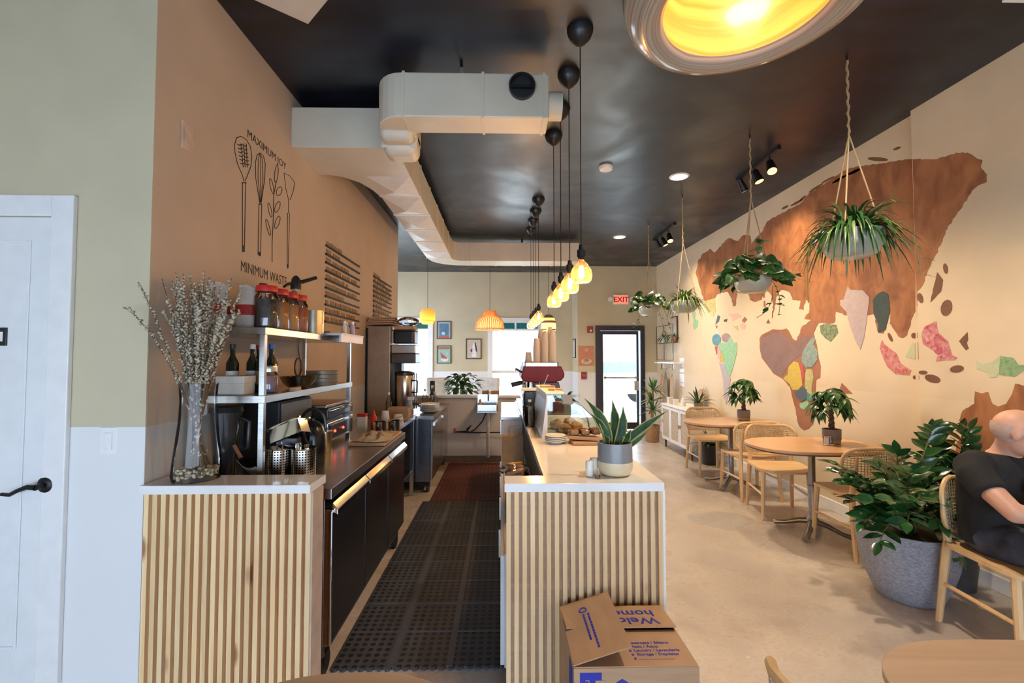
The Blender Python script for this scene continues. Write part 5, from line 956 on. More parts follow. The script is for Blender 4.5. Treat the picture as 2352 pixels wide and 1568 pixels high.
for a in (((1342,914),(1386,972),.02,(-.03,0),.026), ((1406,917),(1412,975),.06,(-.01,.03),.026,.04), ((1431,932),(1428,985),-.01,(.0,-.01),.026), ((1533,943),(1465,990),.0,(.02,.0),.022), ((1492,986),(1458,1015),-.03,(.04,-.02),.013), ((1354,948),(1385,985),-.03,(-.04,-.01),.020), ((1450,985),(1436,1010),-.05,(.02,-.03),.022), ((1383,995),(1397,1015),-.05,(-.04,-.03),.016)): sleaf(*a)
for k, (px, py) in enumerate(((1356,1096),(1368,1092))):
    q = at_z(px,py,CZ); t = thing('shaker', ('pale ceramic shaker on the counter, nearer the camera','pale ceramic shaker on the counter, partly behind the other')[k], 'shaker', (q.x,q.y+.02+.02*k,CZ), group='pale shakers beside the snake plant'); obj('body', G().lathe([(.0165,0),(.0175,.003),(.0175,.066),(.0155,.07)],18), P('pale_glaze',(.66,.66,.58),.3,var=.03), t, smooth=True); obj('holes', G().lathe([(.004,.0702),(.003,.0706)],8), blackp, t)
p = at_z(1384,1100,CZ); lathe_thing('glass_dish', 'small clear glass dish between the shakers and the pot', 'dish', (p.x-.018,p.y+.018,CZ), [('dish',[(.009,0),(.012,.005),(.013,.012),(.011,.012),(.008,.004)],GLASS('dish_glass',(.9,.9,.9),base=.15)),('rim',[(.0132,.011),(.0132,.0125)],glass)])
# plant in a terracotta trough at the counter far end
gleaf = P('leaf_green', (.05,.15,.03), .38, var=.25, vs=12, rnd=.3); gdark = P('leaf_dark', (.025,.085,.02), .3, var=.25, vs=12, rnd=.25); gpale = P('leaf_pale', (.16,.24,.06), .4, var=.25, vs=12, rnd=.25); gzz = P('zz_leaf', (.022,.085,.022), .18, var=.2, vs=10, rnd=.3, coat=.3)
terra = P('terracotta', (.50,.24,.14), .7)
def arch_leaves(parent, c, n, L0, w, mat, seed, up=.6, zdrop=.5, joined=True, name='foliage', el=(.2,1.2)):
    rnd = random.Random(seed); g = G()
    for k in range(n):
        az = rnd.uniform(0,2*PI); e = rnd.uniform(*el); ln = L0*rnd.uniform(.7,1.15); d = Vector((math.cos(az)*math.cos(e),math.sin(az)*math.cos(e),math.sin(e)))
        p0 = Vector(c)+Vector((math.cos(az),math.sin(az),0))*rnd.uniform(0,.03); p1 = p0+d*ln*.6; p2 = p0+d*ln+Vector((0,0,-ln*zdrop*math.cos(e)))
        pts = bz(p0,p1,p2,6); ws = [w*x for x in (.35,.8,1,.85,.5,.04)]
        if joined: vs, fs, uv = blade(pts, ws, (0,0,1) if e < 1.2 else (0,-1,0), .3, 3); g.add(vs, fs)
        else: blade_obj('leaf', pts, ws, (0,0,1), mat, parent, .3, 3)
    if joined: return obj(name, g, mat, parent, smooth=180, kind='stuff')
p = at_y(1340,906,4.4); t = thing('trough_plant', 'leafy plant in a terracotta trough at the counter edge by the pastry case', 'potted plant', (.585,4.4,CZ)); obj('trough', G().box(-.08,.10,-.07,.07,0,.10), terra, t, bevel=.006); obj('rim', G().box(-.085,.105,-.075,.075,.10,.115), terra, t, bevel=.004)
arch_leaves(t, (.03,0,.11), 16, .17, .018, gleaf, 4, joined=False)
# ============================================================ FLOOR MATS
def matm(name, c, hole, sx=.042):
    m = P(name, c, .55, var=.15, vs=8); nt = m.node_tree; N = nt.nodes; L = nt.links; b = N['Principled BSDF']; ge = N.new('ShaderNodeNewGeometry'); sp = N.new('ShaderNodeSeparateXYZ'); L.new(ge.outputs['Position'], sp.inputs[0])
    def q(i):
        a = N.new('ShaderNodeMath'); a.operation = 'DIVIDE'; a.inputs[1].default_value = sx; L.new(sp.outputs[i], a.inputs[0]); f = N.new('ShaderNodeMath'); f.operation = 'FRACT'; L.new(a.outputs[0], f.inputs[0]); s_ = N.new('ShaderNodeMath'); s_.operation = 'SUBTRACT'; s_.inputs[1].default_value = .5; L.new(f.outputs[0], s_.inputs[0]); p = N.new('ShaderNodeMath'); p.operation = 'POWER'; p.inputs[1].default_value = 2; L.new(s_.outputs[0], p.inputs[0]); return p.outputs[0]
    ad = N.new('ShaderNodeMath'); ad.operation = 'ADD'; L.new(q(0), ad.inputs[0]); L.new(q(1), ad.inputs[1]); lt = N.new('ShaderNodeMath'); lt.operation = 'LESS_THAN'; lt.inputs[1].default_value = hole; L.new(ad.outputs[0], lt.inputs[0])
    mx = N.new('ShaderNodeMix'); mx.data_type = 'RGBA'; L.new(lt.outputs[0], mx.inputs[0]); L.new(b.inputs['Base Color'].links[0].from_socket, mx.inputs[6]); mx.inputs[7].default_value = (.003,.003,.003,1); L.new(mx.outputs[2], b.inputs['Base Color'])
    bp = N.new('ShaderNodeBump'); bp.inputs['Strength'].default_value = .8; bp.inputs['Distance'].default_value = .006; bp.invert = True; L.new(lt.outputs[0], bp.inputs['Height']); L.new(bp.outputs[0], b.inputs['Normal']); return m
MX0, MX1, MY0, MY1 = -.80, .028, 2.20, 4.68
rub = matm('black_rubber', (.045,.05,.064), .10); t = thing('black_rubber_mat', 'black perforated rubber mat in the kitchen aisle', 'mat', (MX0,MY0,0)); wM = MX1-MX0; LM = MY1-MY0
obj('mat_body', G().box(0,wM,0,LM,0,.012), rub, t); solid = P('solid_rubber', (.06,.066,.082), .45)
for k in (1,2): obj('long_rib', G().box(wM*k/3-.016,wM*k/3+.016,.0,LM,.012,.0145), solid, t)
for k in range(1,9): obj('cross_rib', G().box(0,wM,LM*k/9-.008,LM*k/9+.008,.0121,.0146), solid, t)
sc = G().lathe([(.012,0),(.012,.011)],10).mesh('edge_scallop'); sc.materials.append(solid)
for k in range(20): obj('edge_scallop', sc, None, t, (.02+k*(wM-.04)/19,-.002,0))
redm = matm('red_rubber', (.12,.022,.014), .075, .05); t = thing('red_rubber_mat', 'dark red perforated mat beyond the black one', 'mat', (-.73,4.70,0)); obj('mat_body', G().box(0,.71,0,1.66,0,.012), redm, t)
for k in range(1,6): obj('cross_rib', G().box(0,.71,1.66*k/6-.008,1.66*k/6+.008,.012,.0142), P('solid_red_rubber',(.13,.03,.02),.6), t)
# ============================================================ DINING CHAIRS
def make_chair(label, loc, rz):
    t = thing('cane_chair', label, 'chair', loc, rz, 'pale wooden cane back chairs')
    def sx(i, ins=1.0):
        return [(a*ins, b_*ins) for a, b_ in superell(.47,.46,4.2,40)]
    g = G(); 
    o = sx(0); n = len(o)
    def zz(x, y): return .45+.012*(abs(x)/.235)**2-.010*max(0,(-y-.12)/.12)
    vs = [(a,b_,zz(a,b_)) for a,b_ in o]+[(a,b_,zz(a,b_)-.020) for a,b_ in o]+[(a*.5,b_*.5,zz(a*.5,b_*.5)) for a,b_ in o]+[(0,0,.45),(0,0,.43)]
    fs = []
    for i in range(n):
        j = (i+1)%n; fs += [(i+n,j+n,j,i),(i,j,j+2*n,i+2*n),(i+2*n,j+2*n,3*n),(j+n,i+n,3*n+1)]
    obj('seat', g.add(vs,fs), seatwood, t, smooth=True)
    for s_ in (-1,1):
        obj('leg', G().tube([(s_*.185,-.175,.435),(s_*.205,-.205,0)],[.022,.016],8), ashwood, t, smooth=True)
        obj('leg', G().tube([(s_*.205,.245,0),(s_*.19,.20,.40),(s_*.185,.195,.46),(s_*.185,.215,.60),(s_*.17,.235,.74)],[.016,.022,.020,.016,.011],8), ashwood, t, smooth=True)
        obj('stretcher', G().tube([(s_*.197,-.19,.22),(s_*.198,.225,.22)],.011,8), ashwood, t, smooth=True)
    obj('cross_stretcher', G().tube([(-.19,.0,.415),(.19,.0,.415)],.013,8), ashwood, t, smooth=True)
    def bk(x, z): 
        return (x, .235-.085*(abs(x)/.235)**2.2+.05*(z-.5), z)
    ring = []
    for (x, z) in rrect(.46,.285,.10,7,0,.655): ring.append(bk(x,z))
    fr_ = obj('back_frame', G().tube(ring,.0125,8,closed=True), ashwood, t, smooth=True)
    g = G(); W_, H_ = .225,.138
    for k in range(23):
        x = -W_+.02+k*(2*W_-.04)/22; hh = H_ if abs(x) < W_-.1 else H_-.1+math.sqrt(max(0,.1**2-(abs(x)-(W_-.1))**2))
        g.tube([bk(x,.655-hh+2*hh*j/4) for j in range(5)],.0042,4,caps=False)
    for k in range(15):
        z = -H_+.01+k*(2*H_-.02)/14; ww = W_ if abs(z) < H_-.1 else W_-.1+math.sqrt(max(0,.1**2-(abs(z)-(H_-.1))**2))
        g.tube([bk(-ww+2*ww*j/8,.655+z) for j in range(9)],.0042,4,caps=False)
    obj('cane_panel', g, cane, t, kind='stuff')
    return t
ch = make_chair('pale cane back chair at the closer table, half behind the big plant', (2.74,3.50,0), PI)
dup(ch, 'pale cane back chair facing the camera behind the closer wooden table', (2.60,4.27,0), R(-12))
dup(ch, 'pale cane back chair at the near side of the farther table', (2.64,4.86,0), PI)
dup(ch, 'pale cane back chair facing the camera behind the farther table, by the white cabinet', (2.66,5.83,0), R(-2))
dup(ch, 'pale cane back chair the seated man sits on', (2.61,2.27,0), R(-6))
dup(ch, 'cane chair whose wrapped back rim peeks up at the bottom edge', (.80,.845,0), R(90))
# ============================================================ TABLES
def make_table(label, loc, w, d, top_m, cat_group, p=2.6, foot=True, rz=0):
    t = thing('pedestal_table', label, 'table', loc, rz, cat_group)
    obj('tabletop', G().prism(superell(w,d,p,56), .715, .738), top_m, t, bevel=.004); obj('edge_band', G().prism([(a*.985,b_*.985) for a,b_ in superell(w,d,p,56)], .704, .715), P('dark_edge',(.10,.06,.04),.5), t)
    obj('pole', G().lathe([(.05,.70),(.05,.69),(.028,.66),(.026,.40),(.032,.395),(.032,.385),(.03,.14),(.045,.12),(.05,.08)],18), iron, t, smooth=True)
    for k in range(4):
        a = PI/4+k*PI/2; c, s_ = math.cos(a), math.sin(a); obj('foot', G().tube([(c*.03,s_*.03,.10),(c*.10,s_*.10,.085),(c*.20,s_*.20,.045),(c*.29,s_*.29,.028)],[.03,.028,.022,.026],10,flat=.8), iron, t, smooth=True)
    return t
TA = make_table('closer pedestal table by the mural with a potted tree on it', (2.60,3.80,0), 1.02, .70, tabwood, 'wooden pedestal tables along the mural wall')
dup(TA, 'farther pedestal table by the mural with a potted tree on it', (2.62,5.20,0))
q1 = at_z(2230,1468,.738); q2 = at_z(1966,1530,.738)
make_table('pale oak table at the bottom right corner closest to the camera', (q2.x+.46,q1.y-.39,0), .92, .78, oakg, 'pale oak tables close to the camera', 3.4, rz=R(-3))
q3 = at_z(820,1542,.738)
make_table('pale oak table whose rim shows at the bottom edge before the kitchen', (q3.x,q3.y-.33,0), .60, .66, oakg, 'pale oak tables close to the camera', 2.6)
# ============================================================ PLANTS
lf1 = None
def leaf_mesh(name, L_, w, mat, cup=.25, bend=.15, shape=(.15,.75,1,.8,.4,.03)):
    n = len(shape); pts = [(0,L_*i/(n-1),-bend*L_*(i/(n-1))**2) for i in range(n)]; vs, fs, uv = blade(pts,[w*s_ for s_ in shape],(0,0,1),cup,3)
    me = bpy.data.meshes.new(name); me.from_pydata(vs,[],fs); me.polygons.foreach_set('use_smooth',[True]*len(me.polygons)); me.materials.append(mat); return me
def orient(d, up=Vector((0,0,1)), roll=0):
    y = Vector(d).normalized(); x = y.cross(up); x = x.normalized() if x.length > 1e-3 else Vector((1,0,0)); z = x.cross(y)
    M = Matrix((x,y,z)).transposed().to_4x4(); return M @ Matrix.Rotation(roll,4,'Y')
def put(name, me, parent, p, d, sc=1.0, roll=0, up=Vector((0,0,1))):
    o = link(name, me, parent); M = Matrix.Translation(Vector(p)) @ orient(d, up, roll) @ Matrix.Scale(sc,4); o.matrix_basis = M; return o
# --- ZZ plant in woven grey planter
potm = P('woven_grey_pot', (.32,.335,.385), .7, var=.18, vs=60, stretch=(1,1,2.5), bump=.6, bs=90)
stem_m = P('zz_stem', (.10,.14,.04), .4)
zzl = leaf_mesh('leaflet', .112, .030, gzz, .22, .12, (.2,.8,1,.9,.55,.03))
def zz_plant(label, loc, pot, fronds, seed, zb, name='zz_plant'):
    t = thing(name, label, 'potted plant', loc); pot(t); rnd = random.Random(seed)
    for (tip, arch, nl) in fronds:
        nl = min(nl, 12)
        b0 = Vector((rnd.uniform(-.06,.06),rnd.uniform(-.06,.06),zb-.02)); tip = Vector(tip); tip.x = min(tip.x, 2.90-loc[0]); mid = (b0+tip)*.5+Vector((0,0,arch)); pts = [Vector(q) for q in bz(b0,mid,tip,12)]
        f = obj('frond', G().tube(pts,[.009-.0006*i for i in range(12)],6), stem_m, t, smooth=True)
        for k in range(nl):
            u = .30+.68*k/(nl-1); i = min(10,int(u*11)); fr_ = u*11-i; p = pts[i].lerp(pts[i+1],fr_); tg = (pts[i+1]-pts[i]).normalized(); sd = tg.cross(Vector((0,0,1))); sd = sd.normalized() if sd.length > .05 else Vector((math.cos(seed+k*0),math.sin(seed),0)); s_ = 1 if k%2 else -1
            put('leaflet', zzl, f, p, tg*.55+sd*s_*.85+Vector((0,0,rnd.uniform(.0,.3))), rnd.uniform(.85,1.15)*(1 if k < nl-2 else .8), roll=s_*rnd.uniform(-.2,.4), up=Vector((rnd.uniform(-.5,.5),rnd.uniform(-1.1,-.2),.8)))
        put('leaflet', zzl, f, pts[-1], (pts[-1]-pts[-2]), .8)
    return t
def bigpot(t):
    obj('pot', G().lathe([(.15,0),(.165,.01),(.205,.10),(.24,.22),(.258,.36),(.262,.42),(.250,.42),(.246,.36),(.22,.2)],48,capt=False), potm, t, smooth=True); obj('soil', G().lathe([(0,.385),(.246,.375)],24,capb=False,capt=False), soil, t)
PX, PY = 2.50, 2.80
def rel(px, py, dy=0): q = at_y(px,py,PY+dy); return (q.x-PX, dy, q.z)
fr_list = [(rel(2150,980,.15),.16,15),(rel(1905,1062,-.05),.14,15),(rel(1925,1085,.1),.16,14),(rel(1975,1100,-.15),.12,13),(rel(1960,1150,-.1),.12,13),(rel(1985,1200,-.2),.16,12),(rel(2010,1065,.2),.16,14),(rel(2060,1040,.0),.14,14),(rel(2100,1080,-.2),.12,13),(rel(2200,1270,-.22),.26,13),(rel(2150,1150,-.3),.16,13),(rel(2225,1045,.15),.16,14),(rel(2190,1110,.1),.14,13),(rel(2130,1060,.2),.14,13),(rel(2050,1150,-.34),.14,12),(rel(2030,1110,.25),.14,13),(rel(2085,1200,-.38),.2,12),(rel(2020,1245,-.3),.22,11),(rel(2120,1110,-.05),.10,12),(rel(2200,1160,-.1),.16,12),(rel(1945,1110,-.12),.14,12),(rel(2000,1150,-.25),.14,12),(rel(2080,1120,-.25),.12,12),(rel(2160,1200,-.3),.2,12),(rel(2110,1150,-.35),.16,12)]
zz_plant('large zz plant in a woven grey planter beside the seated man', (PX,PY,0), bigpot, fr_list, 11, .40)
def darkpot(t): obj('pot', G().lathe([(.11,0),(.15,.38),(.14,.38),(.12,.1)],28,capt=False), P('charcoal_pot',(.05,.05,.055),.5), t, smooth=True); obj('soil', G().lathe([(0,.35),(.138,.35)],20,capb=False,capt=False), soil, t)
P2X, P2Y = 2.90, 2.92
def rel2(px, py, dy=0): q = at_y(px,py,P2Y+dy); return (q.x-P2X, dy, q.z)
zz_plant('second zz plant in a dark pot behind the seated man', (P2X,P2Y,0), darkpot, [(rel2(2290,985,-.15),.14,13),(rel2(2330,990,.1),.14,13),(rel2(2235,1050,-.1),.12,12),(rel2(2345,1060,-.1),.12,12),((.12,-.1,1.0),.14,12),((.14,.12,.9),.14,12)], 5, .36)
# --- hanging plants
bowlm = P('sage_bowl', (.33,.36,.31), .22, var=.05, vs=6); bowlg = P('grey_bowl', (.34,.35,.29), .25, var=.06, vs=6)
def hanging(name, label, px, ceil_py, bot_py, R_, Hb, bowl):
    c = at_z(px, ceil_py, H); zb = at_y(px, bot_py, c.y).z
    t = thing(name, label, 'hanging plant', (c.x,c.y,zb), group='hanging bowls of plants along the mural side')
    obj('bowl', G().lathe([(R_*.55,0),(R_*.78,Hb*.12),(R_*.95,Hb*.45),(R_,Hb*.8),(R_*.97,Hb),(R_*.92,Hb),(R_*.9,Hb*.6)],36,capt=False), bowl, t, smooth=True); obj('soil', G().lathe([(0,Hb*.88),(R_*.92,Hb*.85)],20,capb=False,capt=False), soil, t)
    top = H-zb; kz = Hb+ (top-Hb)*.55
    for k in range(3):
        a = R(90+120*k+10); obj('rope', G().cyl((math.cos(a)*R_*.95,math.sin(a)*R_*.95,Hb*.97),(0,0,kz),.0045,n=6), rope, t)
    obj('braided_rope', G().tube([(.004*math.sin(q*1.7),.004*math.cos(q*1.7),kz+(top-.03-kz)*q/24) for q in range(25)],[.0055+.002*(q%2) for q in range(25)],6), rope, t, smooth=True)
    obj('ceiling_hook', G().cyl((0,0,top-.035),(0,0,top),.006,n=8), blackm, t); return t, Hb, R_
def spider(t, Hb, R_, n, L0, mat, seed, w=.008):
    rnd = random.Random(seed)
    for k in range(n):
        az = rnd.uniform(0,2*PI); c, s_ = math.cos(az), math.sin(az); ln = L0*rnd.uniform(.7,1.2); p0 = (c*R_*rnd.uniform(0,.5),s_*R_*rnd.uniform(0,.5),Hb*.88)
        if rnd.random() < .32: r1 = R_*rnd.uniform(.2,.7); r2 = r1+ln*rnd.uniform(.15,.55); z1 = Hb+ln*rnd.uniform(.5,.75); z2 = Hb+ln*rnd.uniform(.15,.55)
        else: r1 = R_*rnd.uniform(.85,1.25); r2 = R_*1.06+ln*rnd.uniform(.04,.6); z1 = Hb+ln*rnd.uniform(.25,.6); z2 = Hb-ln*rnd.uniform(.15,.85)
        blade_obj('leaf', bz(p0,(c*r1,s_*r1,z1),(c*r2,s_*r2,z2),8), [w*x for x in (.6,.9,1,1,.9,.7,.45,.05)], (c*.3,s_*.3,1), mat if rnd.random() > .3 else gpale, t, .35, 3)
t, Hb, R_ = hanging('hanging_spider_plant','big spider plant in a sage green bowl hanging closest to the camera',1945,128,592,.165,.155,bowlm); spider(t,Hb,R_,210,.30,gdark,1,.0105)
vine = P('vine_stem', (.14,.17,.05), .5); spl_leaf = leaf_mesh('leaf',.10,.006,gpale,.3,.3)
def runner(t, pts, n, seed, leafm, sc=1):
    rnd = random.Random(seed); pts = [Vector(p) for p in pts]; r_ = obj('runner', G().tube(pts,.0025,5), vine, t)
    for k in range(n):
        i = rnd.randrange(len(pts)//3,len(pts)); put('leaf', leafm, t, pts[i], (rnd.uniform(-1,1),rnd.uniform(-1,1),rnd.uniform(-.3,.8)), sc*rnd.uniform(.7,1.1))
runner(t, bz((.05,0,Hb),(.18,.0,Hb+.25),(.30,-.02,Hb+.20),8), 9, 1, spl_leaf); runner(t, bz((.08,0,Hb),(.42,.0,Hb+.22),(.42,0,-.1),10), 12, 2, spl_leaf); runner(t, bz((-.08,0,Hb),(-.3,.0,Hb+.2),(-.28,0,-.28),10), 16, 3, spl_leaf, .7)
poth = leaf_mesh('leaf',.085,.038,gleaf,.2,.25,(.55,1,.95,.75,.4,.03)); pothd = leaf_mesh('leaf',.085,.038,gdark,.2,.25,(.55,1,.95,.75,.4,.03))
def pothos(t, Hb, R_, n, seed, sc=1.0, spread=.17):
    rnd = random.Random(seed)
    for k in range(n):
        az = rnd.uniform(0,2*PI); f = rnd.random()**.6; rr = R_*1.45*f; p = Vector((math.cos(az)*rr,math.sin(az)*rr,Hb+.01+spread*(1-f*f)*rnd.uniform(.5,1.1)-(.06*rnd.random() if f > .8 else 0)))
        obj('petiole', G().tube(bz((p.x*.3,p.y*.3,Hb*.88),(p.x*.6,p.y*.6,p.z+.03),tuple(p),4),.002,4), vine, t)
        put('leaf', poth if rnd.random() < .45 else pothd, t, p, (math.cos(az)*.8,math.sin(az)*.8-.2,rnd.uniform(-.7,.2)), sc*rnd.uniform(.75,1.25), rnd.uniform(-.5,.5), Vector((-.2,-.8,.8)))
t, Hb, R_ = hanging('hanging_pothos','pothos with round leaves in a grey bowl, second hanging plant from the camera',1722,310,672,.142,.13,bowlg); pothos(t,Hb,R_,105,2,1.2)
runner(t, bz((.05,0,Hb),(.02,.0,.40),(.09,0,.42),8), 6, 5, poth, .9); runner(t, bz((.1,0,Hb),(.26,-.05,.18),(.36,-.08,.12),8), 6, 6, poth, .6); runner(t, bz((.1,-.05,Hb),(.2,-.1,.0),(.14,-.12,-.20),10), 7, 7, pothd, .6); runner(t, bz((.14,-.05,.05),(.12,-.1,-.15),(-.04,-.12,-.22),8), 5, 8, pothd, .55)
t, Hb, R_ = hanging('hanging_spider_plant','pale grassy spider plant hanging third from the camera',1567,448,718,.15,.13,bowlg); spider(t,Hb,R_,100,.27,gpale,7,.010)
t, Hb, R_ = hanging('hanging_pothos','leafy trailing plant in a grey bowl hanging farthest, near the exit sign',1489,512,724,.15,.13,bowlg); pothos(t,Hb,R_,70,8,1.2); runner(t, bz((-.1,0,Hb),(-.12,.0,-.05),(-.22,0,-.16),8), 5, 9, poth, .6); runner(t, bz((.12,0,Hb),(.2,.0,-.1),(.22,0,-.45),10), 9, 10, pothd, .5); runner(t, bz((.14,-.1,Hb),(.3,-.05,-.1),(.32,0,-.52),10), 9, 12, poth, .5)
# --- money trees on the two tables
mtl = leaf_mesh('leaf',.13,.024,gdark,.25,.45); mtl2 = leaf_mesh('leaf',.13,.024,gleaf,.25,.45); trunk = P('braided_trunk',(.10,.05,.03),.7,bump=.5,bs=60); gpot = P('grey_clay_pot',(.20,.17,.14),.6); gpot2 = P('tan_clay_band',(.40,.28,.18),.7)
def money_tree(label, loc, h, seed, sc=1.0):
    t = thing('money_tree', label, 'potted plant', loc, group='potted trees on the wooden tables'); rnd = random.Random(seed)
    obj('pot', G().lathe([(.062,.03),(.068,.035),(.07,.12),(.063,.12),(.062,.10)],24,capt=False), gpot, t, smooth=True); obj('pot_base', G().lathe([(.058,0),(.064,.004),(.065,.035)],24), gpot2, t, smooth=True); obj('soil', G().lathe([(0,.108),(.063,.106)],16,capb=False,capt=False), soil, t)
    for k in range(3): obj('trunk', G().tube([(.016*math.cos(q*1.1+k*2.1)*(1-.3*q/8),.016*math.sin(q*1.1+k*2.1)*(1-.3*q/8),.10+(h*.42)*q/8) for q in range(9)],[.013-.0007*q for q in range(9)],7), trunk, t, smooth=True)
    zt = .10+h*.36
    for k in range(17):
        az = 2.4*k+rnd.uniform(-.3,.3); e = -.15+1.6*((k%6)/5); ln = h*.36*rnd.uniform(.7,1.1); tip = Vector((math.cos(az)*math.cos(e)*ln*.8,math.sin(az)*math.cos(e)*ln*.8,zt+math.sin(e)*ln*1.15+.05))
        obj('petiole', G().tube(bz((0,0,zt-.01),(tip.x*.4,tip.y*.4,tip.z+.01),tuple(tip),5),.003,5), vine, t)
        for j in range(6):
            a2 = az+(j-2.5)*.8; put('leaf', mtl if rnd.random() < .6 else mtl2, t, tip, (math.cos(a2),math.sin(a2),rnd.uniform(-.9,.0)), sc*rnd.uniform(.75,1.1), rnd.uniform(-.3,.3))
    return t
money_tree('money tree in a small grey pot on the closer table', (2.80,3.83,.739), .42, 3, 1.0)
money_tree('money tree in a small grey pot on the farther table', (2.80,5.24,.739), .42, 6, 1.0)
p = Vector((2.71,3.74,.739)); t = thing('condiment_caddy', 'small white caddy beside the pot on the closer table', 'caddy', p); obj('holder', G().box(-.03,.03,-.02,.02,0,.012), wp, t, bevel=.002)
for k in range(2): obj('shaker', G().lathe([(.012,.012),(.012,.055),(.009,.062)],14,c=(-.015+.03*k,0,0)), glass if k else wp, t, smooth=True)
obj('card', G().box(-.028,.028,.014,.018,.012,.07), wp, t)
# --- willow branches in a glass vase
vb = at_z(447,1104,CT); VX, VY = vb.x, CF+.075
t = thing('willow_vase', 'tall glass vase of pussy willow branches on the half wall', 'vase', (VX,VY,CT+.001))
obj('glass', G().lathe([(.070,0),(.090,.006),(.095,.03),(.085,.13),(.072,.25),(.068,.34),(.073,.415)],40,capt=False), GLASS('vase_glass',(.98,.98,.96),base=.02,ior=1.16), t, smooth=True)
rnd = random.Random(21); g = G(); pebm = P('vase_pebbles',(.48,.40,.28),.4,var=.4,vs=50)
for k in range(150):
    a = rnd.uniform(0,2*PI); r_ = .078*math.sqrt(rnd.random()); g.ball((r_*math.cos(a),r_*math.sin(a),.018+rnd.uniform(0,.035)),(rnd.uniform(.006,.011),rnd.uniform(.006,.011),rnd.uniform(.005,.008)),6,4)
obj('pebbles', g, pebm, t, smooth=180, kind='stuff')
bark = P('willow_bark',(.10,.055,.03),.6); catm = P('willow_catkin',(.46,.41,.30),.8,var=.25,vs=60)
tips = [at_y(*q, VY+dy)-Vector((VX,VY,CT)) for q, dy in (((286,706),-.13),((318,648),-.13),((372,640),-.08),((396,645),.05),((420,665),.08),((446,648),-.04),((458,650),.03),((478,638),-.06),((492,645),.04),((508,650),.0),((522,668),-.02))]
for k in range(38):
    a = rnd.uniform(0,2*PI); r_ = .17*math.sqrt(rnd.random()); tips.append(Vector((r_*math.cos(a)+.015,r_*math.sin(a)*.6,rnd.uniform(.66,.90))))
cg = G()
for k, tip in enumerate(tips):
    m0 = Vector((max(-.055,min(.055,tip.x*.28)),max(-.05,min(.05,tip.y*.35)),.415)); b0 = Vector((-tip.x*.2,-tip.y*.2,.06)); b0.x = max(-.06,min(.06,b0.x)); b0.y = max(-.06,min(.06,b0.y))
    up = bz(m0,(m0+(m0-b0)*.55+(tip-m0)*.15),tip,8); pts = [tuple(b0),tuple(b0.lerp(m0,.5))]+up
    obj('branch', G().tube(pts,[.0035,.0033,.003,.0028,.0026,.0024,.0021,.0018,.0015,.0012],5), bark, t)
    L_ = len(up); nc = 36
    for j in range(nc):
        u = (j/nc)**1.25*(L_-1); i = int(u); q = Vector(up[i]).lerp(Vector(up[min(i+1,L_-1)]),u-i); d = Vector((rnd.uniform(-1,1),rnd.uniform(-1,1),rnd.uniform(.1,1))).normalized(); s_ = rnd.uniform(.7,1.1)
        cg.ball((0,0,0),(.0056*s_,.0056*s_,.0092*s_),5,4,Matrix.Translation(q+d*.006) @ d.to_track_quat('Z','Y').to_matrix().to_4x4())
    for j in range(6):
        q = b0.lerp(m0,rnd.uniform(.1,1)); cg.ball(tuple(q+Vector((rnd.uniform(-.006,.006),rnd.uniform(-.006,.006),0))),(.004,.004,.006),5,4)
obj('catkins', cg, catm, t, smooth=180, kind='stuff')
# --- floor plants near the exit
p = at_z(1503,1016,0); t = thing('dracaena', 'tall bushy dracaena in a wicker pot beside the exit door', 'potted plant', (p.x,p.y+.1,0)); obj('pot', G().lathe([(.10,0),(.11,.01),(.128,.29),(.118,.29),(.11,.1)],24,capt=False), P('wicker',(.40,.21,.10),.8,var=.25,vs=60,bump=.6,bs=120), t, smooth=True); obj('soil', G().lathe([(0,.27),(.118,.27)],16,capb=False,capt=False), soil, t)
for k, (x, y, h) in enumerate(((-.02,0,.55),(.03,.03,.80),(.0,-.04,.36))):
    obj('cane', G().tube([(x*.5,y*.5,.26),(x,y,.26+h*.8)],.016,8), P('cane_bark',(.30,.20,.11),.7), t, smooth=True); arch_leaves(t,(x,y,.26+h*.8),26,.30,.018,gleaf if k else gpale,30+k,joined=False,el=(-.2,1.3),zdrop=.35)
p = at_z(1614,1062,0); t = thing('floor_plant', 'dark leafed plant in a black pot on the floor behind the far chair', 'potted plant', (p.x+.06,6.28,0)); obj('pot', G().lathe([(.10,0),(.13,.27),(.12,.27),(.10,.05)],20,capt=False), blackp, t, smooth=True); obj('soil', G().lathe([(0,.25),(.12,.25)],16,capb=False,capt=False), soil, t); arch_leaves(t,(0,0,.25),34,.26,.02,gdark,40,joined=False,el=(.3,1.4))
# --- plant and white seats beyond the aisle half wall
p = at_y(1060,905,7.5); t = thing('lobby_plant', 'round bushy green plant in a white tub beyond the aisle half wall', 'potted plant', (p.x,7.5,0)); obj('tub', G().lathe([(.16,.30),(.2,.72),(.19,.72),(.17,.4)],24,capt=False), wp, t, smooth=True); obj('stand', G().lathe([(.15,.0),(.15,.30)],20), wp, t); obj('soil', G().lathe([(0,.70),(.19,.70)],16,capb=False,capt=False), soil, t)
bl = leaf_mesh('leaf',.15,.042,gdark,.2,.35); rnd = random.Random(3)
obj('stems', G().tube([(0,0,.69),(0,0,1.0)],.03,6), vine, t)
for k in range(110):
    a = rnd.uniform(0,2*PI); e = rnd.uniform(-.5,1.5); r_ = rnd.uniform(.12,.27); put('leaf', bl, t, (r_*math.cos(a)*math.cos(e)*1.05,r_*math.sin(a)*math.cos(e),.98+r_*math.sin(e)*.9), (math.cos(a),math.sin(a),rnd.uniform(-.6,.5)), rnd.uniform(.7,1.1), rnd.uniform(-.4,.4))
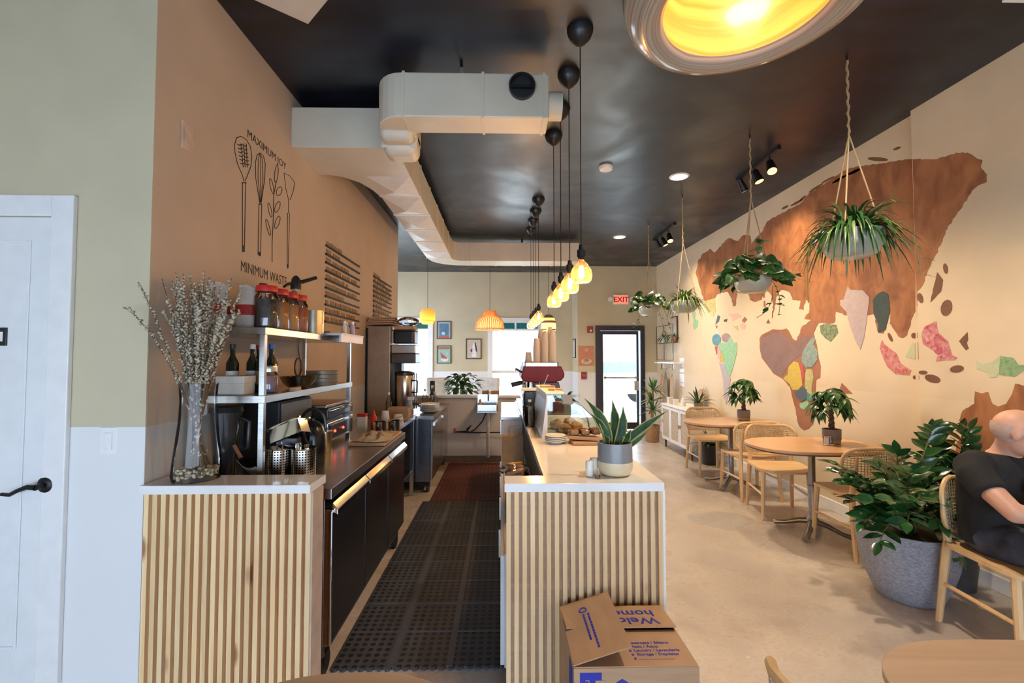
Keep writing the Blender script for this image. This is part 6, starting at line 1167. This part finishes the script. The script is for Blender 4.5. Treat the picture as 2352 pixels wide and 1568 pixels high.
for k, (px, lab) in enumerate(((1016,'white lounge chair left of the bushy lobby plant'),(1104,'white lounge chair right of the bushy lobby plant'))):
    p = at_y(px,890,7.9); t = thing('lounge_chair', lab, 'chair', (p.x,7.9,0), (.35,-.35)[k], 'white lounge chairs beyond the half wall')
    obj('seat', G().prism(rrect(.5,.5,.08),.38,.46), P('white_fabric',(.72,.70,.66),.8), t, bevel=.02); obj('backrest', G().box(-.22,.22,.20,.27,.44,1.14,cboxM((0,0,0),(R(-6),0,0))), P('white_fabric',(.7,.7,.7)), t, bevel=.03)
    for (x, y) in ((-.2,-.2),(.2,-.2),(-.2,.2),(.2,.2)): obj('leg', G().cyl((x,y,0),(x,y,.39),.014,n=8), ashwood, t)
# ============================================================ CARDBOARD BOX
BX0, BX1, BY0, BY1, BZ = .238, .656, 1.535, 1.90, .436
t = thing('cardboard_box', 'open cardboard moving box with blue print in front of the slatted counter', 'box', (BX0,BY0,0)); bw, bd = BX1-BX0, BY1-BY0
blue = P('blue_print',(.025,.03,.36),.7,var=.05); th = .004
fp = obj('front_wall', G().box(0,bw,0,th,0,BZ), cardb, t); obj('rear_wall', G().box(0,bw,bd-th,bd,0,BZ), cardb, t); lw = obj('side_wall', G().box(0,th,th,bd-th,0,BZ), cardb, t); obj('side_wall', G().box(bw-th,bw,th,bd-th,0,BZ), cardb, t); obj('bottom', G().box(th,bw-th,th,bd-th,0,th), cardb, t)
nf = obj('near_flap', G().box(0.003,bw-.003,.002,bd*.55,BZ,BZ+th), cardb, t)
M_ = cboxM((0,bd,BZ+.002),(R(-5),0,0)); ff = obj('far_flap', G().box(.003,bw-.003,-bd*.48,0,0,th,M_), cardb, t)
Ml = cboxM((0,0,BZ+th),(0,R(-17),0)); lf_ = obj('left_flap', G().box(0,.205,.004,bd-.004,0,th,Ml), cardb, t)
# print: front panel (text plane x,z facing -Y)
MF = Matrix(((1,0,0,0),(0,0,-1,0),(0,1,0,0),(0,0,0,1)))
def ptxt(s, size, M, par, mat=blue, bold=.0): return obj('print', text_mesh(s, size, M, 'print', bold, .0003), mat, par)
obj('print_block', G().box(.02,.092,-.0012,0,.18,BZ-.014), blue, fp); ptxt('medium',.075, Matrix.Translation((.072,-.0016,BZ-.035)) @ MF @ Matrix.Rotation(R(-90),4,'Z'), fp, cardb, .001); ptxt('mediano',.03, Matrix.Translation((.038,-.0016,BZ-.035)) @ MF @ Matrix.Rotation(R(-90),4,'Z'), fp, cardb)
lg = [(-.052,-.06),(.052,-.06),(.052,.012),(.045,.012),(.045,.018),(.026,.018),(0,.033),(-.026,.018),(-.045,.018),(-.045,.012),(-.052,.012)]
obj('logo_shape', G().prism(lg,-.0006,.0006, Matrix.Translation((.16,-.0006,BZ-.068)) @ MF), blue, fp); ptxt("LOWE'S",.028, Matrix.Translation((.16,-.0016,BZ-.095)) @ MF @ Matrix.Translation((-.0455,0,0)), fp, cardb, .0006)
obj('print_block', G().box(-.0012,0,.03,.10,.02,BZ-.02), blue, lw)
# far flap lettering, upside down seen from the camera
MT = M_ @ Matrix.Translation((0,0,th+.0006)); R180 = Matrix.Rotation(PI,4,'Z')
ptxt('Welcome',.070, MT @ Matrix.Translation((bw-.055,-.105,0)) @ R180, ff, bold=.0012); ptxt('home',.070, MT @ Matrix.Translation((bw-.055,-.045,0)) @ R180, ff, bold=.0012)
for k, s in enumerate(('Basement / Sótano','Attic / Ático','Laundry / Lavandería','Storage / Depósito')): ptxt(s,.019, Matrix.Translation((.215+.004*k,.118-.021*k,BZ+th+.0006)), nf, bold=.0003)
for k in range(5): obj('check_box', G().box(.20+.003*k,.208+.003*k,.118-.021*k,.128-.021*k,BZ+th,BZ+th+.0006), blue, nf)
obj('write_line', G().box(.225,.35,.034,.0355,BZ+th,BZ+th+.0006), blue, nf)
MLf = Ml @ Matrix.Translation((0,0,th+.0006)); ring = [(.085+.014*math.cos(2*PI*k/18),.285+.014*math.sin(2*PI*k/18),0) for k in range(18)]
obj('recycle_mark', G().tube([tuple(MLf @ Vector(q)) for q in ring],.003,4,closed=True), blue, lf_)
for k, (x, y0, y1) in enumerate(((.078,.10,.262),(.097,.05,.262))):
    n = 9 if k == 0 else 12; 
    for j in range(n): a = y0+(y1-y0)*j/n; obj('print_mark', G().box(x,x+.008,a,a+(y1-y0)/n*.8,-.0004,.0004,MLf), blue, lf_)
# ============================================================ SEATED MAN
def skin_mesh(name, vs, es, mat, parent, sub=2, root=0):
    me = bpy.data.meshes.new(name); me.from_pydata([v[0] for v in vs], es, []); me.materials.append(mat); o = link(name, me, parent)
    if not me.skin_vertices: 
        bmx = bmesh.new(); bmx.from_mesh(me); bmx.verts.layers.skin.verify(); bmx.to_mesh(me); bmx.free()
    for i, v in enumerate(vs):
        r = v[1]; sv = me.skin_vertices[0].data[i]; sv.radius = r if isinstance(r, tuple) else (r,r); sv.use_root = (i == root)
    m = o.modifiers.new('skin','SKIN'); m.use_smooth_shade = True; m.branch_smoothing = .6; s_ = o.modifiers.new('sub','SUBSURF'); s_.levels = sub; s_.render_levels = sub
    dg = bpy.context.evaluated_depsgraph_get(); nm = bpy.data.meshes.new_from_object(o.evaluated_get(dg)); o.modifiers.clear(); o.data = nm; nm.name = name
    if not nm.materials: nm.materials.append(mat)
    nm.polygons.foreach_set('use_smooth',[True]*len(nm.polygons)); return o
skin = P('skin',(.60,.32,.22),.48,var=.06,vs=20,sss=.08); shirt = P('black_tshirt',(.007,.007,.008),.85,var=.2,vs=15,bump=.15,bs=20); jeans = P('dark_jeans',(.045,.055,.085),.85,var=.35,vs=10)
man = thing('person','bald person in a black t-shirt sitting with folded arms at the right edge','person',(2.61,2.30,0), R(9))
def fuse(name, g, mat, parent, vox, smooth_it=6):
    o = obj(name, g, mat, None); m = o.modifiers.new('r','REMESH'); m.mode = 'VOXEL'; m.voxel_size = vox; sm = o.modifiers.new('s','SMOOTH'); sm.iterations = smooth_it; sm.factor = .5
    dg = bpy.context.evaluated_depsgraph_get(); nm = bpy.data.meshes.new_from_object(o.evaluated_get(dg)); o.modifiers.clear(); o.data = nm; nm.name = name
    if not nm.materials: nm.materials.append(mat)
    nm.polygons.foreach_set('use_smooth',[True]*len(nm.polygons)); o.parent = parent; return o
def torso(g, secs):
    n = 24; vs = []; fs = []
    for (z, rx, ry, cy) in secs:
        for i in range(n): a = 2*PI*i/n; vs.append((rx*math.cos(a), cy+ry*math.sin(a), z))
    for j in range(len(secs)-1):
        for i in range(n): k = (i+1)%n; fs.append((j*n+i,j*n+k,(j+1)*n+k,(j+1)*n+i))
    fs.append(tuple(reversed(range(n)))); fs.append(tuple(range((len(secs)-1)*n,len(secs)*n))); g.add(vs,fs)
face = Matrix.Translation((-.018,-.045,1.085)) @ Matrix.Rotation(R(42),4,'Z') @ Matrix.Rotation(R(16),4,'X')
bg_ = G(); torso(bg_, [(.47,.13,.11,.06),(.55,.16,.115,.06),(.68,.165,.12,.065),(.82,.185,.115,.055),(.90,.17,.095,.05),(.95,.09,.07,.04),(.975,.06,.06,.03)])
bg_.tube([(0,.035,.93),(-.006,.0,1.0),(-.012,-.025,1.06)],[.064,.058,.062],16)
bg_.ball((0,.008,.022),(.076,.094,.092),20,14,face).ball((0,-.028,-.048),(.056,.066,.062),16,12,face).ball((0,-.05,.0),(.052,.045,.065),16,12,face).ball((0,-.104,-.012),(.013,.018,.020),10,8,face).tube([tuple(face @ Vector(q)) for q in ((0,-.088,.03),(0,-.108,-.01))],[.008,.013],8)
for s_ in (-1,1): bg_.ball((s_*.079,.012,-.006),(.009,.022,.034),10,8,face).ball((s_*.028,-.085,.034),(.020,.010,.008),8,6,face)
SH = [(-.165,.05,.905),(-.20,.02,.88),(-.235,-.08,.80),(-.25,-.17,.735)]
for s_ in (-1,1):
    bg_.tube([(s_*-q[0],q[1],q[2]) for q in SH],[.06,.058,.050,.043],12); el = Vector((s_*.25,-.17,.735)); bg_.ball(tuple(el),.043,12,8)
    wr = Vector((-s_*.03,-.285-.012*s_,.755+.02*s_)); bg_.tube([tuple(el),tuple(el.lerp(wr,.35)+Vector((0,-.012,0))),tuple(wr)],[.042,.043,.028],12)
    d = Vector((-s_,.10,.03)).normalized(); sd = Vector((0,-.25,1)).normalized()
    bg_.ball(tuple(wr+d*.04),(.048,.022,.036),12,8)
    for (o_, ln) in ((-.027,.062),(-.009,.076),(.009,.07),(.026,.054)): p = wr+d*.07+sd*o_; bg_.tube([tuple(p),tuple(p+d*ln*.5+Vector((0,.006,-.006))),tuple(p+d*ln*.9+Vector((0,.022,-.014)))],[.0105,.0095,.008],8)
    p = wr+d*.025+sd*.03; bg_.tube([tuple(p),tuple(p+d*.03+sd*.022),tuple(p+d*.06+sd*.026)],[.013,.011,.009],8)
    bg_.tube([(s_*.09,.04,.53),(s_*.12,-.15,.545),(s_*.14,-.36,.545)],[.082,.074,.058],14); bg_.ball((s_*.14,-.365,.54),.058,12,8); bg_.tube([(s_*.14,-.365,.54),(s_*.14,-.345,.38),(s_*.14,-.34,.10)],[.055,.052,.036],12); bg_.tube([(s_*.14,-.33,.06),(s_*.15,-.50,.035)],[.04,.03],10)
body = fuse('body', bg_, skin, man, .0075, 4)
sg = G(); torso(sg, [(.50,.185,.140,.06),(.60,.185,.142,.06),(.72,.19,.142,.062),(.84,.203,.135,.055),(.905,.185,.112,.05),(.95,.115,.085,.04),(.968,.085,.075,.032)])
for s_ in (-1,1): sg.tube([(s_*.12,.05,.905),(s_*.175,.045,.895),(s_*.208,.015,.87),(s_*.240,-.075,.80)],[.085,.082,.076,.068],14)
fuse('tshirt', sg, shirt, man, .009, 5)
jg = G(); torso(jg, [(.465,.15,.125,.05),(.53,.178,.135,.055),(.60,.175,.132,.06)])
for s_ in (-1,1): jg.tube([(s_*.09,.04,.535),(s_*.12,-.15,.552),(s_*.14,-.36,.555)],[.098,.088,.074],14); jg.ball((s_*.14,-.37,.545),.074,12,8); jg.tube([(s_*.14,-.37,.55),(s_*.14,-.35,.36),(s_*.14,-.34,.09)],[.07,.066,.056],12)
fuse('jeans', jg, jeans, man, .010, 4)
shoe = P('dark_shoe',(.03,.03,.035),.5)
for s_ in (-1,1): obj('shoe', G().prism(superell(.10,.27,2.6,24),0,.075,Matrix.Translation((s_*.145,-.43,.001))), shoe, man, bevel=.025, seg=3, smooth=True)
obj('mouth', G().ball((0,-.092,-.055),(.022,.006,.005),10,6,face), P('lips',(.42,.16,.12),.5), man, smooth=180)
for s_ in (-1,1):
    obj('eye', G().ball((s_*.030,-.088,.020),(.012,.007,.007),8,6,face), P('eye_white',(.6,.58,.55),.2), man, smooth=180); obj('eyebrow', G().tube([tuple(face @ Vector(q)) for q in ((s_*.014,-.099,.040),(s_*.030,-.097,.044),(s_*.046,-.086,.039))],.003,5), P('grey_brow',(.22,.16,.12),.8), man)
def hairf(u, v):
    a = R(-2+184*u); z = -.055+.085*v; k = math.sqrt(max(.05,1-((z-.022)/.094)**2)); return tuple(face @ Vector((.0775*k*math.cos(a), .010+.0955*k*math.sin(a), z)))
obj('cropped_hair', G().grid(hairf, 24, 8), P('grey_stubble',(.48,.34,.275),.7,var=.06,vs=60), man, smooth=180)
obj('shirt_print', G().grid(lambda u,v: (-.06+.10*u, -.085-.014*math.sin(PI*u)+.0*v-.004, .80+.06*v), 6, 4), P('red_print',(.42,.04,.05),.7), man, smooth=180)
# ============================================================ CANE CABINET AND CORNER
t = thing('cane_cabinet', 'white sideboard with three cane doors along the mural wall', 'sideboard', (2.66,6.42,0)); KL = 1.16; KD = .42
obj('carcass', G().box(0.018,KD,0,KL,.13,.69), wp, t, bevel=.003); obj('top', G().box(-.008,KD+.006,-.008,KL+.008,.69,.715), wp, t, bevel=.003)
cpm = P('cane_weave',(.52,.42,.30),.7,var=.2,vs=80)
for k in range(3):
    a = .01+k*(KL-.02)/3; b_ = a+(KL-.02)/3-.006; dd = obj('door', G().box(0,.018,a,a+.045,.14,.68).box(0,.018,b_-.045,b_,.14,.68).box(0,.018,a+.045,b_-.045,.14,.185).box(0,.018,a+.045,b_-.045,.635,.68), wp, t); obj('cane_inset', G().box(.008,.012,a+.045,b_-.045,.185,.635), cpm, dd); obj('brass_pull', G().box(-.014,0,b_-.04,b_-.006,.40,.45) if k != 1 else G().box(-.014,0,a+.006,a+.04,.40,.45), P('brass_pull',(.45,.32,.12),.3,metal=1), dd, bevel=.002)
for (x, y) in ((.05,.06),(.05,KL-.06),(KD-.05,.06),(KD-.05,KL-.06)): obj('leg', G().cyl((x,y,.13),(x,y,0),.018,.012,n=10), trunk, t)
KZ = .7155
t = thing('sideboard_plant', 'spiky green plant on the near end of the white sideboard', 'potted plant', (2.86,6.60,KZ)); obj('pot', G().lathe([(.05,0),(.065,.10),(.058,.10),(.05,.02)],18,capt=False), gpot, t, smooth=True); obj('soil', G().lathe([(0,.09),(.058,.09)],12,capb=False,capt=False), soil, t); arch_leaves(t,(0,0,.09),22,.27,.018,gdark,50,joined=False,el=(.1,1.4),zdrop=.3)
t = lathe_thing('sanitizer_bottle','white pump bottle on the white sideboard','bottle',(2.80,7.0,KZ),[('bottle',[(.035,0),(.037,.09),(.015,.13)],wp),('pump',[(.008,.13),(.008,.18)],wp)])
t = thing('woven_tray', 'round woven tray leaning on the wall above the sideboard', 'tray', (3.10,7.05,KZ)); obj('disc', G().lathe([(0,0),(.13,0),(.13,.015),(0,.015)],28,M=cboxM((0,0,.13),(0,R(-80),0)),capb=False,capt=False), P('wicker2',(.50,.32,.17),.8,var=.2,vs=50), t); obj('rim', G().tube([tuple(cboxM((0,0,.13),(0,R(-80),0)) @ Vector((.13*math.cos(2*PI*k/24),.13*math.sin(2*PI*k/24),.008))) for k in range(24)],.009,6,closed=True), P('wicker2',(.5,.3,.2)), t, smooth=180)
for k, (x, y, w, h, m_) in enumerate(((2.76,7.20,.07,.09,wp),(2.78,7.34,.08,.07,P('tan_card',(.55,.40,.24),.7)),(2.77,7.48,.07,.10,wp))):
    b_ = thing('small_carton', ('small white carton beside the pump bottle','small tan carton in the middle of the sideboard','small white carton at the far end of the sideboard')[k], 'box', (x,y,KZ), .1*k, 'cartons on the white sideboard'); obj('carton', G().box(-w/2,w/2,-w/2,w/2,0,h), m_, b_, bevel=.003); obj('lid', G().box(-w/2-.002,w/2+.002,-w/2-.002,w/2+.002,h-.015,h+.002), m_, b_)
# wire rack with little pots, white shelf with bags, notices
t = thing('wire_rack', 'thin black wire rack with frames on the corner wall', 'rack', (XR-.12,8.05,1.42)); 
for y in (0,.45,.85): obj('upright', G().cyl((0,y,0),(0,y,.65),.005,n=6), blackm, t)
for z in (0,.32,.65):
    obj('cross_wire', G().cyl((0,0,z),(0,.85,z),.005,n=6), blackm, t); obj('wall_bracket', G().cyl((0,.45,z),(.119,.45,z),.004,n=6), blackm, t)
obj('wire_shelf', G().box(0,.11,0,.85,.318,.324), blackm, t)
for k, (y, c) in enumerate(((.12,terra),(.60,wp))):
    b_ = thing('wall_pot', ('terracotta pot with trailing plant on the wire rack','white pot on the wire rack')[k], 'potted plant', (XR-.06,8.05+y,1.745)); obj('pot', G().lathe([(.04,0),(.055,.10),(.05,.10),(.04,.02)],16,capt=False), c, b_, smooth=True); arch_leaves(b_,(0,0,.10),16,.2,.014,gleaf,60+k,joined=False,el=(-.1,1.2),zdrop=.8)
t = thing('picture_frame', 'dark framed picture leaning on the wire rack', 'picture', (XR-.008,8.25,2.0)); obj('frame', G().box(-.02,0,-.15,.15,-.22,.22), P('dark_wood',(.06,.03,.02),.5), t, bevel=.003); obj('picture', G().box(-.022,-.02,-.13,.13,-.2,.2), P('faded_print',(.42,.33,.24),.5,col2=(.55,.50,.44),vs=5), t)
t = thing('hook_shelf', 'white wall shelf with hooks near the exit corner', 'shelf', (XR,7.95,1.36)); obj('board', G().box(-.16,0,0,1.0,0,.025), trimw, t, bevel=.002)
for k in range(3): obj('hook', G().tube([(-.065,.27+.3*k,0),(-.065,.27+.3*k,-.11),(-.085,.27+.3*k,-.12)],.005,5), blackm, t); 
for k in range(2): obj('bracket', G().box(-.13,0,.05+.5*k,.07+.5*k,-.09,0), trimw, t)
for k, (x, y, c, w) in enumerate(((XR-.06,8.60,(.33,.27,.19),.20),(XR-.08,8.22,(.52,.36,.22),.22),(XR-.07,8.80,(.55,.34,.20),.16))):
    b_ = thing('tote_bag', ('olive canvas bag hanging in the exit corner','tan canvas bag hanging under the white wall shelf','peach canvas bag hanging farthest into the exit corner')[k], 'bag', (x,y,.55+.02*k), R(90), 'canvas bags hanging near the exit'); m_ = P('canvas%d'%k,c,.9,bump=.3)
    obj('bag', G().grid(lambda u,v: (w*(u-.5)*(1-.35*v**3), .03*math.sin(PI*u)*(1-v)*.9+.01*math.sin(9*u), .52*v-.0), 9, 8).grid(lambda u,v: (w*(u-.5)*(1-.35*v**3), -.03*math.sin(PI*u)*(1-v)*.9+.01*math.sin(9*u), .52*v), 9, 8), m_, b_, smooth=180); obj('strap', G().tube([(-w*.25,0,.50),(0,0,.50+.16-.1*k*.5),(w*.25,0,.50)],.007,5), m_, b_)
for k, (z0, z1) in enumerate(((1.20,1.46),(.95,1.18))):
    t = thing('notice_sheet', ('upper white notice sheet on the mural wall','lower white notice sheet with pink edge on the mural wall')[k], 'notice', (XR,7.86,z0)); obj('sheet', G().box(-.003,0,0,.20,0,z1-z0), wp, t); obj('print', G().box(-.0036,-.003,.03,.17,(z1-z0)*.3,(z1-z0)*.36), P('grey_print',(.45,.42,.42),.7), t); obj('edge', G().box(-.0038,-.003,0,.2,0,.008), P('pink_edge',(.55,.25,.22),.6), t)
# ============================================================ SIGNS AND PICTURES
p = at_y(1425,688,YE); t = thing('exit_sign', 'lit red exit sign with two emergency lamps above the exit door', 'exit sign', (p.x,YE,p.z)); exr = E('exit_red',(1.0,.20,.12),.9)
obj('housing', G().box(-.16,.16,-.05,0,-.10,.10), trimw, t, bevel=.008); obj('face', G().box(-.135,.135,-.053,-.05,-.08,.08), exr, t); obj('lettering', text_mesh('EXIT',.15,Matrix.Translation((0,-.0545,-.052)) @ MF,'lettering',.004,.0006,'CENTER'), P('exit_letters',(.55,.03,.02),.5), t)
for s_ in (-1,1): obj('emergency_lamp', G().lathe([(.025,0),(.05,.04),(.05,.06)],16,M=Matrix.Translation((s_*.22,-.01,.0)) @ Matrix.Rotation(R(90),4,'X')), trimw, t, smooth=True); obj('lamp_arm', G().cyl((s_*.15,-.02,0),(s_*.22,-.02,0),.012,n=8), trimw, t)
def picture(label, px, py, w, h, y, frame_m, shapes, bgc, name='framed_poster'):
    p = at_y(px,py,y); t = thing(name, label, 'picture', (p.x,y,p.z)); 
    if frame_m:
        obj('frame', G().box(-w/2,w/2,-.02,0,h/2-.018,h/2).box(-w/2,w/2,-.02,0,-h/2,-h/2+.018).box(-w/2,-w/2+.018,-.02,0,-h/2+.018,h/2-.018).box(w/2-.018,w/2,-.02,0,-h/2+.018,h/2-.018), frame_m, t)
    iw, ih = (w-.036, h-.036) if frame_m else (w,h); obj('sheet', G().box(-iw/2,iw/2,-.012,-.004,-ih/2,ih/2), P('pic_'+label[:18].replace(' ','_'),bgc,.5,var=.04), t)
    for k, (pts, c) in enumerate(shapes): obj('printed_shape', G().prism([(a*iw/2,b_*ih/2) for a,b_ in pts],-.0004,.0004,Matrix.Translation((0,-.0125-.0004*k,0)) @ MF), P('print_%.2f_%.2f_%.2f'%c,c,.5), t)
    return t
brnf = P('brown_frame',(.07,.045,.03),.5); blkf = P('black_frame',(.02,.018,.018),.4)
picture('framed blue poster with a red bottom band on the far wall', 1020,758,.31,.39,YF,brnf,[([(-.8,-.95),(.8,-.95),(.8,-.75),(-.8,-.75)],(.45,.05,.04)),([(-.75,-.7),(.75,-.7),(.75,.8),(-.75,.8)],(.08,.20,.30)),(ell(-.1,-.4,.3,.2,0,340,12),(.6,.6,.58)),([(.15,-.6),(.35,-.2),(.3,.4),(.1,.3)],(.10,.14,.2))],(.35,.42,.45))
picture('framed green poster with a red and white figure below the blue one', 1020,814,.31,.39,YF,brnf,[([(-.9,.65),(.9,.65),(.9,.92),(-.9,.92)],(.40,.14,.08)),(ell(.1,-.6,.6,.25,0,340,14),(.68,.66,.6)),([(-.6,.3),(.3,-.3),(.5,-.55),(-.4,-.45)],(.42,.10,.08)),(ell(.5,.1,.3,.18,0,340,12),(.45,.52,.48))],(.30,.46,.38))
picture('framed black and white figure poster near the far window', 1088,801,.335,.44,YF,blkf,[([(-.3,-.85),(.4,-.85),(.3,0),(.5,.5),(.1,.8),(-.2,.3)],(.72,.74,.72)),([(.1,.75),(.35,.6),(.55,-.4),(.3,-.2)],(.03,.03,.03)),([(-.5,-.2),(-.2,.1),(-.2,-.4)],(.05,.05,.05))],(.55,.46,.38))
picture('unframed orange coffee cup poster beside the exit door', 1346,817,.31,.40,YE,None,[(ell(.05,-.55,.68,.28,0,345,20),(.62,.50,.40)),(ell(.05,-.48,.42,.26,0,345,18),(.50,.36,.27)),(ell(.05,-.42,.28,.12,0,345,16),(.32,.16,.10)),([(-.3,.75),(.4,.75),(.2,.45),(-.1,.45)],(.60,.32,.22)),([(.02,.45),(.10,.45),(.08,-.3),(.04,-.3)],(.45,.14,.08))],(.52,.20,.11), 'coffee_poster')
t = thing('fire_alarm', 'red fire alarm strobe beside the exit door', 'fire alarm', tuple(at_y(1355,757,YE))); obj('housing', G().box(-.06,.06,-.04,0,-.065,.065), P('alarm_red',(.30,.015,.012),.4), t, bevel=.008); obj('strobe', G().ball((.015,-.04,-.02),(.025,.015,.025),10,6), wp, t, smooth=180)
t = thing('fire_pull_station', 'small red pull station on the wall under the coffee poster', 'fire alarm', tuple(at_y(1341,862,YE))); obj('housing', G().box(-.055,.055,-.035,0,-.075,.075), P('alarm_red',(.3,.02,.02)), t, bevel=.006); obj('pull_handle', G().box(-.035,.035,-.045,-.035,-.02,.02), P('pull_grey',(.20,.16,.16),.4), t, bevel=.004)
t = thing('side_picture', 'narrow framed picture seen edge on beside the exit wall', 'picture', (XV,9.6,at_y(1316,800,9.6).z)); obj('frame', G().box(-.02,0,-.16,.16,-.20,.20), blkf, t); obj('sheet', G().box(-.022,-.02,-.14,.14,-.18,.18), P('pale_sheet',(.6,.58,.52),.5), t)
# pale parked car outside the exit door
t = thing('parked_car', 'pale parked car outside beyond the glass exit door', 'car', (3.3,15.0,-.05)); carm = P('car_white',(.75,.77,.8),.25); cg_ = P('car_glass',(.15,.2,.28),.1)
cp_ = [(-2.1,.35),(-2.15,.7),(-1.9,.9),(-1.1,1.0),(-.5,1.45),(.9,1.48),(1.6,1.05),(2.1,.95),(2.15,.4)]
obj('body', G().prism(cp_,-.85,.85,Matrix(((1,0,0,0),(0,0,1,0),(0,1,0,0),(0,0,0,1)))), carm, t, bevel=.08, seg=3)
obj('side_window', G().prism([(-.95,1.02),(-.42,1.38),(.8,1.4),(1.3,1.06)],-.87,-.845,MX), cg_, t)
for x in (-1.35,1.35):
    for y in (-.86,.66): wh = obj('wheel', G().cyl((x,y,.33),(x,y+.2,.33),.33,n=20), blackp, t, smooth=True); obj('hub', G().cyl((x,y-.005 if y<0 else y+.2,.33),(x,y+.0 if y<0 else y+.205,.33),.18,n=14), steel, wh)
